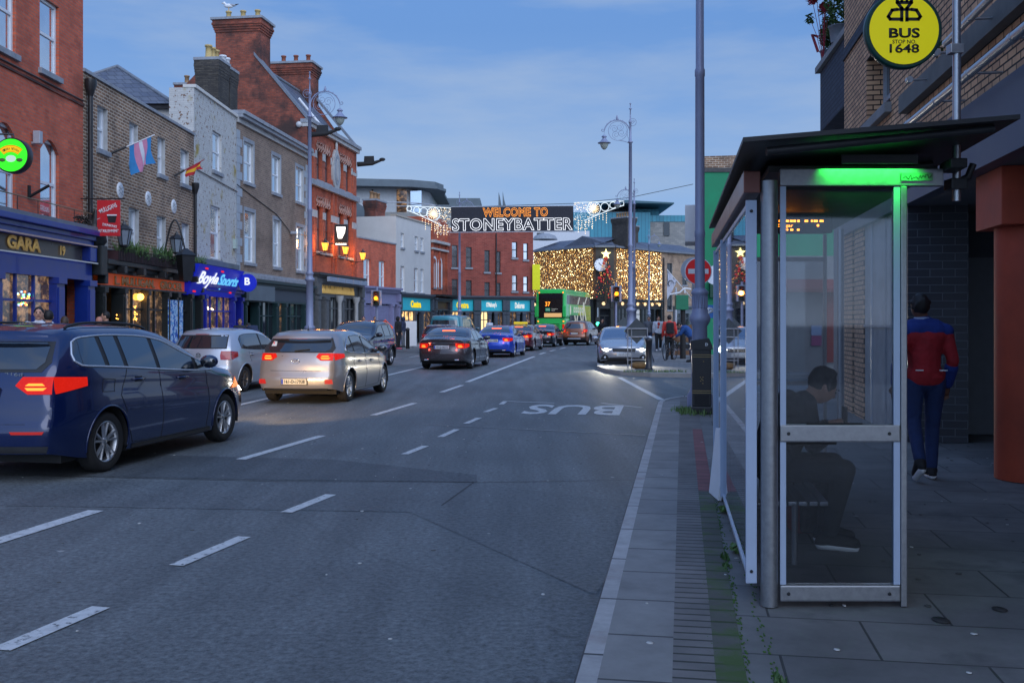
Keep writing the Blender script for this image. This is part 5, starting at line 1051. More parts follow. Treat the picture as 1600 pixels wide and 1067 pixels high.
def fx(px): return (px-CX)*sc_
def fz(py): return ZH(py,150)
k = MB(); k.box(fx(896),fx(1016),0,20,0,fz(332),teal); k.box(fx(957),fx(970),-.1,0,fz(372),fz(343),dglass); k.build("wall", bf)
MB().box(fx(1016),fx(1087),.5,20,fz(346),fz(336),teal).build("parapet", bf); MB().box(fx(1016),fx(1087),.6,20,0,fz(346)-.01,far_grey).build("wall", bf); MB().box(fx(1038),fx(1047),.4,.6,fz(368),fz(347),dglass).build("window", bf)
k = MB(); k.box(fx(994),fx(1036),4,12,fz(332),fz(322),teal); k.box(fx(950),fx(990),4,12,fz(332),fz(320),dglass); k.build("penthouse", bf)
k = MB(); k.prism([(fx(934),fz(320)),(fx(970),fz(315)),(fx(1050),fz(319)),(fx(1050),fz(321)),(fx(975),fz(319.5))][::-1], -2, 14, mat("dark_teal",(.03,.10,.13),.5)); k.build("roof", bf)
wf = thing("white_building", "low pale flat roofed building between the brick block and the teal one", "building", (0,135,0)); k = MB(); k.box((820-CX)*135/FX,(921-CX)*135/FX,0,10,0,ZH(361,135),hw); k.box((839-CX)*135/FX,(850-CX)*135/FX,-.1,0,ZH(372,135),ZH(364,135),dglass); k.build("wall", wf)
# dish on the roof
ds = thing("roof_dish", "grey dish and dormer on the roof left of the light strings", "dish", (3.9,117.5,11.2)); MB().lathe([(1.5,0),(1.2,.45),(.5,.7)], sill_m, n=16).build("dish", ds)

# ================================================================ RIGHT BANK BEYOND THE SHELTER
XG = lambda px, Y: (px-CX)*Y/FX
gb = thing("green_building", "tall bright green rendered gable building beyond the bus shelter", "building", (XG(1101,45),45,0))
k = MB(); k.prism([(0,0),(7.5,0),(9.7,9),(2.2,9)],0,8.35,green_wall,"z"); k.build("wall", gb); MB().prism([(-.05,-.05),(7.6,-.05),(9.8,9),(2.15,9)],8.352,8.55,mat("dark_coping",(.06,.06,.06),.8,var=.4),"z").build("coping", gb)
k = MB(); k.box(.2,7.4,-.25,0,2.7,3.4,mat("green_fascia",S((10,70,50)),.5)); k.box(1.2,3.4,-.06,0,.3,2.6,dglass); k.box(4.0,7.2,-.06,0,.3,2.6,warmdim); k.build("shopfront", gb)
vine = thing("climbing_plant", "dark leafy climber hanging on the green wall above the shopfront", "plant", (XG(1101,45)+.2,44.8,3.5)); k = MB()
for c in ((.6,0,.4),(1.5,0,.9),(2.4,0,.3),(3.2,0,.2),(1.0,0,1.5)): leaves(k, c, (.55,.2,.4), 260, leafg, .08)
k.build("foliage", vine)
ws = thing("round_sign", "round white projecting sign on the green building", "sign", (XG(1117,43.5),43.5,ZH(430,43.5))); MB().lathe([(.42,-.05),(.42,.05)], mat("sign_white",(.5,.55,.62),.5), n=28, axis="y").build("face", ws); MB().tube([(.42,0,0),(.8,0,0),(.8,1.5,0)],.03,black,6).build("bracket", ws)
ob = Face((13.4,64),(11.4,52)); OB = building("brick_building", "narrow dark brick building end with a white framed bay left of the green gable", Face((XG(1086,62),62),(XG(1090,47),47)), ZH(295,60)-.2, [], brown_brick, 6)
k = MB(); zz0, zz1 = ZH(378,55), ZH(325,55); k.box(5,8,-.55,-.001,zz0,zz1,dglass)
for z_ in (zz0,(zz0+zz1)/2,zz1): k.box(4.95,8.05,-.6,-.0,z_-.06,z_+.06,white)
for x_ in (5,8): k.box(x_-.06,x_+.06,-.6,-.0,zz0,zz1,white)
k.build("bay_window", OB)
rs_ = thing("shop_awning", "small red shop awning and posters glimpsed through the shelter glass", "awning", (XG(1262,30),30,0)); k = MB(); redA = mat("awning_red",S((120,36,30)),.7)
k.prism([(0,2.9),(-.4,2.6),(-.4,2.5),(0,2.5)][::-1],-.8,1.2,redA,"x"); k.box(-.9,1.3,0,3,0,3.6,mat("pale_stone_wall",(.26,.26,.25),.85,var=.25,scale=2)); k.box(.5,1.1,-.05,0,.4,2.5,redA); k.box(.1,.4,-.05,0,.9,1.2,mat("pink_poster",S((150,60,110)),.6)); k.box(.1,.4,-.05,0,1.21,1.5,mat("pale_poster",S((150,170,200)),.6)); k.build("front", rs_)
# ================================================================ CARS
def poly(pts):
    """monotone cubic through (x, y) points"""
    xs = [p[0] for p in pts]; ys = [p[1] for p in pts]; n = len(xs)
    d = [(ys[i+1]-ys[i])/(xs[i+1]-xs[i]) for i in range(n-1)]; t = [d[0]]+[0 if d[i-1]*d[i] <= 0 else 2*d[i-1]*d[i]/(d[i-1]+d[i]) for i in range(1, n-1)]+[d[-1]]
    def f(x):
        if x <= xs[0]: return ys[0]
        if x >= xs[-1]: return ys[-1]
        i = 0
        while xs[i+1] < x: i += 1
        h = xs[i+1]-xs[i]; s = (x-xs[i])/h
        return (2*s**3-3*s*s+1)*ys[i]+(s**3-2*s*s+s)*h*t[i]+(-2*s**3+3*s*s)*ys[i+1]+(s**3-s*s)*h*t[i+1]
    return f
tyre_m = rubber; rim_m = mat("alloy", (.42,.43,.45), .3, .85, var=.05); rimd = mat("dark_alloy", (.10,.10,.105), .4, .6, var=.1)
plast = mat("black_plastic", (.02,.02,.022), .55, var=.15); chrome = mat("chrome", (.6,.62,.65), .15, .95, var=0)
carglass = mat("car_glass", (.012,.017,.024), .03, .0, var=0, spec=1.0, coat=1.0)
tail_on = mat("tail_lamp_lit", (.20,.006,.004), .25, var=.35, scale=18, es=.60, ecol=(1,.02,.008), spec=.2); tail_off = mat("tail_lamp", (.33,.012,.012), .18, var=.2, scale=10, coat=.8)
tail_amber = emi("tail_lamp_amber", (1,.20,.03), 3.5); brake3 = emi("brake_bar", (1,.10,.02), 7)
plate_m = mat("number_plate", (.62,.64,.60), .4, var=.03); plate_w = mat("plate_white", (.55,.6,.62), .4, var=.03); euro = mat("plate_blue", (.02,.06,.4), .5)
head_on = emi("headlamp_glow", (1,.96,.86), 16); refl = mat("reflector_red", (.30,.012,.012), .3, var=.1, es=.25, ecol=(1,.05,.03))
class Car:
    def __init__(s, name, label, c):
        s.c = c; s.root = thing(name, label, c.get("cat", "car")); L_, Wd = c["L"], c["W"]; s.L = L_; s.hw = Wd/2
        s.top = poly(c["top"]); s.belt = poly(c["belt"]); s.wr = poly(c["rear"]); s.wf = poly(c["front"]); s.sill = poly([(0,c.get("zr",.30)),(.55,.20),(L_-.6,.20),(L_,c.get("zf",.25))])
        s.H = c["H"]; s.paint = c["paint"]; s.kr = c.get("kr", .95); s.kf = c.get("kf", .8); s.tum = c.get("tum", .235); s.crown = .05
        s.body(); 
    def plan(s, x0):
        L_ = s.L; a = max(0, 1-x0/.75); b = max(0, 1-(L_-x0)/1.15); return s.hw*(1-s.c.get("pr",.13)*a**2.6 - s.c.get("pf",.24)*b**2.4)
    def g(s, x0, z):
        zs, zb, zt = s.sill(x0), s.belt(x0), max(s.top(x0), s.belt(x0)+.01)
        if z <= zb: q = max(0,(z-zs)/(zb-zs)); v = .955+.045*sin(pi*min(1,q*1.15)*.87)-.010*math.exp(-((q-.78)/.05)**2); return v-.018*max(0,(q-.86)/.14)**2
        q = (z-zb)/(s.H-zb); v = .955+.045*sin(pi*.87)-.018-.02*0; v = s.gb - s.tum*q**1.12; e_ = (zt-z)/.10
        if e_ < 1: v -= .045*(1-max(0,e_))**2
        return v
    gb = .955+.045*sin(pi*.87)-.018
    def warp(s, x0, z):
        wr_ = s.wr(z)*max(0, 1-x0/s.kr)**1.6; wf_ = s.wf(z)*max(0, 1-(s.L-x0)/s.kf)**1.6; return x0+wr_-wf_
    def inv(s, x, z):
        x0 = x
        for _ in range(24): x0 -= (s.warp(x0, z)-x)*.6
        return min(max(x0, 0), s.L)
    def side(s, x, z, sg=1, off=0.):
        x0 = s.inv(x, z); y = s.plan(x0)*s.g(x0, z); return (x, sg*(y+off), z)
    def w0(s, end, z): x0 = 0 if end == "r" else s.L; return s.plan(x0)*s.g(x0, min(z, max(s.top(x0), s.belt(x0)+.01)))
    def rear(s, y, z, off=0., raw=False):
        w = s.w0("r", z); v = min(1, abs(y)/w)
        if raw: return (s.wr(z)-s.c.get("br",.11)*(1-v**2.2)-off, y, z)
        zb, zt = s.belt(0), max(s.top(0), s.belt(0)+.01); q = (14+7*(z-zb)/(zt-zb))/21 if z > zb else 0
        z_ = z-s.crown*(1-v**2.4)*max(0,min(1,q))**8 if z > zb else z
        return (s.wr(z_)-s.c.get("br",.11)*(1-v**2.2)-off, y, z+s.crown*0)
    def front(s, y, z, off=0.):
        w = s.w0("f", z); v = min(1, abs(y)/w); return (s.L-s.wf(z)+s.c.get("bf",.17)*(1-v**2.2)+off, y, z)
    def topz(s, x0, v): zt = max(s.top(x0), s.belt(x0)+.01); return zt+s.crown*(1-abs(v)**2.4)*(1 if zt > s.belt(x0)+.02 else .9)
    def tp(s, x0, v, off=0.):
        """point on the top skin; v in -1..1 across"""
        zt = max(s.top(x0), s.belt(x0)+.01); y = s.plan(x0)*s.g(x0, zt)*v; x = s.warp(x0, zt)
        x += -s.c.get("br",.11)*(1-abs(v)**2.2)*max(0,1-x0/.5)**2 + s.c.get("bf",.17)*(1-abs(v)**2.2)*max(0,1-(s.L-x0)/.6)**2
        h = .01; nz = 1; dz = (s.top(x0+h)-s.top(x0-h))/(2*h); n = Vector((-dz,0,1)).normalized()
        return (x+n.x*off, y, s.topz(x0, v)+n.z*off)
    def body(s):
        c = s.c; n = 84 if c.get("hi",1) else 48; nl, nu, nv = 14, 7, 14
        xs = [s.L*(.5-.5*cos(pi*i/n))*.35+s.L*i/n*.65 for i in range(n+1)]
        bm = bmesh.new(); G_ = {}
        def V(key, co):
            if key not in G_: G_[key] = bm.verts.new(co)
            return G_[key]
        def rows(x0):
            zs, zb, zt = s.sill(x0), s.belt(x0), max(s.top(x0), s.belt(x0)+.01)
            return [zs+(zb-zs)*j/nl for j in range(nl+1)]+[zb+(zt-zb)*j/nu for j in range(1, nu+1)]
        K = nl+nu
        for sg in (-1,1):
            for i, x0 in enumerate(xs):
                for j, z in enumerate(rows(x0)): V(("s",sg,i,j), (s.warp(x0,z), sg*s.plan(x0)*s.g(x0,z), z))
        F_ = []
        for sg in (-1,1):
            for i in range(n):
                for j in range(K):
                    q = [G_[("s",sg,i,j)],G_[("s",sg,i+1,j)],G_[("s",sg,i+1,j+1)],G_[("s",sg,i,j+1)]]
                    cx = sum(v.co.x for v in q)/4; cz = sum(v.co.z for v in q)/4; skip = False
                    for ax in c["axles"]:
                        if (cx-ax)**2+(cz-c["wr"])**2 < (c["wr"]+.065)**2: skip = True
                    if not skip: F_.append(q if sg < 0 else q[::-1])
        def Tv(i, k):
            if k == 0: return G_[("s",-1,i,K)]
            if k == nv: return G_[("s",1,i,K)]
            return V(("t",i,k), s.tp(xs[i], -1+2*k/nv))
        for i in range(n):
            for k in range(nv): F_.append([Tv(i,k),Tv(i+1,k),Tv(i+1,k+1),Tv(i,k+1)])
        for end, i in (("r",0),("f",n)):
            rz = rows(xs[i])
            def Ev(j, k):
                if k == 0: return G_[("s",-1,i,j)]
                if k == nv: return G_[("s",1,i,j)]
                if j == K: return Tv(i,k)
                v = -1+2*k/nv; w = s.w0(end, rz[j]); p = s.rear(v*w, rz[j], 0, True) if end == "r" else s.front(v*w, rz[j]); zz = p[2]+s.crown*(1-abs(v)**2.4)*(j/K)**8
                return V((end,j,k), (p[0],p[1],zz))
            for j in range(K):
                for k in range(nv):
                    q = [Ev(j,k),Ev(j,k+1),Ev(j+1,k+1),Ev(j+1,k)]; F_.append(q[::-1] if end == "r" else q)
        for q in F_:
            try: f = bm.faces.new(q); f.smooth = True
            except ValueError: pass
        # snap the wheel-arch edge to a circle
        R_ = c["wr"]+.065
        for v in bm.verts:
            if any(e.is_boundary for e in v.link_edges) and abs(v.co.y) > s.hw*.6:
                for ax in c["axles"]:
                    d = Vector((v.co.x-ax, v.co.z-c["wr"])); 
                    if d.length < R_+.12 and v.co.z > s.sill(v.co.x)+.012: d = d.normalized()*R_; v.co.x, v.co.z = ax+d.x, c["wr"]+d.y
        loose = [v for v in bm.verts if not v.link_faces]
        bmesh.ops.delete(bm, geom=loose, context="VERTS"); bmesh.ops.recalc_face_normals(bm, faces=bm.faces[:])
        me = bpy.data.meshes.new("body"); bm.to_mesh(me); bm.free(); me.materials.append(s.paint); link("body", me, s.root)
        # under tray, arch liners and lips
        k = MB(); zf = .23; hw = s.hw*.93; xs_ = [.25, c["axles"][0]-c["wr"]-.08, c["axles"][0]+c["wr"]+.08, c["axles"][1]-c["wr"]-.08, c["axles"][1]+c["wr"]+.08, s.L-.3]
        for a, b, w in ((xs_[0],xs_[1],hw*.9),(xs_[1],xs_[2],hw*.74),(xs_[2],xs_[3],hw*.985),(xs_[3],xs_[4],hw*.74),(xs_[4],xs_[5],hw*.8)): k.box(a,b,-w,w,zf-.05,zf+.12,blackm)
        for ax in c["axles"]:
            for sg in (-1,1):
                P = [[(ax+R_*cos(pi*t/14), sg*(s.plan(ax)*.965 - y), c["wr"]+R_*sin(pi*t/14)) for y in (0,.30)] for t in range(-1,16)]
                k.grid(P, blackm, smooth=True); k.add([(ax,sg*(s.hw*.965-.3),c["wr"])]+[p[1] for p in P], [(0,i+1,i+2) for i in range(len(P)-1)], blackm)
        k.build("underbody", s.root)
        for ax in c["axles"]:
            for sg in (-1,1):
                pts = []; lip = MB()
                for t in range(0,25):
                    a = pi*(-.06+1.12*t/24); x = ax+R_*cos(a); z = c["wr"]+R_*sin(a)
                    if z > s.sill(x)-.0: pts.append(s.side(x,z,sg,.0))
                lip.tube(pts, .012 if not c.get("cladding") else .045, c.get("cladding") or s.paint, 6, caps=False); lip.build("wheel_arch", s.root)
        s.wheels()
    def wheels(s):
        c = s.c; r_ = c["wr"]; rr = r_*c.get("rim",.69); w = .105
        for ax in c["axles"]:
            for sg in (-1,1):
                yc = sg*(s.hw-.135)
                o = MB().lathe([(rr,-w*.8),(r_*.90,-w),(r_*.985,-w*.72),(r_,-w*.4),(r_,w*.4),(r_*.985,w*.72),(r_*.90,w),(rr*1.02,w*.86),(rr,w*.8)], tyre_m, n=36, axis="y", caps=False).build("wheel", s.root, (ax,yc,r_))
                k = MB(); f = sg; mt = c.get("rimm", rim_m); k.lathe([(rr*1.0,f*w*.82),(rr*.97,f*w*.88),(rr*.90,f*w*.70),(rr*.88,-f*w*.5)], mt, n=32, axis="y", caps=False); k.lathe([(rr*.9,f*.005),(.01,f*.005)], blackm, n=20, axis="y", caps=False)
                ns = c.get("spokes", 5)
                for q in range(ns):
                    a = 2*pi*q/ns+.3
                    for da in ((-.17,.17) if ns < 9 and c.get("split",1) else (0,)):
                        a0, a1 = a+da*.35, a+da*1.35; ww = rr*(.075 if ns < 9 else .05)
                        if not c.get("split",1): ww = rr*.17
                        d = Vector((cos(a1)*rr*.93-cos(a0)*rr*.18, sin(a1)*rr*.93-sin(a0)*rr*.18)).normalized(); nn = Vector((-d.y,d.x))
                        p0 = Vector((cos(a0),sin(a0)))*rr*.16; p1 = Vector((cos(a1),sin(a1)))*rr*.93
                        vs = []
                        for p, y in ((p0,w*.62),(p1,w*.74)):
                            for e_, yy in ((-1,y-.02),(-.5,y+.006),(.5,y+.006),(1,y-.02)): vs.append((p.x+nn.x*ww*e_, f*yy, p.y+nn.y*ww*e_))
                        k.add(vs, [(0,1,5,4),(1,2,6,5),(2,3,7,6)], mt)
                k.lathe([(rr*.2,f*w*.3),(rr*.2,f*w*.62),(rr*.1,f*w*.72),(.005,f*w*.72)], mt, n=14, axis="y", caps=False); k.build("rim", o)
    # ---- patches on the skin
    def sidepatch(s, name, lo, up, x0, x1, m, off=.004, n=10, k=5, sides=(-1,1), par=None):
        """columns from x0 to x1 between the curves lo(x) and up(x); the slanting ends follow the curves"""
        for sg in sides:
            P = []
            for i in range(n+1):
                x = x0+(x1-x0)*i/n; a, b = lo(x), up(x); P.append([s.side(x, a+(b-a)*j/k, sg, off) for j in range(k+1)])
            MB().grid(P, m, flip=(sg > 0)).build(name, par or s.root)
    def endpatch(s, name, rows, m, end="r", off=.004, n=12, par=None, sub=5):
        """rows: (z, y0, y1) from bottom to top"""
        f = s.rear if end == "r" else s.front; R2 = []
        for a, b in zip(rows, rows[1:]):
            for t in range(sub): R2.append([a[i]+(b[i]-a[i])*t/sub for i in range(3)])
        R2.append(rows[-1])
        P = [[f(y0+(y1-y0)*i/n, z, off) for i in range(n+1)] for z, y0, y1 in R2]
        return MB().grid(P, m, flip=(end == "r")).build(name, par or s.root)
    def toppatch(s, name, xa, xb, va, vb, m, off=.005, n=10, k=12):
        P = []
        for i in range(n+1):
            t = i/n; x = xa+(xb-xa)*t; v = va+(vb-va)*t; P.append([s.tp(x, -v+2*v*j/k, off) for j in range(k+1)])
        return MB().grid(P, m).build(name, s.root)
    def glasshouse(s, dlo_lo, dlo_up, x0, x1, pillars, trim=None):
        lo, up = poly(dlo_lo), poly(dlo_up); n = 40
        s.sidepatch("window_surround", lambda x: lo(x)-.012, lambda x: max(up(x)+.012, lo(x)), x0, x1, plast, .003, 40, 5)
        xs = [x0]+[p for q in pillars for p in (q-.03, q+.03)]+[x1]
        for i in range(0, len(xs), 2): s.sidepatch("side_window", lo, lambda x: max(up(x), lo(x)+.002), xs[i]+.012, xs[i+1]-.012, carglass, .008, 14, 5)
        if trim:
            for sg in (-1,1):
                P = [s.side(x0+(x1-x0)*i/n, lo(x0+(x1-x0)*i/n)-.012, sg, .008) for i in range(n+1)]+[s.side(x1-(x1-x0)*i/n, max(up(x1-(x1-x0)*i/n),lo(x1-(x1-x0)*i/n))+.012, sg, .008) for i in range(n+1)]
                P.append(P[0]); MB().tube(P, .011, trim, 5, caps=False).build("window_trim", s.root)
    def details(s, mirror=(2.9,.98), handles=(), seams=(), plate=None, ptext=None, plm=None, fuel=None, roofrail=None, bump=None):
        c = s.c
        for sg in (-1,1):
            x, z = mirror; p = s.side(x, z, sg); k = MB(); k.ball((p[0],p[1]+sg*.14,z+.07),(.075,.125,.085), s.paint if not c.get("blkmir") else plast, 12, 8); k.tube([(p[0]+.03,p[1]-sg*.03,z),(p[0]+.01,p[1]+sg*.10,z+.03)],.022,plast,6)
            o = k.build("door_mirror", s.root); MB().ball((p[0]-.035,p[1]+sg*.145,z+.07),(.05,.105,.068),carglass,12,8).build("mirror_glass", o)
            for hx, hz in handles:
                a = s.side(hx-.10,hz,sg,.022); b = s.side(hx+.10,hz,sg,.022); k = MB(); k.tube([s.side(hx-.11,hz,sg,-.005),a,b,s.side(hx+.11,hz,sg,-.005)],[.012,.014,.014,.012],s.paint,6); k.build("door_handle", s.root); s.sidepatch("handle_recess", lambda x_: hz-.028, lambda x_: hz+.028, hx-.075, hx+.075, blackm, .002, 6, 2, (sg,))
        k = MB()
        for sg in (-1,1):
            for pts in seams:
                P = []
                for a, b in zip(pts, pts[1:]):
                    for t in range(8): P.append(s.side(a[0]+(b[0]-a[0])*t/8, a[1]+(b[1]-a[1])*t/8, sg, .0005))
                P.append(s.side(pts[-1][0], pts[-1][1], sg, .0005)); k.tube(P, .0042, blackm, 4, caps=False)
        if seams: k.build("door_seam", s.root)
        if plate:
            z, wp = plate; x = s.rear(0,z)[0]; pm = plm or plate_m; o = MB().bbox(x-.022,x-.006,-wp/2,wp/2,z-.056,z+.056,pm,.004).build("number_plate", s.root)
            MB().box(x-.0235,x-.0222,wp/2-.045,wp/2-.004,z-.05,z+.05,euro).build("plate_band", o)
            MB().bbox(x-.012,x+.03,-wp/2-.012,wp/2+.012,z-.066,z+.066,plast,.004).build("plate_surround", s.root)
            if ptext: text(ptext, wp*.80, .066, black, o, (x-.0235,-.02,z), (pi/2,0,-pi/2), ext=.0015, bold=.02)
        if roofrail:
            for sg in (-1,1):
                a, b = roofrail; k = MB(); P = []
                for i in range(25): x = a+(b-a)*i/24; p = s.tp(x, sg*.93); P.append((p[0],p[1],p[2]+.012+.035*sin(pi*i/24)**.4))
                k.tube(P, .016, plast, 6); k.build("roof_rail", s.root)
    def place(s, contact, heading, corner="rr", rev=False):
        """contact: ground point of the tyre; corner rr/fr/rl/fl; heading: direction vector of travel"""
        h = Vector((heading[0],heading[1])).normalized(); a = atan2(h.y, h.x); ax = s.c["axles"][0 if corner[0] == "r" else 1]; y = (s.hw-.06)*(-1 if corner[1] == "r" else 1)
        off = Matrix.Rotation(a,3,"Z") @ Vector((ax,y,0)); s.root.location = Vector((contact.x,contact.y,.004))-off; s.root.rotation_euler = (0,0,a)
def carpaint(name, col, metal=.35, rough=.28, coat=1.0): return mat("paint_"+name, col, rough, metal, var=.03, scale=2, coat=coat)
def taillights(s, z0, z1, yin, xside, lit=True, slope=0., bar=True, amber=True):
    """wrap-round lamps: on the tail from |y| = yin outwards and along the flank to xside"""
    m = tail_on if lit else tail_off; w0, w1 = s.w0("r",z0), s.w0("r",z1)
    for sg in (-1,1):
        o = s.endpatch("tail_light", [(z0,sg*(yin+slope),sg*w0*.998),((z0+z1)/2,sg*yin,sg*s.w0("r",(z0+z1)/2)*.998),(z1,sg*(yin+slope*.4),sg*w1*.998)] if sg > 0 else [(z0,sg*w0*.998,sg*(yin+slope)),((z0+z1)/2,sg*s.w0("r",(z0+z1)/2)*.998,sg*yin),(z1,sg*w1*.998,sg*(yin+slope*.4))], m, off=.008)
        xa = s.wr((z0+z1)/2); s.sidepatch("lens", lambda x: z0+(x-xa)/(xside-xa)*(z1-z0)*.35 if x > xa else z0, lambda x: z1-(x-xa)/(xside-xa)*(z1-z0)*.12 if x > xa else z1, xa+.001, xside, m, .008, 8, 4, (sg,), o)
        if lit and amber:
            zm = z0+(z1-z0)*.42; ya, yb = sorted((sg*(yin+.06+slope*.3), sg*(w0-.05))); P = (ya, yb); s.endpatch("bulb", [(zm-.035,ya+.04,yb-.03),(zm-.008,ya+.01,yb)], tail_amber, off=.013, par=o, sub=2); s.endpatch("bulb", [(zm+.012,ya+.03,yb),(zm+.036,ya+.06,yb-.03)], tail_amber, off=.013, par=o, sub=2)
def glow(s, e_=6, z=.8, col=(1,.08,.03)):
    for sg in (-1,1):
        l_ = bpy.data.lights.new("tail_glow","POINT"); l_.energy = e_*.35; l_.color = col; l_.shadow_soft_size = .03; q = bpy.data.objects.new("tail_glow", l_); COL.objects.link(q); q.parent = s.root; q.location = (s.rear(sg*(s.w0("r",z)-.2),z)[0]-.22, sg*(s.w0("r",z)-.2), z-.05)
def seams_std(s, c):
    a0, a1 = c["axles"]; return c["seams"]
# ---------- 1 dark blue seven seater
c = dict(L=4.56, W=1.83, H=1.60, wr=.328, axles=(.90,3.68), paint=carpaint("deep_blue",(.003,.013,.075),.25,.2), spokes=5, split=1,
  top=[(0,1.49),(.35,1.545),(1.0,1.57),(1.7,1.56),(2.2,1.505),(2.7,1.33),(3.25,1.09),(3.6,1.015),(4.1,.94),(4.56,.80)], belt=[(0,1.13),(1,1.11),(2.6,1.03),(3.3,.98),(4.0,.90),(4.56,.76)],
  rear=[(.2,.10),(.34,.02),(.55,.0),(.62,.03),(.80,.05),(1.0,.10),(1.2,.20),(1.46,.40)], front=[(.2,.12),(.45,.0),(.62,.02),(.80,.15)], kr=1.1, pr=.12)
A = Car("parked_car", "dark blue people carrier nearest the camera with lit red tail lamps", c); A.root["category"] = "car"; A.root.name = "people_carrier"
A.glasshouse([(.40,1.24),(.50,1.185),(.8,1.165),(1.4,1.125),(2.2,1.065),(3.0,1.02),(3.35,1.015)], [(.40,1.26),(.47,1.40),(.62,1.455),(1.1,1.475),(1.7,1.458),(2.15,1.405),(2.65,1.235),(3.35,1.02)], .41, 3.28, [.92,1.28,1.96,2.86], alu)
A.endpatch("rear_window", [(1.15,-.58,.58),(1.22,-.64,.64),(1.38,-.61,.61),(1.42,-.56,.56)], carglass, off=.008)
A.endpatch("window_frame", [(1.12,-.64,.64),(1.22,-.70,.70),(1.43,-.63,.63)], plast, off=.003)
A.endpatch("spoiler", [(1.455,-.60,.60),(1.495,-.58,.58)], A.paint, off=.10); 
taillights(A, .90, 1.075, .42, .52, True, .14); A.endpatch("tailgate_seam", [(.60,-.56,.56),(.606,-.56,.56)], blackm, off=.002)
A.endpatch("bumper_reflector", [(.50,.44,.74),(.53,.42,.76)], refl, off=.008); A.endpatch("bumper_reflector", [(.50,-.74,-.44),(.53,-.76,-.42)], refl, off=.008); A.endpatch("lower_bumper", [(.31,-.76,.76),(.38,-.79,.79)], plast, off=.004)
A.details((2.98,1.05), [(1.50,.98),(2.50,.945)], [[(1.28,1.10),(1.12,.82),(1.24,.62)],[(1.96,1.06),(2.02,.5),(2.0,.25)],[(3.12,1.0),(3.16,.6),(3.12,.27)],[(1.30,.42),(1.38,.27),(2.2,.255),(3.2,.262)],[(.80,1.02),(.78,.88),(1.0,.87),(1.03,1.0),(.80,1.02)]], (.90,.52), "12-D-9515", roofrail=(.35,2.1))
text("216d", .20, .035, chrome, A.root, (A.rear(-.40,1.10)[0]-.008,-.37,1.10), (pi/2,0,-pi/2), ext=.003)
A.sidepatch("crease", lambda x:.66-.012*abs(x-2.4), lambda x:.67-.012*abs(x-2.4), 1.3, 3.25, A.paint, .006, 12, 1)
A.sidepatch("headlight", lambda x:.72, lambda x:.72+.13*min(1,max(0,(x-3.86)/.25)), 3.86, 4.40, mat("amber_lens",(.4,.12,.02),.2,es=1.2,ecol=(1,.25,.04)), .008, 8, 3)
A.endpatch("headlight", [(.64,.45,.70),(.76,.42,.66)], head_on, end="f", off=.01); A.endpatch("headlight", [(.64,-.70,-.45),(.76,-.66,-.42)], head_on, end="f", off=.01); A.endpatch("grille", [(.52,-.32,.32),(.72,-.36,.36)], plast, end="f", off=.006)
A.sidepatch("sill_trim", lambda x:.205, lambda x:.25, 1.36, 3.24, plast, .004, 10, 1); A.toppatch("windscreen", 2.26, 3.20, .90, .93, carglass)
A.place(G(165,737), (.182,1), "rr")
for sg in (-1,1):
    l_ = bpy.data.lights.new("headlamp","SPOT"); l_.energy = 620; l_.color = (1,.62,.28); l_.spot_size = radians(60); l_.spot_blend = .8; l_.shadow_soft_size = .08; q = bpy.data.objects.new("headlamp", l_); COL.objects.link(q); q.parent = A.root; q.location = (4.62,sg*.58,.68); q.rotation_euler = (radians(88),0,radians(-90))
# ---------- 2 gold silver hatchback
def hatch(name, label, paint, **k):
    c = dict(L=4.30, W=1.78, H=1.47, wr=.315, axles=(.80,3.45), paint=paint, spokes=5,
      top=[(0,1.335),(.35,1.39),(1.1,1.42),(1.7,1.42),(2.2,1.36),(2.7,1.16),(3.22,.955),(3.6,.90),(4.30,.70)], belt=[(0,1.02),(.8,.985),(2.2,.94),(3.2,.88),(3.9,.80),(4.3,.67)],
      rear=[(.2,.10),(.36,.0),(.52,-.01),(.60,.03),(.80,.06),(.98,.14),(1.1,.24),(1.335,.46)], front=[(.2,.12),(.45,.0),(.60,.02),(.72,.12)], kr=1.15, pr=.15); c.update(k)
    return Car(name, label, c)
B = hatch("hatchback", "gold tinted silver hatchback with glowing tail lamps and a red L sticker", carpaint("champagne",(.36,.34,.33),.6,.30))
B.glasshouse([(.58,1.05),(.9,1.01),(2.2,.955),(3.1,.93)], [(.58,1.07),(.85,1.22),(1.1,1.315),(1.6,1.33),(2.1,1.275),(2.6,1.10),(3.1,.935)], .60, 3.05, [1.12,1.90,2.82], chrome)
B.endpatch("window_frame", [(1.01,-.70,.70),(1.10,-.74,.74),(1.30,-.62,.62)], plast, off=.003); B.endpatch("rear_window", [(1.03,-.56,.56),(1.08,-.64,.64),(1.18,-.66,.66),(1.275,-.58,.58)], carglass, off=.008)
B.endpatch("spoiler", [(1.285,-.62,.62),(1.335,-.60,.60)], B.paint, off=.10); B.endpatch("brake_light", [(1.278,-.17,.17),(1.288,-.17,.17)], tail_off, off=.075)
taillights(B, .86, 1.00, .40, .46, True, .10)
B.endpatch("tailgate_seam", [(.655,-.52,.52),(.662,-.52,.52)], blackm, off=.002)
for sg in (-1,1): a, b = sorted((sg*.60, sg*.76)); B.endpatch("fog_light", [(.40,a,b),(.49,a+.02,b-.0)], refl, off=.008)
B.endpatch("lower_bumper", [(.27,-.62,.62),(.31,-.66,.66)], plast, off=.004)
B.details((2.86,.965), [(1.42,.80),(2.30,.79)], [[(1.12,.93),(1.02,.75),(1.1,.62)],[(1.90,.93),(1.93,.5),(1.90,.24)],[(2.95,.90),(2.98,.6),(2.90,.26)],[(1.15,.32),(1.25,.24),(1.9,.235),(2.9,.25)]], (.45,.52), "161-D-17028", plm=mat("plate_cream",(.60,.55,.42),.4,var=.03))
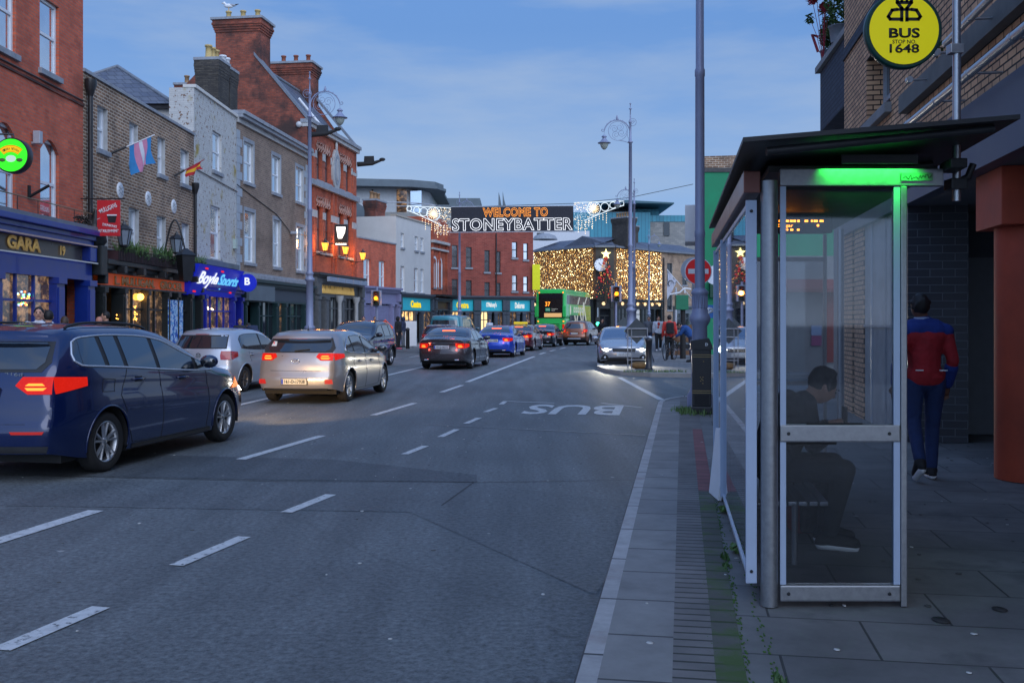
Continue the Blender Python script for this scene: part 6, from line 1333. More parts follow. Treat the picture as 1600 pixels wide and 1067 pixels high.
x_ = B.rear(0,.84)[0]; k = MB(); n = 24; k.tube([(x_-.008,.085*cos(2*pi*i/n),.845+.046*sin(2*pi*i/n)) for i in range(n+1)],.006,chrome,5,caps=False); k.tube([(x_-.008,.03,.815),(x_-.01,.02,.845),(x_-.01,-.02,.845),(x_-.008,-.03,.875)],.007,chrome,5); k.build("badge", B.root)
MB().quad(*[B.rear(y,z,.011) for y,z in ((.60,1.14),(.48,1.14),(.50,1.235),(.58,1.235))], plate_w).build("sticker", B.root); text("L", .05,.07,mat("sticker_red",(.6,.02,.03),.6),B.root,(B.rear(.54,1.185,.014)[0],.54,1.19),(pi/2,0,-pi/2),ext=.001,bold=.05)
k = MB(); P = [B.rear(.05-.3*i/8, 1.045+.03*i/8, .022) for i in range(9)]; k.tube(P,.011,blackm,5); k.build("wiper", B.root)
B.toppatch("windscreen", 2.24, 3.16, .90, .93, carglass); B.sidepatch("headlight", lambda x:.66, lambda x:.66+.12*min(1,max(0,(x-3.55)/.3)), 3.55, 4.15, tail_off, .008, 8, 3)
k = MB(); k.lathe([(.02,0),(.006,.03),(.004,.10)], blackm, B.tp(.55,0), 8); k.build("aerial", B.root)
B.place(G(545,627), (.137,1), "rr")
# ---------- 3 silver supermini
Cc = hatch("supermini", "pale silver small hatchback parked left of the gold tinted hatchback", carpaint("silver",(.46,.50,.56),.5,.30), L=3.97, W=1.70, H=1.46, axles=(.66,3.13), wr=.30, spokes=9, rimm=rimd,
  top=[(0,1.35),(.3,1.40),(1.0,1.43),(1.5,1.425),(2.0,1.36),(2.45,1.17),(2.95,.96),(3.3,.91),(3.97,.72)], belt=[(0,.97),(.8,.95),(2.2,.93),(3.0,.88),(3.6,.80),(3.97,.69)],
  rear=[(.2,.08),(.36,.0),(.52,-.01),(.60,.03),(.80,.05),(.98,.10),(1.1,.17),(1.35,.33)], pr=.12)
Cc.glasshouse([(.50,1.02),(.9,.99),(2.0,.955),(2.9,.93)], [(.50,1.20),(.62,1.29),(.9,1.325),(1.5,1.335),(1.95,1.28),(2.4,1.12),(2.9,.935)], .50, 2.82, [1.62,2.6])
Cc.endpatch("window_frame", [(1.01,-.62,.62),(1.32,-.58,.58)], plast, off=.003); Cc.endpatch("rear_window", [(1.03,-.60,.60),(1.29,-.56,.56)], carglass, off=.008); Cc.endpatch("brake_light", [(1.325,-.16,.16),(1.34,-.16,.16)], tail_off, off=.03)
taillights(Cc, .76, .96, .50, .30, False, .02); Cc.endpatch("tailgate_seam", [(.62,-.50,.50),(.627,-.50,.50)], blackm, off=.002)
Cc.details((2.66,.955), [(1.0,.86),(2.15,.85)], [[(1.62,.93),(1.65,.5),(1.62,.24)],[(2.72,.90),(2.74,.6),(2.66,.26)],[(.85,.93),(.95,.7)]], (.42,.52), None)
x_ = Cc.rear(0,.86)[0]; k = MB(); k.tube([(x_-.008,.05*cos(2*pi*i/20),.86+.05*sin(2*pi*i/20)) for i in range(21)],.006,plast,5,caps=False); k.tube([(x_-.008,.03,.89),(x_-.008,.014,.83),(x_-.008,0,.86),(x_-.008,-.014,.83),(x_-.008,-.03,.89)],.004,plast,4); k.build("badge", Cc.root)
k = MB(); p = Cc.tp(.4,0); k.lathe([(.02,0),(.006,.03),(.004,.16)], blackm, p, 8); k.build("aerial", Cc.root); Cc.toppatch("windscreen", 2.05, 2.9, .90, .93, carglass)
Cc.place(G(382,612), (.155,1), "rr")
# ---------- saloons
def saloon(name, label, paint, lit=True, hi=0, plm=None, ptext=None, chromebar=False, **k):
    c = dict(L=4.65, W=1.81, H=1.44, wr=.33, axles=(.95,3.80), paint=paint, spokes=5, hi=hi,
      top=[(0,.985),(.3,1.02),(.62,1.055),(1.05,1.24),(1.5,1.36),(2.0,1.39),(2.5,1.34),(2.95,1.16),(3.4,.96),(3.8,.91),(4.65,.70)], belt=[(0,.93),(.5,.95),(1.5,.95),(3.3,.90),(4.1,.82),(4.65,.67)],
      rear=[(.2,.10),(.34,.02),(.55,.0),(.66,.02),(.80,.045),(.985,.0)], front=[(.2,.10),(.45,.0),(.60,.02),(.70,.08)], kr=.7, pr=.15, tum=.26, br=.13); c.update(k)
    s = Car(name, label, c)
    s.glasshouse([(.85,1.03),(1.3,.99),(2.4,.96),(3.3,.935)], [(.85,1.04),(1.15,1.20),(1.5,1.29),(2.0,1.315),(2.45,1.265),(2.9,1.09),(3.3,.94)], .88, 3.24, [1.30,2.06,3.02], chrome if chromebar else None)
    s.toppatch("rear_window", .70, 1.44, .90, .84, carglass, .008); s.toppatch("windscreen", 2.52, 3.33, .88, .92, carglass)
    taillights(s, .72, .885, .46, .36, lit, .06); s.endpatch("boot_seam", [(.60,-.56,.56),(.606,-.56,.56)], blackm, off=.002); s.endpatch("lower_bumper", [(.31,-.60,.60),(.38,-.64,.64)], plast, off=.005)
    if chromebar: s.endpatch("chrome_strip", [(.885,-.45,.45),(.902,-.45,.45)], chrome, off=.012)
    if lit: s.toppatch("brake_light", 1.02, 1.07, .32, .32, brake3, .016, 2, 8)
    for sg in (-1,1):
        k_ = MB(); p = s.rear(sg*.52,.33,.01); k_.tube([(p[0]-.01,p[1]-.07,.33),(p[0]-.01,p[1]+.07,.33)],.028,chrome,6); k_.build("exhaust_pipe", s.root)
    s.details((3.02,.965), [(1.62,.84),(2.5,.83)], [[(1.30,.93),(1.24,.75),(1.32,.62)],[(2.06,.93),(2.09,.5),(2.06,.24)],[(3.1,.90),(3.12,.6),(3.05,.26)]], (.76,.52), ptext, plm)
    return s
D_ = saloon("saloon", "dark grey brown saloon in the queue with a lit brake bar and twin exhausts", carpaint("graphite",(.06,.05,.055),.5,.25), hi=1, plm=plate_w, ptext="161-D-46512", chromebar=True)
D_.place(G(738,576), (.155,1), "rr"); glow(D_, 5, .8)
E_ = saloon("saloon", "bright blue saloon waiting ahead of the grey brown saloon", carpaint("bright_blue",(.01,.06,.50),.35,.25), hi=1, ptext="06-D-12098", W=1.80, H=1.42); E_.place(G(804,558), (.165,1), "rr"); glow(E_, 3, .8)
E2 = saloon("saloon", "dark red saloon with a yellow roof sign between the blue and the black saloon", carpaint("dark_red",(.12,.012,.02),.35,.25), H=1.46); E2.place(G(834,548), (.19,1), "rr"); glow(E2, 5, .8)
k = MB(); k.bbox(1.55,1.75,-.38,.38,1.455,1.58,mat("taxi_yellow",S((220,190,20)),.4,es=.35,ecol=(.9,.7,.05)),.03); k.build("roof_sign", E2.root)
E3 = saloon("saloon", "black saloon farthest along the queue in front of the green bus", carpaint("jet",(.012,.013,.018),.3,.2), lit=True, H=1.46); E3.place(G(868,542), (.2,1), "rr"); glow(E3, 2, .8)
# ---------- SUVs
def suv(name, label, paint, lit=True, clad=plast, **k):
    c = dict(L=4.34, W=1.80, H=1.66, wr=.345, axles=(.84,3.51), paint=paint, spokes=5, hi=0, cladding=clad,
      top=[(0,1.52),(.4,1.57),(1.2,1.60),(2.0,1.58),(2.35,1.50),(2.8,1.26),(3.2,1.10),(3.6,1.05),(4.34,.90)], belt=[(0,1.08),(1.0,1.06),(2.2,1.04),(3.2,1.02),(4.0,.96),(4.34,.86)],
      rear=[(.2,.12),(.40,.0),(.60,-.01),(.70,.03),(.95,.06),(1.1,.10),(1.52,.30)], front=[(.2,.14),(.5,.0),(.70,.0),(.90,.08)], kr=.9, pr=.11, pf=.17, zr=.34, zf=.30); c.update(k)
    s = Car(name, label, c)
    s.glasshouse([(.50,1.13),(.9,1.10),(2.2,1.08),(3.05,1.06)], [(.50,1.30),(.64,1.42),(.9,1.47),(1.8,1.485),(2.2,1.43),(2.65,1.22),(3.05,1.065)], .50, 3.0, [.98,1.76,2.72])
    s.endpatch("rear_window", [(1.13,-.58,.58),(1.44,-.54,.54)], carglass, off=.008); s.toppatch("windscreen", 2.38, 3.12, .90, .93, carglass); taillights(s, .88, 1.08, .60, .24, lit, .0)
    s.endpatch("lower_bumper", [(.34,-.78,.78),(.52,-.80,.80)], clad, off=.01); s.endpatch("skid_plate", [(.42,-.45,.45),(.50,-.42,.42)], alu, off=.02)
    s.details((2.86,1.08), [(1.3,.96),(2.2,.95)], [[(1.76,1.04),(1.79,.6),(1.76,.3)],[(2.84,1.0),(2.86,.6),(2.8,.3)]], (.80,.5), None, roofrail=(.4,2.2)); return s
H_ = suv("off_roader", "copper orange off roader with roof rails turning in front of the green bus", carpaint("copper",(.26,.09,.035),.45,.28)); H_.place(G(921,539.5), (.30,1), "rr"); glow(H_, 2, .95)
K_ = suv("off_roader", "dark off roader parked facing the camera beyond the gold tinted hatchback", carpaint("black_blue",(.02,.02,.028),.4,.25), lit=False, L=4.5)
K_.endpatch("headlight", [(.74,.42,.72),(.86,.40,.74)], mat("head_lens",(.35,.38,.42),.15,.3), end="f", off=.01); K_.endpatch("headlight", [(.74,-.72,-.42),(.86,-.74,-.40)], MATS["head_lens"], end="f", off=.01); K_.endpatch("grille", [(.58,-.40,.40),(.80,-.42,.42)], plast, end="f", off=.01); K_.endpatch("number_plate", [(.46,-.26,.26),(.57,-.26,.26)], plate_m, end="f", off=.02)
K_.place(G(611,570.5), (-.155,-1), "rl")
M_ = hatch("hatchback", "dark maroon hatchback parked in front of the teal van", carpaint("maroon",(.05,.012,.02),.35,.25), hi=0)
M_.glasshouse([(.58,1.05),(.9,1.01),(2.2,.955),(3.1,.93)], [(.58,1.07),(.85,1.22),(1.1,1.315),(1.6,1.33),(2.1,1.275),(2.6,1.10),(3.1,.935)], .60, 3.05, [1.12,1.90,2.82]); M_.endpatch("rear_window", [(1.03,-.60,.60),(1.275,-.58,.58)], carglass, off=.008); taillights(M_, .80, .96, .5, .3, False); M_.details((2.86,.965), [(1.42,.80)], [], (.72,.52), None)
M_.place(G(712,552), (.15,1), "rr")
# van
V_ = Car("van", "teal van with pale lettering parked behind the dark maroon hatchback", dict(cat="van", L=4.9, W=1.9, H=1.95, wr=.33, axles=(.95,3.95), paint=carpaint("teal",(.03,.22,.28),.2,.35), spokes=9, hi=0,
   top=[(0,1.86),(.4,1.90),(2.0,1.92),(3.0,1.88),(3.4,1.72),(4.0,1.25),(4.4,1.10),(4.9,.95)], belt=[(0,1.1),(2,1.1),(4,1.05),(4.9,.9)], rear=[(.2,.08),(.4,0),(.8,.02),(1.86,.12)], front=[(.2,.1),(.5,0),(.95,.08)], kr=.6, pr=.09, tum=.14))
V_.endpatch("rear_window", [(1.18,-.70,.70),(1.68,-.66,.66)], carglass, off=.008); V_.endpatch("rear_door_lower", [(.5,-.78,.78),(1.14,-.76,.76)], mat("maroon_vinyl",(.06,.02,.03),.4), off=.005); taillights(V_, .8, 1.2, .80, .12, False); V_.sidepatch("side_window", lambda x:1.15, lambda x:min(1.7,1.15+.55*min(1,(4.0-x)/.5)), 3.05, 3.9, carglass, .008, 8, 4)
k = MB()
for i in range(14): x_ = .7+i*.13; z_ = 1.3+.25*(i % 3)/2; a = V_.side(x_,z_,-1,.012); b = V_.side(x_+.07,z_+.16,-1,.012); k.tube([a,V_.side(x_,z_+.15,-1,.012),b],.018,mat("van_lettering",(.55,.5,.35),.5),4)
k.build("lettering", V_.root); V_.details((4.0,1.12), [], [], (.62,.5), None); V_.place(G(726,549), (.15,1), "rr")
# ---------- oncoming pale saloon with headlamps
O_ = hatch("hatchback", "pale silver blue car facing the camera with both headlamps blazing", carpaint("ice_silver",(.34,.37,.42),.5,.28), L=4.4, H=1.43, W=1.80, axles=(.85,3.52), hi=1, blkmir=0, pf=.2,
   top=[(0,1.20),(.35,1.28),(1.1,1.37),(1.7,1.385),(2.2,1.33),(2.7,1.14),(3.22,.93),(3.6,.87),(4.40,.70)], front=[(.2,.10),(.34,.02),(.5,.0),(.66,.03),(.74,.14)])
O_.glasshouse([(.58,1.03),(.9,.99),(2.2,.94),(3.1,.91)], [(.58,1.04),(.85,1.18),(1.1,1.27),(1.6,1.29),(2.1,1.24),(2.6,1.08),(3.1,.915)], .60, 3.05, [1.12,1.90,2.82])
O_.toppatch("windscreen", 2.24, 3.20, .90, .95, mat("pale_windscreen",(.10,.14,.20),.05,.3,var=0,coat=1))
dr_ = emi("headlamp_ring", (.9,.95,1), 4)
for sg in (-1,1):
    a, b = sorted((sg*.40, sg*.78)); a2, b2 = sorted((sg*.56, sg*.80)); h_ = O_.endpatch("headlight", [(.60,a+.05 if sg<0 else a+.16,b-.16 if sg<0 else b-.05),(.66,a,b)], dr_, end="f", off=.012); l3 = O_.front(sg*.62,.635,.03); MB().ball(l3,(.05,.085,.055),head_on,10,6).build("bulb", h_)
    fa, fb2 = sorted((sg*.50, sg*.82)); O_.endpatch("fog_surround", [(.28,fa,fb2),(.38,fa+.04,fb2-.04),(.47,fa+.14,fb2-.12)], plast, end="f", off=.008); fl = O_.front(sg*.66,.36,.02); MB().ball(fl,(.02,.04,.04),alu,8,5).build("fog_light", O_.root)
    O_.sidepatch("headlight", lambda x:.60, lambda x:.66+.02*(x-4)/.3, 3.92, 4.26, MATS["head_lens"], .006, 6, 2, (sg,))
    l_ = bpy.data.lights.new("headlamp","SPOT"); l_.energy = 260; l_.color = (1,.93,.75); l_.spot_size = radians(75); l_.spot_blend = .9; l_.shadow_soft_size = .08; q = bpy.data.objects.new("headlamp", l_); COL.objects.link(q); q.parent = O_.root; q.location = (4.75,sg*.62,.66); q.rotation_euler = (radians(84),0,radians(-90))
O_.endpatch("grille", [(.56,-.38,.38),(.67,-.42,.42)], plast, end="f", off=.006); O_.endpatch("lower_grille", [(.22,-.62,.62),(.36,-.50,.50)], plast, end="f", off=.006); O_.endpatch("chrome_strip", [(.668,-.5,.5),(.682,-.5,.5)], mat("dark_chrome",(.15,.16,.18),.2,.9), end="f", off=.01)
x_ = O_.front(0,.46)[0]; o_ = MB().bbox(x_+.01,x_+.03,-.26,.26,.41,.52,plate_w,.004).build("number_plate", O_.root); text("151-D-25693", .40,.066,black,o_,(x_+.032,.02,.465),(pi/2,0,pi/2),ext=.0015)
O_.details((2.90,.94), [(1.42,.80)], [], None, None)
pO = G(976,573); O_.place(Vector((pO.x,pO.y,0))+Vector((.78,-.0,0)), (-.07,-1), "fl")
# ---------- green double decker
def XF(px, Y): return (px-CX)*Y/FX
bus = thing("double_decker_bus", "green double decker bus with a yellow and green wrap at the head of the queue", "bus", (XF(838,84),84,0), atan2(1,.27)); bus.rotation_euler = (0,0,atan2(1,.27))
bg_ = carpaint("bus_green",(.03,.58,.12),.0,.35); bk = carpaint("bus_black",(.012,.014,.014),.1,.25); bl_ = carpaint("bus_light_green",(.18,.70,.16),.0,.35); byl = carpaint("bus_yellow",(.62,.62,.03),0,.4)
# local: x forward, y left; rear left corner at origin, width towards -y
k = MB(); k.bbox(.0,11.2,-2.52,.0,.35,1.9,bg_,.12); k.bbox(-.02,11.2,-2.54,.02,1.9,4.05,bg_,.16); k.bbox(.15,11.1,-2.46,-.06,3.9,4.32,bg_,.2); k.build("body", bus)
k = MB(); k.bbox(-.05,-.015,-2.30,-.22,2.55,3.95,bk,.02); k.bbox(-.05,-.015,-2.30,-.22,1.88,2.55,bk,.02); k.build("rear_panel", bus)
MB().box(-.07,-.051,-2.15,-.37,3.50,3.88,dglass).build("rear_window", bus); 
k = MB()
for _ in range(90): k.octa((-.075,random.uniform(-2.1,-.4),random.uniform(3.53,3.85)),.03,random.choice([g1,g3]))
MB().bbox(-.10,-.05,-2.2,-.7,1.95,2.28,mat("painted_reflection_pane",(.35,.2,.08),.2,es=.6,ecol=(1,.6,.25)),.03).build("lower_rear_window", bus)  # warm reflection painted into the pane as a glow
text("37", .42,.36,emi("orange_number",(1,.30,.03),3),bus,(-.075,-1.0,3.05),(pi/2,0,-pi/2),ext=.005); MB().box(-.07,-.05,-1.2,-.8,2.42,2.72,mat("tfi_green",(.02,.4,.2),.5)).build("logo_panel", bus); text("TFI", .3,.14,emi("bus_white",(.6,.65,.65),.8),bus,(-.075,-1.0,2.57),(pi/2,0,-pi/2),ext=.003); text("Transport for\nIreland", .55,.22,MATS["bus_white"],bus,(-.075,-1.6,2.57),(pi/2,0,-pi/2),ext=.003)
for y_ in (-.0,-2.52): k = MB(); k.bbox(-.22,.1,y_-.22 if y_>-1 else y_-.10,y_+.10 if y_>-1 else y_+.22,1.95,2.9,bg_,.06); k.build("corner_pod", bus)
ys = -2.545
k = MB(); k.box(.45,11.0,ys-.01,ys,3.05,3.80,dglass); k.build("upper_window", bus); k = MB(); k.box(1.6,11.0,ys-.01,ys,1.35,2.10,dglass); k.build("lower_window", bus)
k = MB()
for i in range(1,8): k.box(.45+i*1.32-.04,.45+i*1.32+.04,ys-.02,ys-.0,3.05,3.8,bk)
k.build("window_pillar", bus)
MB().box(1.4,11.1,ys-.012,ys,2.12,2.98,bl_).box(5.2,11.1,ys-.016,ys-.0125,2.12,2.98,byl).build("side_wrap", bus); MB().box(3,11.15,ys-.03,-.3,4.0,4.34,byl).build("roof_wrap", bus) if False else MB().box(8.6,11.15,ys-.02,ys+.001,3.82,4.06,byl).box(8.6,11.15,ys-.02,ys,1.0,2.1,byl).build("wrap_end", bus)
text("VIBE", 3.4,.62,MATS["bus_white"],bus,(4.9,ys-.02,2.55),(pi/2,0,0),ext=.003,bold=.04) if False else None
k = MB()
for i, x0_ in enumerate([3.2,4.1,5.0,5.9,6.8]): k.box(x0_,x0_+.62,ys-.024,ys-.017,2.35,2.82,MATS["bus_white"]); k.box(x0_+.2,x0_+.42,ys-.027,ys-.0245,2.45,2.7,bl_)
for a, b in (((3.6,2.1),(4.3,1.2)),((4.3,1.2),(4.9,2.1)),((6.0,2.4),(7.2,1.0)),((7.2,1.0),(7.6,3.3)),((7.6,3.3),(9.0,1.3)),((5.0,3.1),(5.7,3.7)),((8.2,3.2),(9.2,3.8))): k.tube([(a[0],ys-.02,a[1]),(b[0],ys-.02,b[1])],.05,MATS["bus_white"],4)
k.build("side_emblem", bus); MB().ball((1.85,ys-.01,2.55),(.3,.02,.4),MATS["bus_white"],10,6).build("side_emblem", bus)
for ax in (2.6,8.6):
    for y_ in (-2.42,-.12): MB().lathe([(.30,-.14),(.46,-.14),(.48,-.08),(.48,.08),(.46,.14),(.30,.14)], tyre_m, n=24, axis="y").build("wheel", bus, (ax,y_,.48))
for y_ in (-2.35,-.17): k = MB(); k.bbox(-.06,-.0,y_-.09,y_+.09,.95,1.35,tail_on,.02); k.ball((-.06,y_,1.6),.06,tail_amber,8,5); k.build("tail_light", bus)
k = MB()
for y_ in (-2.3,-.25): k.ball((.02,y_,4.0),.06,tail_amber,8,5)
for z_ in (.6,.75,.9,1.05,1.2,1.35): k.box(-.03,-.0,-2.0,-.5,z_,z_+.05,mat("bus_vent",(.01,.10,.03),.6))
k.box(-.04,0,-1.7,-.8,.45,.56,plate_m); k.build("engine_grille", bus)
# ================================================================ STREET FURNITURE
galvb = mat("lamp_post_grey", S((132,140,166)), .45, .15, var=.10, scale=3)
def scroll(k, c, r0, r1, a0, a1, r_, m, side=1, n=22):
    P = []
    for i in range(n+1): t = i/n; a = a0+(a1-a0)*t; rr_ = r0+(r1-r0)*t; P.append((side*(c[0]+rr_*cos(a)), 0, c[1]+rr_*sin(a)))
    k.tube(P, r_, m, 5)
def lamp_post(name, label, X, Y, Htop, side, s_=1., base=2.2, arm=1, z0=.12, grp="ornate grey lamp posts along the street", wid=1.):
    """ornate swan-neck lamp standard; Htop is the tip of its finial; s_ scales the arm"""
    t_ = thing(name, label, "lamp post", (X,Y,0), 0, grp); k = MB(); w = wid
    k.lathe([(.24*w,z0),(.24*w,z0+.25),(.19*w,z0+.32),(.17*w,1.3),(.20*w,1.34),(.20*w,1.42),(.135*w,1.48),(.125*w,base),(.17*w,base+.03),(.18*w,base+.10),(.12*w,base+.16),(.115*w,base+.24),(.14*w,base+.27),(.14*w,base+.32),(.10*w,base+.4),(.085*w,base+2.6),(.10*w,base+2.63),(.10*w,base+2.7),(.08*w,base+2.74),(.062*w,Htop-2.6*s_),(.10*w,Htop-2.58*s_),(.10*w,Htop-2.5*s_),(.05*w,Htop-2.46*s_),(.042*w,Htop-1.3*s_),(.075,Htop-1.25*s_),(.03,Htop-1.2*s_),(.02,Htop-.45*s_),(.07,Htop-.4*s_),(.02,Htop-.34*s_),(.018,Htop-.1*s_),(.045,Htop-.06*s_),(.005,Htop)], galvb, n=18)
    k.build("pole", t_)
    if not arm: return t_
    zc = Htop-2.0*s_; R_ = .85*s_; a = MB(); P = []
    for i in range(19): th = pi-(pi*.93)*i/18; P.append((side*(R_*1.02+R_*cos(th)), 0, zc+R_*1.0*sin(th)+.02))
    a.tube(P, .036*s_, galvb, 7); e_ = P[-1]; scroll(a, (abs(e_[0])*1+.10*s_, e_[2]+.02*s_), .12*s_, .03*s_, pi, 2.9*pi, .02*s_, galvb, side)
    for i in range(3,17,2): a.ball((P[i][0],0,P[i][2]+.05*s_),.03*s_,galvb,6,4)
    a.lathe([(.03,0),(.05,.08),(.01,.2)], galvb, (side*R_*1.02,0,zc+R_+.02), 8); a.build("arm", t_)
    b = MB(); cx_ = R_*.95; 
    b.tube([(side*(cx_+.62*s_*cos(2*pi*i/26)),0,zc+.18*s_+.62*s_*sin(2*pi*i/26)) for i in range(27)], .016*s_, galvb, 5, caps=False)
    for q in range(4): scroll(b, (cx_+.27*s_*cos(q*pi/2+.5), zc+.18*s_+.27*s_*sin(q*pi/2+.5)), .26*s_, .05*s_, q*pi/2, q*pi/2+3.2*pi, .012*s_, galvb, side)
    b.tube([(side*.03,0,zc-.62*s_),(side*.35*s_,0,zc-.50*s_),(side*.75*s_,0,zc-.42*s_)],.022*s_,galvb,5); b.tube([(side*(.04+.2*s_*t/6),0,zc-.55*s_+.75*s_*t/6) for t in range(7)],.014*s_,galvb,5)
    scroll(b, (.14*s_, Htop-1.25*s_), .24*s_, .24*s_, 0, 2*pi, .016*s_, galvb, -side); scroll(b, (.14*s_, Htop-1.25*s_), .14*s_, .03*s_, 0, 3*pi, .014*s_, galvb, -side); b.build("scrollwork", t_)
    lx = e_[0]; lz = e_[2]-.30*s_; h_ = MB(); h_.tube([(lx,0,e_[2]),(lx,0,lz)],.014*s_,galvb,6)
    h_.lathe([(.03,0),(.10,-.03),(.17,-.10),(.17,-.14),(.10,-.17),(.13,-.25),(.24,-.38),(.27,-.42),(.42,-.50),(.43,-.53),(.28,-.545)], galvb, (lx,0,lz), 22); o = h_.build("lamp_head", t_)
    h_.v = [(v[0],v[1],v[2]) for v in h_.v]
    if s_ != 1:
        for v in o.data.vertices:
            if v.co.z < lz+.01: v.co.x = lx+(v.co.x-lx)*s_; v.co.y *= s_; v.co.z = lz+(v.co.z-lz)*s_
    MB().lathe([(.27*s_,-.54*s_),(.26*s_,-.66*s_),(.19*s_,-.82*s_),(.09*s_,-.93*s_),(.01*s_,-.96*s_)], mat("lamp_bowl",(.34,.38,.34),.25,var=.05), (lx,0,lz), 18).build("lamp_bowl", o)
    return t_
Y_ = 37.0; lamp_post("lamp_post", "tall grey ornate lamp post rising behind the gold tinted hatchback", (484-CX)*Y_/FX, Y_, ZH(112,Y_), 1, .66, 3.1)
Y_ = 40.0; lamp_post("lamp_post", "tall ornate lamp post nearest behind the pale oncoming car", XF(985,Y_), Y_, ZH(161,Y_), -1, .62, 2.0)
Y_ = 60.0; lamp_post("lamp_post", "ornate lamp post behind the tall one, lamp beside the lit circles", XF(991,Y_), Y_, ZH(279,Y_), -1, .60)
Y_ = 92.0; lamp_post("lamp_post", "farthest ornate lamp post standing in front of the golden lights", XF(1014,Y_), Y_, ZH(358,Y_), 1, .55)
Y_ = 66.0; lamp_post("lamp_post", "ornate lamp post carrying the left end of the welcome banner", XF(718,Y_), Y_, ZH(300,Y_), 1, .55)
# near post by the bin
Yn = 17.4; tN = thing("near_lamp_post", "thick grey fluted post beside the black litter bin, cut off by the top edge", "lamp post", (XF(1093.5,Yn),Yn,0))
k = MB(); k.lathe([(.22,KZ),(.22,.35),(.18,.42),(.15,.5),(.15,1.10),(.155,1.12)], galvb, n=24); k.lathe([(.135,1.1),(.125,1.55),(.17,1.62),(.185,1.68),(.17,1.74),(.14,1.78),(.14,1.84),(.125,1.86),(.125,2.08),(.15,2.12),(.15,2.16),(.10,2.20),(.088,2.22)], galvb, n=24)
for i in range(16): a = 2*pi*i/16; k.tube([(.128*cos(a),.128*sin(a),1.87),(.128*cos(a),.128*sin(a),2.08)],.014,galvb,5)
k.lathe([(.088,2.22),(.084,3.1),(.092,3.12),(.092,3.2),(.083,3.24),(.079,5.9),(.088,5.92),(.088,6.02),(.072,6.06),(.066,9.6)], galvb, n=24, caps=False); k.build("pole", tN)
MB().bbox(-.05,.05,-.165,-.14,.7,1.0,galv,.006).build("access_hatch", tN)
# litter bin
pb = G(1101,647,KZ); bn = thing("litter_bin", "tall black litter bin with gold bands beside the grey post", "litter bin", (pb.x,pb.y+.28,KZ), -PHI)
k = MB(); k.bbox(-.17,.17,-.26,.26,0,.12,black,.02); k.bbox(-.155,.155,-.24,.24,.12,1.06,black,.02); k.build("body", bn)
k = MB(); k.prism([(-.18,1.06),(.18,1.06),(.18,1.10),(.12,1.24),(-.18,1.20)],-.27,.27,black,"y"); k.build("hood", bn)
for z_ in (.34,.375,.93,.965): MB().box(-.158,.158,-.243,-.2395,z_,z_+.010,mat("gold_band",(.30,.22,.09),.4,.4)).build("band", bn); k = MB(); u = .012
for x_, z_ in ((-.02,.60),(.02,.60),(0,.57),(-.015,.54),(.02,.55),(.02,.50),(.03,.86)): k.ball((x_,-.243,z_),(.012,.003,.010),MATS["gold_band"],6,4)
k.build("emblem", bn); MB().box(.02,.10,-.30,-.296,1.12,1.17,white).build("label_mark", bn) if False else None; text("D", .045,.05,white,bn,(.08,-.275,1.14),ext=.002,bold=.05); MB().bbox(-.12,.12,-.245,-.238,.15,.32,blackm,.003).build("door_panel", bn)
# no-entry sign
Ys = 22.5; ns_ = thing("no_entry_sign", "round red no entry sign with a white bar behind the near grey post", "road sign", (XF(1091,Ys),Ys,0)); rN = 21*Ys/FX; zN = ZH(424,Ys); MB().lathe([(.035,0),(.035,zN+.4)], galvb, (0,.05,0), 12).build("pole", ns_)
MB().lathe([(rN,-.01),(rN*1.02,0),(rN*1.02,.012)], white, (0,0,zN), 40, "y").build("rim", ns_); MB().lathe([(rN*.95,-.014),(rN*.95,-.011)], mat("no_entry_red",S((178,22,30)),.4,var=.05,es=.10,ecol=(1,.05,.05)), (0,0,zN), 40, "y").build("face", ns_); MB().box(-rN*.76,rN*.76,-.018,-.0145,zN-rN*.18,zN+rN*.18,white).build("bar", ns_)
ns2 = thing("road_sign", "grey round back of a road sign half hidden by the near grey post", "road sign", (XF(1084,23.2),23.2,0)); MB().lathe([(.30,.0),(.30,.02)], galv, (0,0,ZH(422,23.2)), 32, "y").build("face", ns2); MB().lathe([(.03,0),(.03,2.9)], galv, (0,.06,0), 10).build("pole", ns2)
pk = thing("parking_sign", "square blue parking sign with a white P right of the near grey post", "road sign", (XF(1109,21),21,0)); MB().bbox(-.24,.24,0,.02,ZH(497,21),ZH(478,21)+.02,mat("sign_blue2",S((36,92,168)),.5,es=.12,ecol=(.1,.3,.8)),.005).build("panel", pk); text("P",.16,.20,white,pk,(.0,-.004,ZH(487.5,21)),ext=.003,bold=.06); MB().lathe([(.03,0),(.03,2.0)], galv, (-.22,.05,0), 10).build("pole", pk)
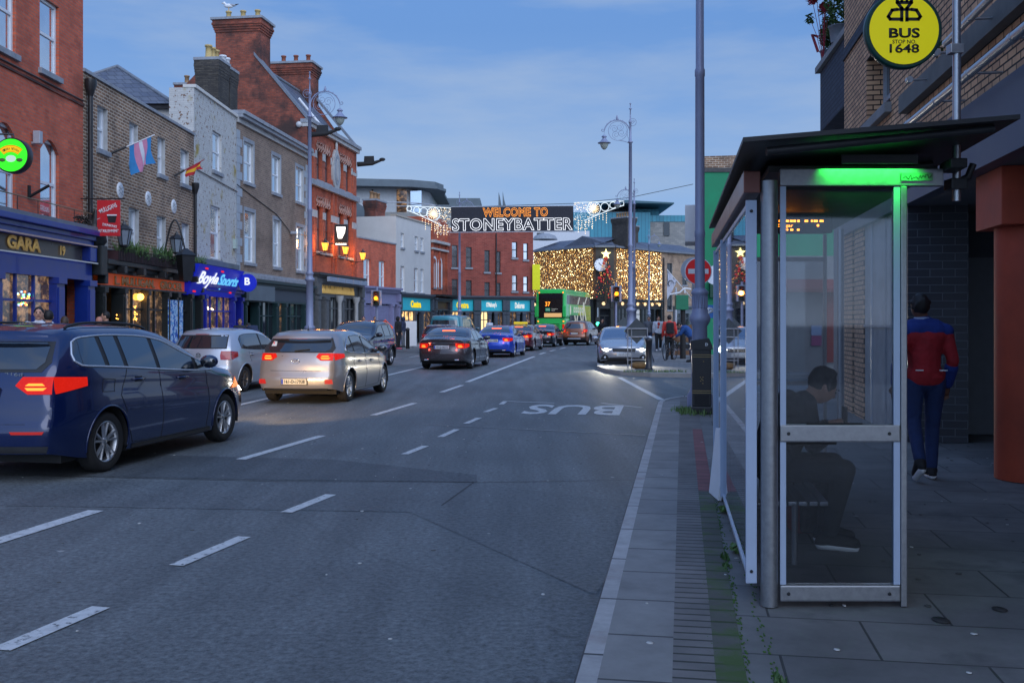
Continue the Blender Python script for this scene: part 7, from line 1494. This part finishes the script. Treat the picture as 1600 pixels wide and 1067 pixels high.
# traffic lights
def traffic(name, label, px, py, Y, zp=.12, side=0):
    t_ = thing(name, label, "traffic light", (XF(px,Y),Y,0)); z_ = ZH(py,Y); MB().lathe([(.055,zp),(.055,z_+.5)], galvb, (.0,.16,0), 12).build("pole", t_)
    w = 8.2*Y/FX; h = 12.5*Y/FX; MB().bbox(-w,w,.03,.05,-h+z_+h*.0,z_+h,mat("backing_grey",(.22,.26,.36),.5),.01).build("backboard", t_); MB().bbox(-w*.58,w*.58,-.10,.03,z_-h*.9,z_+h*.9,black,.02).build("housing", t_)
    for i, (dz, m_) in enumerate(((.58,mat("unlit_red",(.05,.006,.006),.4)),(0,emi("amber_signal",(1,.27,.012),5)),(-.58,mat("unlit_green",(.005,.04,.03),.4)))):
        MB().lathe([(h*.24,-.12),(h*.20,-.135),(h*.1,-.14)], m_, (0,0,z_+dz*h), 16, "y").build("lamp", t_); P = [[(h*.27*cos(a),y,z_+dz*h+h*.27*sin(a)) for y in (-.10,-.30)] for a in [pi*q/10 for q in range(11)]]; MB().grid(P, blackm).build("visor", t_)
    MB().lathe([(h*.30,-.11),(h*.26,-.125)], emi("red_spill",(1,.05,.01),1.6), (0,0,z_+.40*h), 14, "y").build("glow_ring", t_) if False else None
    l_ = bpy.data.lights.new("signal","POINT"); l_.energy = 14; l_.color = (1,.35,.05); l_.shadow_soft_size = .1; q = bpy.data.objects.new("signal", l_); COL.objects.link(q); q.parent = t_; q.location = (0,-.35,z_); return t_
traffic("traffic_light", "traffic light glowing amber in front of the lilac grey shopfront", 588, 466, 42); traffic("traffic_light", "traffic light glowing amber in front of the golden light strings", 963, 459, 44)
tg = thing("far_traffic_light", "tiny green traffic light right of the green bus", "traffic light", (XF(934,96),96,0)); MB().lathe([(.06,0),(.06,2.9)], galv, n=8).build("pole", tg); MB().bbox(-.2,.2,-.1,.1,.9,2.0,black,.03).build("housing", tg); MB().ball((0,-.12,1.35),.17,emi("green_signal",(.05,1,.5),8),8,5).build("lamp", tg)
# diamond sign seen from behind and bollard on the island
dsn = thing("diamond_sign", "dark diamond road works sign on two thin posts at the island tip", "road sign", (XF(995,31.5),31.5,0)); z_ = ZH(517,31.5); q_ = 20*31.5/FX
k = MB(); k.prism([(0,z_+q_),(q_,z_),(0,z_-q_),(-q_,z_)][::-1], 0,.02, mat("sign_back",(.06,.075,.085),.6)); k.box(-q_*.8,q_*.8,-.03,-.001,z_+.06,z_+.09,galv); k.box(-q_*.8,q_*.8,-.03,-.001,z_-.2,z_-.17,galv); k.build("panel", dsn)
k = MB(); 
for x_ in (-.29,-.17,.33): k.tube([(x_,-.045,.13),(x_,-.045,z_+.1)],.016,sill_m,6)
k.box(-.32,.35,-.06,-.03,.40,.43,sill_m); k.build("stand", dsn); text("NS", .3,.22,sill_m,dsn,(0,-.003,z_-.02),ext=.002) if False else None
bo = thing("bollard", "black bollard standing at the island tip beside the diamond sign", "bollard", (XF(1013.5,31),31,.13)); MB().lathe([(.13,0),(.13,.06),(.095,.08),(.09,.85),(.11,.87),(.11,.93),(.08,.97),(.02,1.0)], black, n=18).build("post", bo)
bgm = thing("sandbag", "brown sandbag lying at the foot of the diamond sign", "sandbag", (XF(999,31.6),31.6,.13)); k = MB(); k.ball((0,0,.10),(.30,.16,.12),mat("sand_brown",(.22,.13,.05),.9,var=.3),14,8); k.ball((.22,.02,.07),(.18,.14,.09),MATS["sand_brown"],10,6); k.build("bag", bgm)
dk2 = thing("back_diamond_sign", "small dark diamond sign far behind the pale oncoming car", "road sign", (XF(975,47),47,0)); z_ = ZH(509,47); MB().prism([(0,z_+.42),(.42,z_),(0,z_-.42),(-.42,z_)][::-1],0,.02,MATS["sign_back"]).build("panel", dk2); MB().tube([(0,.03,0),(0,.03,z_)],.02,sill_m,6).build("stand", dk2)
orange_s = thing("orange_sign", "orange diamond road works sign on the left pavement", "road sign", (XF(602,47),47,0)); z_ = ZH(511,47)
MB().prism([(0,z_+.36),(.38,z_-.02),(.02,z_-.40),(-.36,z_)][::-1],0,.02,mat("works_orange",S((236,78,38)),.5,es=.35,ecol=(1,.12,.03))).build("panel", orange_s); k = MB(); k.ball((0,-.01,z_+.13),(.04,.01,.04),blackm,6,4); k.tube([(0,-.01,z_+.1),(.02,-.01,z_-.05),(-.08,-.01,z_-.16)],.035,blackm,5); k.tube([(.02,-.01,z_-.05),(.1,-.01,z_-.16)],.03,blackm,5); k.tube([(0,-.01,z_+.06),(.12,-.01,z_-.0),(.16,-.01,z_-.14)],.02,blackm,5); k.build("digging_figure", orange_s); MB().tube([(-.2,.04,.12),(0,.02,z_),(.2,.04,.12)],.02,galv,5).build("stand", orange_s)
for i, (px_, lb) in enumerate([(637,"black bollard on the left pavement beside the two people in black"),(880,None)]):
    if not lb: break
    p = G(px_,545,.12); t_ = thing("bollard", lb, "bollard", (p.x,p.y,.12)); MB().lathe([(.11,0),(.10,1.0),(.13,1.05),(.05,1.15)], black, n=12).build("post", t_)
vm_ = thing("kiosk_board", "pale notice board standing on the left pavement by the turquoise shop", "board", (XF(642,60),60,.12)); MB().bbox(-.35,.35,-.08,.08,0,1.5,white,.03).build("panel", vm_)
# ---- banner, lit garlands and cable
Yb = 63.0; bx0, bx1 = XF(705,Yb), XF(896,Yb); z0b, z1b = ZH(361.5,Yb), ZH(323,Yb); bw_ = bx1-bx0; bh_ = z1b-z0b
bn_ = thing("welcome_banner", "black banner with lit letters welcoming to Stoneybatter hung across the street", "banner", ((bx0+bx1)/2,Yb,(z0b+z1b)/2)); bn_.rotation_euler = (0,radians(-.5),0)
k = MB(); k.bbox(-bw_/2,bw_/2,0,.06,-bh_/2,bh_/2,mat("banner_black",(.006,.008,.018),.6,var=.3,scale=20),.01); k.build("panel", bn_)
k = MB()
for _ in range(330): k.octa((random.uniform(-bw_/2,bw_/2),-.03,random.uniform(-bh_/2,bh_/2)),.010,mat("tinsel",(.16,.2,.32),.3,.5))
k.build("tinsel", bn_)
text("WELCOME TO", bw_*.53, bh_*.36, emi("banner_orange",(1,.34,.04),3.0), bn_, (bw_*.025,-.05,bh_*.27), ext=0, outline=.011, space=1.1, bold=.02); text("STONEYBATTER", bw_*.985, bh_*.50, emi("banner_white",(.85,.9,1),2.2), bn_, (0,-.05,-bh_*.22), ext=0, outline=.011, space=1.08, bold=.02)
MB().tube([(-bw_/2,.03,bh_/2+.02),(bw_/2,.03,bh_/2+.02)],.03,galv,6).tube([(-bw_/2-.1,.03,-bh_/2-.04),(bw_/2+.1,.03,-bh_/2-.04)],.03,galv,6).build("frame", bn_)
wl = emi("cool_white_light",(.75,.88,1),1.3); wl2 = emi("warm_white_light",(1,.75,.45),3)
def garland(label, x0, x1, zt, sg):
    """lit wedge-shaped frame with circles; sg=+1 when its wide end is at x1"""
    t_ = thing("light_garland", label, "light decoration", (x0,Yb,0)); L_ = x1-x0; k = MB(); X = (lambda t: L_*t) if sg > 0 else (lambda t: L_*(1-t))
    up = lambda t: zt-.12*t; lo = lambda t: zt-.28-1.25*t**1.1
    k.tube([(X(t/20),0,up(t/20)) for t in range(21)],.022,wl,5); k.tube([(X(t/20*.80),0,lo(t/20*.80)) for t in range(21)],.022,wl,5)
    for t, r_ in ((.05,.15),(.22,.20),(.38,.26),(.60,.42)):
        c = (X(t),0,(up(t)+lo(t))/2 if t < .5 else up(t)-.42); k.tube([(c[0]+r_*cos(2*pi*i/22),0,c[2]+r_*sin(2*pi*i/22)) for i in range(23)],.022,wl,5,caps=False)
        if t == .60: 
            for q in range(16): a = 2*pi*q/16; k.tube([(c[0],-.02,c[2]),(c[0]+r_*.8*cos(a),-.02,c[2]+r_*.8*sin(a))],.012,wl2,4)
    k.build("lit_frame", t_); b = MB()
    for _ in range(300): t = random.uniform(.62,1.0); b.octa((X(t)+random.gauss(0,.03),random.gauss(0,.08),up(t)-random.random()**1.2*1.7),random.uniform(.012,.028),wl if random.random() < .75 else wl2)
    for q in range(9):
        t = .35+q*.07; z_ = lo(min(t,.8)); 
        for j in range(random.randint(3,7)): b.octa((X(t),0,z_-j*.14),.028,wl2)
    b.build("bulbs", t_); return t_
garland("lit frame of white circles left of the welcome banner", XF(636,Yb), bx0-.02, ZH(322,Yb), 1); garland("lit frame of white circles right of the welcome banner", bx1+.02, XF(975,Yb), ZH(314,Yb), -1)
cb_ = thing("street_cable", "thin cable sagging across the street above the welcome banner", "cable", (0,Yb,0)); P = [XF(984,Yb),0,ZH(309,Yb)], [XF(1083,Yb),0,ZH(288,Yb)]; MB().tube([(XF(640,Yb),.05,ZH(322,Yb)),(XF(705,Yb),.05,ZH(324,Yb)),(XF(896,Yb),.05,ZH(318,Yb)),P[0],P[1]],.018,blackm,4).build("wire", cb_)
# ---- flag, box and stacked crates on the right side street
fl = thing("white_flag", "white triangular flag hanging from a slanting pole on the right bank", "flag", (XF(1084,46),46,0)); z1_, z0_ = ZH(470,46), ZH(421,46); xx = XF(1042,46)-XF(1084,46); MB().tube([(0,0,z1_),(xx,0,z0_)],.022,white,6).build("flagpole", fl)
k = MB(); P = []
for i in range(9):
    t = i/8; x_ = xx*(.98-.62*t*.55); zt_ = z0_+(z1_-z0_)*(.02+.34*t); P.append([(x_+.03*sin(j),.05*sin(i*1.3+j),zt_-(1.25-1.15*t)*(j/6)*1.1) for j in range(7)])
k.grid(P, mat("flag_cloth",S((190,196,210)),.8)); k.build("cloth", fl); MB().tube([(xx*.86+.12*cos(a*pi/6),-.06,ZH(443,46)+.14*sin(a*pi/6)) for a in range(9)],.02,black,5).build("mark", fl)
gb2 = thing("green_lamp_box", "dark green lantern box with white brackets on the right bank building", "lantern", (XF(1066,40),40,0)); MB().bbox(-.28,.22,-.2,.2,ZH(484,40),ZH(461,40),mat("box_green",(.01,.16,.08),.5),.02).build("box", gb2); k = MB(); k.tube([(-.5,0,ZH(461,40)+.02),(-.1,0,ZH(457,40)),(.1,0,ZH(450,40)),(.35,0,ZH(452,40))],.035,white,6); k.tube([(.1,0,ZH(450,40)),(.1,0,ZH(458,40))],.03,white,6); k.build("bracket", gb2)
MB().lathe([(.12,0),(.10,ZH(484,40))], blackm, n=10).build("tmp2"); o_ = bpy.data.objects["tmp2"]; o_.name = "timber_post"; o_.location = (XF(1067,40),40,0); tag(o_, "dark timber post under the green lantern box", "post")
cr = thing("crate_stall", "sloping stack of wicker crates and greenery outside the right bank shop", "stall", (XF(1072,41),41,.125)); k = MB(); wk = mat("wicker",(.16,.08,.04),.8,var=.4,scale=14)
for i in range(5): k.bbox(-.75+i*.16,.5,-.35+i*.1,.0+i*.1,.12+i*.26,.30+i*.26,wk if i % 2 == 0 else blackm,.02)
k.tube([(-.85,-.3,0),(.5,.2,1.7)],.03,wire,5); k.build("crates", cr); k = MB()
for i in range(5): leaves(k,(-.3+i*.14,-.2+i*.1,.36+i*.26),(.45,.12,.08),70,random.choice([leafg,mat("dried_flower",(.28,.11,.05),.8)]),.04)
k.build("foliage", cr)
mp_ = thing("grey_marker_post", "slim grey post between the flag and the wicker crates", "post", (XF(1056,42),42,.12)); MB().lathe([(.05,0),(.05,ZH(450,42)-.1)], galv, n=10).build("pole", mp_)
# seagull on the chimney pot
sg_ = thing("seagull", "white seagull standing on the tallest chimney's right pot", "bird", tuple(F5.W(.7,4.55,17.9))); k = MB(); k.ball((0,0,.30),(.26,.11,.12),white,12,8); k.ball((-.24,0,.44),(.08,.07,.08),white,10,6); k.ball((.10,0,.33),(.3,.10,.08),mat("gull_grey",(.3,.33,.37),.7),10,6); k.capsule((-.14,0,.36),(-.23,0,.43),.07,.05,white); k.tube([(.3,0,.34),(.52,0,.40)],[.05,.01],black,6); k.tube([(-.30,0,.44),(-.38,0,.43)],[.025,.008],gold,6)
for y_ in (-.04,.04): k.tube([(0,y_,.2),(0,y_,.02),(-.07,y_,.01)],.012,gold,5)
k.build("body", sg_)

# ================================================================ PEOPLE
skin = mat("skin", S((196,148,124)), .6, var=.08); skind = mat("skin_dark", S((110,76,60)), .6, var=.08); hairm = mat("hair_black", (.012,.010,.010), .6, var=.3); hairb = mat("hair_brown",(.06,.035,.02),.6,var=.3)
def cloth(n, c): return mat("cloth_"+n, c, .85, var=.22, scale=9, bump=1.0, bscale=15)
def rm_(o, vox, sm=4):
    m = o.modifiers.new("remesh","REMESH"); m.mode = "VOXEL"; m.voxel_size = vox; m.use_smooth_shade = True
    if sm: q = o.modifiers.new("smooth","SMOOTH"); q.iterations = sm; q.factor = .6
    return o
STAND = dict(pel=(0,0,.95), chest=(0,0,1.30), neck=(0,0,1.49), head=(0,.02,1.63), sl=(-.19,0,1.42), sr=(.19,0,1.42), el=(-.25,-.02,1.14), er=(.25,-.02,1.14), wl=(-.26,.06,.90), wr=(.26,.06,.90), hl=(-.09,0,.93), hr=(.09,0,.93), kl=(-.10,.02,.50), kr=(.10,.02,.50), al=(-.10,-.02,.085), ar=(.10,-.02,.085), tl=(-.11,.15,.035), tr=(.11,.15,.035))
def person(label, pos, face, pose={}, top=None, leg=None, shoe=blackm, hair=hairm, sk=skin, vox=.02, h=1.75, hood=False, near=False, yoke=None, group=None, bulk=1., longh=False, sole=None):
    """forward = local +y; face = heading vector"""
    J = {k_: Vector(v) for k_, v in {**STAND, **pose}.items()}; a = atan2(face[1], face[0])-pi/2; t_ = thing("person", label, "person", tuple(pos), a, group); t_.scale = (h/1.75,)*3
    k = MB(); hd = J["head"]; dirh = (hd-J["neck"]).normalized(); fw = Vector((0,1,0)); 
    if "fwd" in pose: fw = Vector(pose["fwd"]).normalized()
    k.ball(hd, (.078,.095,.115), sk, 14, 10); k.capsule(hd+fw*.035-dirh*.06, hd+fw*.05-dirh*.075, .055,.04, sk); k.capsule(J["neck"]-dirh*.05, hd-dirh*.04, .058,.055, sk)
    k.ball(hd+fw*.098-dirh*.01, (.016,.022,.026), sk, 8, 5)
    rt = fw.cross(dirh).normalized()
    for sg in (-1,1): k.ball(hd+rt*sg*.078-dirh*.01, (.014,.022,.034), sk, 8, 5)
    k.capsule(J["pel"], J["chest"], .108,.125, sk); k.capsule(J["chest"], J["neck"], .11,.065, sk)
    for s_ in "lr":
        k.capsule(J["s"+s_], J["e"+s_], .052,.042, sk); k.capsule(J["e"+s_], J["w"+s_], .042,.028, sk); k.capsule(J["chest"]+Vector((0,0,.08)), J["s"+s_], .08,.055, sk)
        k.capsule(J["h"+s_], J["k"+s_], .085,.058, sk); k.capsule(J["k"+s_], J["a"+s_], .056,.040, sk); k.capsule(J["a"+s_]-Vector((0,0,.02)), J["t"+s_], .04,.03, sk)
        w = J["w"+s_]; d = (w-J["e"+s_]).normalized(); hf = Vector(pose.get("hand"+s_, d)).normalized(); pm = w+hf*.055; k.capsule(w, pm+hf*.03, .030,.036, sk)
        if near:
            ax = hf.cross(Vector((0,0,1))); ax = ax.normalized() if ax.length > .1 else Vector((1,0,0)); nrm = hf.cross(ax).normalized()
            for q in range(4):
                b0 = pm+hf*.04+ax*(q-1.5)*.019; ln = (.036,.042,.040,.030)[q]; m1 = b0+hf*ln+nrm*.008; m2 = m1+hf*ln*.6+nrm*.024; k.capsule(b0,m1,.0095,.0085,sk,8); k.capsule(m1,m2,.0085,.007,sk,8)
            th = pm-ax*.034-hf*.02; k.capsule(th, th-ax*.022+hf*.035, .011,.010, sk, 8); k.capsule(th-ax*.022+hf*.035, th-ax*.012+hf*.062, .010,.008, sk, 8)
        else: k.capsule(pm+hf*.03, pm+hf*.10, .030,.016, sk); k.capsule(pm, pm+hf*.05+Vector((.03 if s_ == "l" else -.03,0,0)), .013,.010, sk, 6)
    b = rm_(k.build("body", t_), .008 if near else vox*.7, 2 if near else 1)
    # face marks
    k = MB()
    for sg in (-1,1): k.ball(hd+fw*.088+rt*sg*.032+dirh*.012, (.013,.008,.008), black, 8, 5); k.capsule(hd+fw*.09+rt*sg*.045+dirh*.036, hd+fw*.093+rt*sg*.018+dirh*.038, .005,.005, hair, 6)
    k.build("eye", t_); MB().capsule(hd+fw*.088-rt*.024-dirh*.052, hd+fw*.088+rt*.024-dirh*.052, .007,.007, mat("lip",(.25,.09,.08),.5), 6).build("mouth", t_)
    k = MB(); k.ball(hd-fw*.020+dirh*.022, (.088,.098,.112), hair, 14, 10)
    if near:
        for _ in range(60):
            v_ = Vector((random.gauss(0,1),random.gauss(0,1),random.gauss(0,1))).normalized(); p_ = hd-fw*.02+dirh*.03+v_*.098
            if (p_-hd).dot(fw) < .045 and (p_-hd).dot(dirh) > -.06: k.ball(p_, random.uniform(.008,.014), hair, 6, 4)
    if longh: k.capsule(hd-fw*.05, J["neck"]-fw*.06+Vector((0,0,-.08)), .085,.06, hair)
    rm_(k.build("hair", t_), .012 if near else vox*.7, 2)
    B_ = bulk
    if leg:
        k = MB(); k.capsule(J["pel"]+Vector((-.06,0,-.01)), J["pel"]+Vector((.06,0,-.01)), .125*B_,.125*B_, leg)
        for s_ in "lr": k.capsule(J["h"+s_], J["k"+s_], .105*B_,.074*B_, leg); k.capsule(J["k"+s_], J["a"+s_]+(J["k"+s_]-J["a"+s_]).normalized()*.03, .073*B_,.058*B_, leg)
        rm_(k.build("trousers", t_), .014 if near else vox, 3)
    if top:
        k = MB(); k.capsule(J["pel"]+Vector((-.05,0,.02)), J["pel"]+Vector((.05,0,.02)), .14*B_,.14*B_, top); k.capsule(J["pel"]+Vector((0,0,.05)), J["chest"], .15*B_,.17*B_, top); k.capsule(J["chest"]+(J["sl"]-J["chest"])*.45, J["chest"]+(J["sr"]-J["chest"])*.45, .135*B_,.135*B_, top); k.capsule(J["chest"], J["neck"]-dirh*.03, .14*B_,.085, top)
        for s_ in "lr": k.capsule(J["chest"]+(J["s"+s_]-J["chest"])*.5, J["s"+s_], .11*B_,.078*B_, top); k.capsule(J["s"+s_], J["e"+s_], .075*B_,.060*B_, top); k.capsule(J["e"+s_], J["w"+s_]-(J["w"+s_]-J["e"+s_])*.08, .060*B_,.045*B_, top)
        if hood: k.ball(hd-fw*.03-dirh*.0, (.118,.125,.140), top, 14, 10)
        rm_(k.build("jacket", t_), .014 if near else vox, 3)
    for s_ in "lr":
        k = MB(); an, to = J["a"+s_], J["t"+s_]; k.capsule(an+Vector((0,-.0,-.01)), an+(to-an)*.25-Vector((0,0,.01)), .058,.052, shoe); k.capsule(an+(to-an)*.25-Vector((0,0,.01)), to+Vector((0,0,.008)), .052,.042, shoe); d_ = (to-an); d_.z *= .3; heel = an-d_.normalized()*.05; heel.z = an.z-.04; k.capsule(heel, an, .04,.05, shoe)
        o = rm_(k.build("shoe", t_), .011 if near else vox*.8, 2)
        if sole: k = MB(); low = Vector((0,0,-.035)); k.capsule(heel+low*.5, to+low*.55, .034,.033, sole); k.v = [(v[0],v[1],min(v[2], max(heel.z,to.z)-.018) if abs(heel.z-to.z) < .05 else v[2]-.01) for v in k.v]; k.build("sole", o)
    return t_, J
G2 = lambda px, py, z=.12: G(px, py, z)
# walking man in red, seen from behind
p = G2(1446,748); red = cloth("red",S((156,30,38))); jb = cloth("royal_blue",S((26,52,124))); denim = cloth("denim",S((32,50,92)))
wm, J = person("man in a red jacket with a blue yoke walking away under the arcade", (p.x,p.y+.02,.12), (.10,1), dict(pel=(0,0,.96), chest=(.0,.03,1.33), neck=(0,.03,1.51), head=(-.035,.045,1.655), fwd=(-.45,1,0), al=(-.13,-.30,.20), tl=(-.14,-.20,.07), kl=(-.11,-.02,.56), hl=(-.10,0,.93), ar=(.07,.02,.09), tr=(.08,.18,.035), kr=(.09,.06,.52), hr=(.10,0,.93), el=(-.255,-.05,1.15), wl=(-.26,.03,.91), er=(.25,-.04,1.14), wr=(.235,.07,.91)), red, denim, blackm, hairm, skind, vox=.018, near=True, h=1.76, sole=white, bulk=.97)
k = MB(); k.capsule((-.08,.03,1.41),(.08,.03,1.41),.138,.138,jb); k.capsule((0,.03,1.40),(0,.03,1.48),.142,.10,jb)
for sg in (-1,1): k.capsule((sg*.09,.015,1.40),(sg*.19,.0,1.415),.112,.083,jb)
k.v = [(v[0],v[1],max(v[2],1.37)) for v in k.v]; rm_(k.build("yoke", wm), .013, 2)
k = MB(); k.lathe([(.078,0),(.088,.03),(.078,.075),(.07,.08)], cloth("pale_collar",(.3,.36,.5)), (-.01,.035,1.475), 18); k.build("collar", wm)
for s_ in "lr": k = MB(); e_, w_2 = J["e"+s_], J["w"+s_]; k.capsule(e_+(w_2-e_)*.30, w_2-(w_2-e_)*.02, .068,.052, jb); rm_(k.build("cuff", wm), .014, 2)
k = MB()
for x_ in (-.09,.13): k.box(x_-.035,x_+.035,-.152,-.135,1.045,1.055,white)
k.build("pocket_trim", wm)
# seated person in the shelter, facing right
p = Vector((1.93,6.72,.12)); dkc = cloth("charcoal",(.022,.024,.03)); dkp = cloth("black_print",(.03,.032,.036))
st_, J = person("person in dark clothes sitting in the shelter bent over a phone", (p.x-.17,p.y,.12), (1,.05), dict(pel=(0,0,.56), chest=(0,.10,.86), neck=(0,.24,1.00), head=(0,.34,1.09), fwd=(0,1,-.75), sl=(-.18,.16,.98), sr=(.18,.16,.98), el=(-.22,.20,.72), er=(.22,.20,.72), wl=(-.07,.41,.82), wr=(.07,.41,.80), handl=(.3,1,.15), handr=(-.3,1,.15), hl=(-.09,.03,.53), hr=(.09,.03,.53), kl=(-.13,.46,.55), kr=(.13,.44,.54), al=(-.12,.40,.10), ar=(.10,.34,.10), tl=(-.14,.58,.035), tr=(.10,.52,.035)), dkc, dkp, blackm, hairm, skin, near=True, sole=white, bulk=1.02)
k = MB(); k.bbox(-.04,.04,.49,.50,.80,.95,black,.005); o = k.build("phone", None, st_.location, st_.rotation_euler); tag(o, "dark mobile phone held by the seated person", "phone"); k = MB()
bgx = thing("travel_bag", "dark bag with red sides on the ground behind the seated person's feet", "bag", (2.16,7.22,.12)); k.bbox(-.14,.17,-.1,.14,.0,.42,mat("red_bag",(.20,.015,.02),.7,var=.2),.05); k.build("bag", bgx); MB().bbox(-.10,.11,-.13,-.101,.02,.45,dkc,.03).build("pocket", bgx)
# others
wh = cloth("white",S((200,205,215))); navy = cloth("navy",(.02,.03,.07)); redc = cloth("coral",S((196,60,52))); blc = cloth("black",(.012,.012,.015)); gry = cloth("grey",(.12,.13,.15)); bluc = cloth("blue",S((40,80,140)))
walk = dict(al=(-.10,-.30,.17), tl=(-.10,-.16,.05), kl=(-.10,-.02,.52), ar=(.10,.24,.09), tr=(.10,.40,.05), kr=(.10,.20,.52), wl=(-.26,.20,.95), wr=(.26,-.12,.92))
w1, _ = person("man in a white hoodie with red scarf walking towards the camera on the plaza", G2(1029,549), (-.1,-1), walk, wh, blc, white, hairm, skin, bulk=1.1); k = MB(); k.ball((0,.17,1.36),(.07,.04,.1),redc,8,5); k.ball((.02,.17,1.2),(.05,.03,.06),redc,8,5); k.build("scarf", w1)
person("pedestrian in grey behind the white hoodie man's shoulder", G2(1014,546), (-.2,-1), {}, gry, navy, blackm, hairb, skin)
c1, _ = person("cyclist in a coral jacket with a black backpack standing by the bicycle", G2(1046,562), (.05,1), {}, redc, blc, blackm, hairm, skin); k = MB(); k.bbox(-.15,.15,-.32,-.14,1.02,1.46,blc,.06); rp_ = k.build("backpack", None, c1.location, c1.rotation_euler); tag(rp_, "black backpack worn by the cyclist in coral", "backpack")
person("person in blue bending at the crates outside the right bank shop", G2(1080,566), (-1,.2), dict(chest=(0,.2,1.2), neck=(0,.34,1.30), head=(0,.44,1.38), sl=(-.19,.24,1.28), sr=(.19,.24,1.28), el=(-.2,.38,1.05), er=(.2,.38,1.05), wl=(-.1,.55,.95), wr=(.1,.55,.95)), bluc, navy, blackm, hairm, skin)
person("person in black hood standing side on beside the black bollard", G2(622,546), (1,-.4), {}, blc, blc, mat("pink_shoe",(.5,.1,.15),.6), hairm, skin, hood=True, bulk=1.05)
person("person in black and dark blue facing the hooded person", G2(630,543), (-1,.2), {}, navy, gry, blackm, hairm, skind, hood=True)
person("person in dark coat and bobble hat on the left pavement", (XF(568,50),50,.12), (.2,-1), {}, blc, blc, blackm, mat("hat",(.04,.02,.06),.9), skin)
person("short haired person near the left traffic light", (XF(586,52),52,.12), (.3,-1), {}, navy, blc, blackm, hairb, skin)
person("person in a dark coat stooping outside the dark green shop", (XF(402,38),38,.12), (-.8,.5), dict(chest=(0,.22,1.18), neck=(0,.36,1.28), head=(0,.48,1.33), sl=(-.19,.26,1.28), sr=(.19,.26,1.28), el=(-.22,.3,1.0), er=(.22,.3,1.0), wl=(-.1,.5,.95), wr=(.1,.5,.95)), navy, blc, blackm, hairm, skin)
person("brown haired person outside the blue bookmaker", (XF(375,37),37,.12), (.2,-1), {}, dkc, blc, blackm, hairb, skin, h=1.6)
Yp = 18.5; person("smiling man in a pale top outside the blue shopfront", (XF(61,Yp),Yp,.12), (.35,-1), dict(head=(.0,.02,1.63)), wh, navy, blackm, hairm, skin, vox=.014, h=1.78)
person("short haired person in navy seen from behind beside the smiling man", (XF(76,Yp-.4),Yp-.4,.12), (-.5,1), {}, navy, navy, blackm, hairm, skin, h=1.72)
person("long brown haired person by the blue pub doorway", (XF(101,21),21,.12), (-.5,1), {}, dkc, navy, blackm, hairb, skin, h=1.62, longh=True)
person("bald man outside the brown brick pub", (XF(155,24.3),24.3,.12), (-.6,1), {}, dkc, navy, blackm, mat("bald_skin",S((190,130,110)),.5), skin, h=1.62)
person("dark haired person facing the bald man at the pub door", (XF(166,25),25,.12), (-.9,-.3), {}, blc, blc, blackm, hairm, skin, h=1.76)
person("pedestrian in white crossing by the far turquoise shop", (XF(765,72),72,.01), (.5,-1), walk, wh, gry, blackm, hairb, skin); person("pedestrian in black outside the rightmost turquoise shop", (XF(824,76.5),76.5,.01), (-.2,-1), {}, blc, blc, blackm, hairb, skin)
person("person in black standing right of the copper off roader", (XF(941,60),60,.01), (.3,-1), {}, blc, blc, blackm, hairm, skin)
# bicycle
bk_ = thing("bicycle", "dark bicycle with a brown front basket facing the camera on the plaza", "bicycle", (XF(1047,38.6),38.6,.125), radians(62)); k = MB()
for x_, nm in ((-.52,"wheel"),(.52,"wheel")):
    w = MB(); w.tube([(x_+.33*cos(2*pi*i/28),0,.34+.33*sin(2*pi*i/28)) for i in range(29)],.018,rubber,6,caps=False)
    for q in range(12): a = 2*pi*q/12; w.tube([(x_,0,.34),(x_+.32*cos(a),0,.34+.32*sin(a))],.003,steel,4)
    w.build(nm, bk_)
k.tube([(-.52,0,.34),(-.12,0,.30),(-.22,0,.82),(-.52,0,.34)],.014,black,6); k.tube([(-.12,0,.30),(.36,0,.74),(-.2,0,.78)],.016,black,6); k.tube([(.52,0,.34),(.38,0,.72),(.34,0,.98)],.014,black,6); k.build("frame", bk_); MB().tube([(.22,-.28,.98),(.34,-.1,1.0),(.34,.1,1.0),(.22,.28,.98)],.013,black,6).build("handlebar", bk_); MB().ball((-.24,0,.90),(.13,.07,.04),black,8,5).build("saddle", bk_); MB().bbox(.40,.66,-.18,.18,.74,.98,wk,.03).build("basket", bk_)
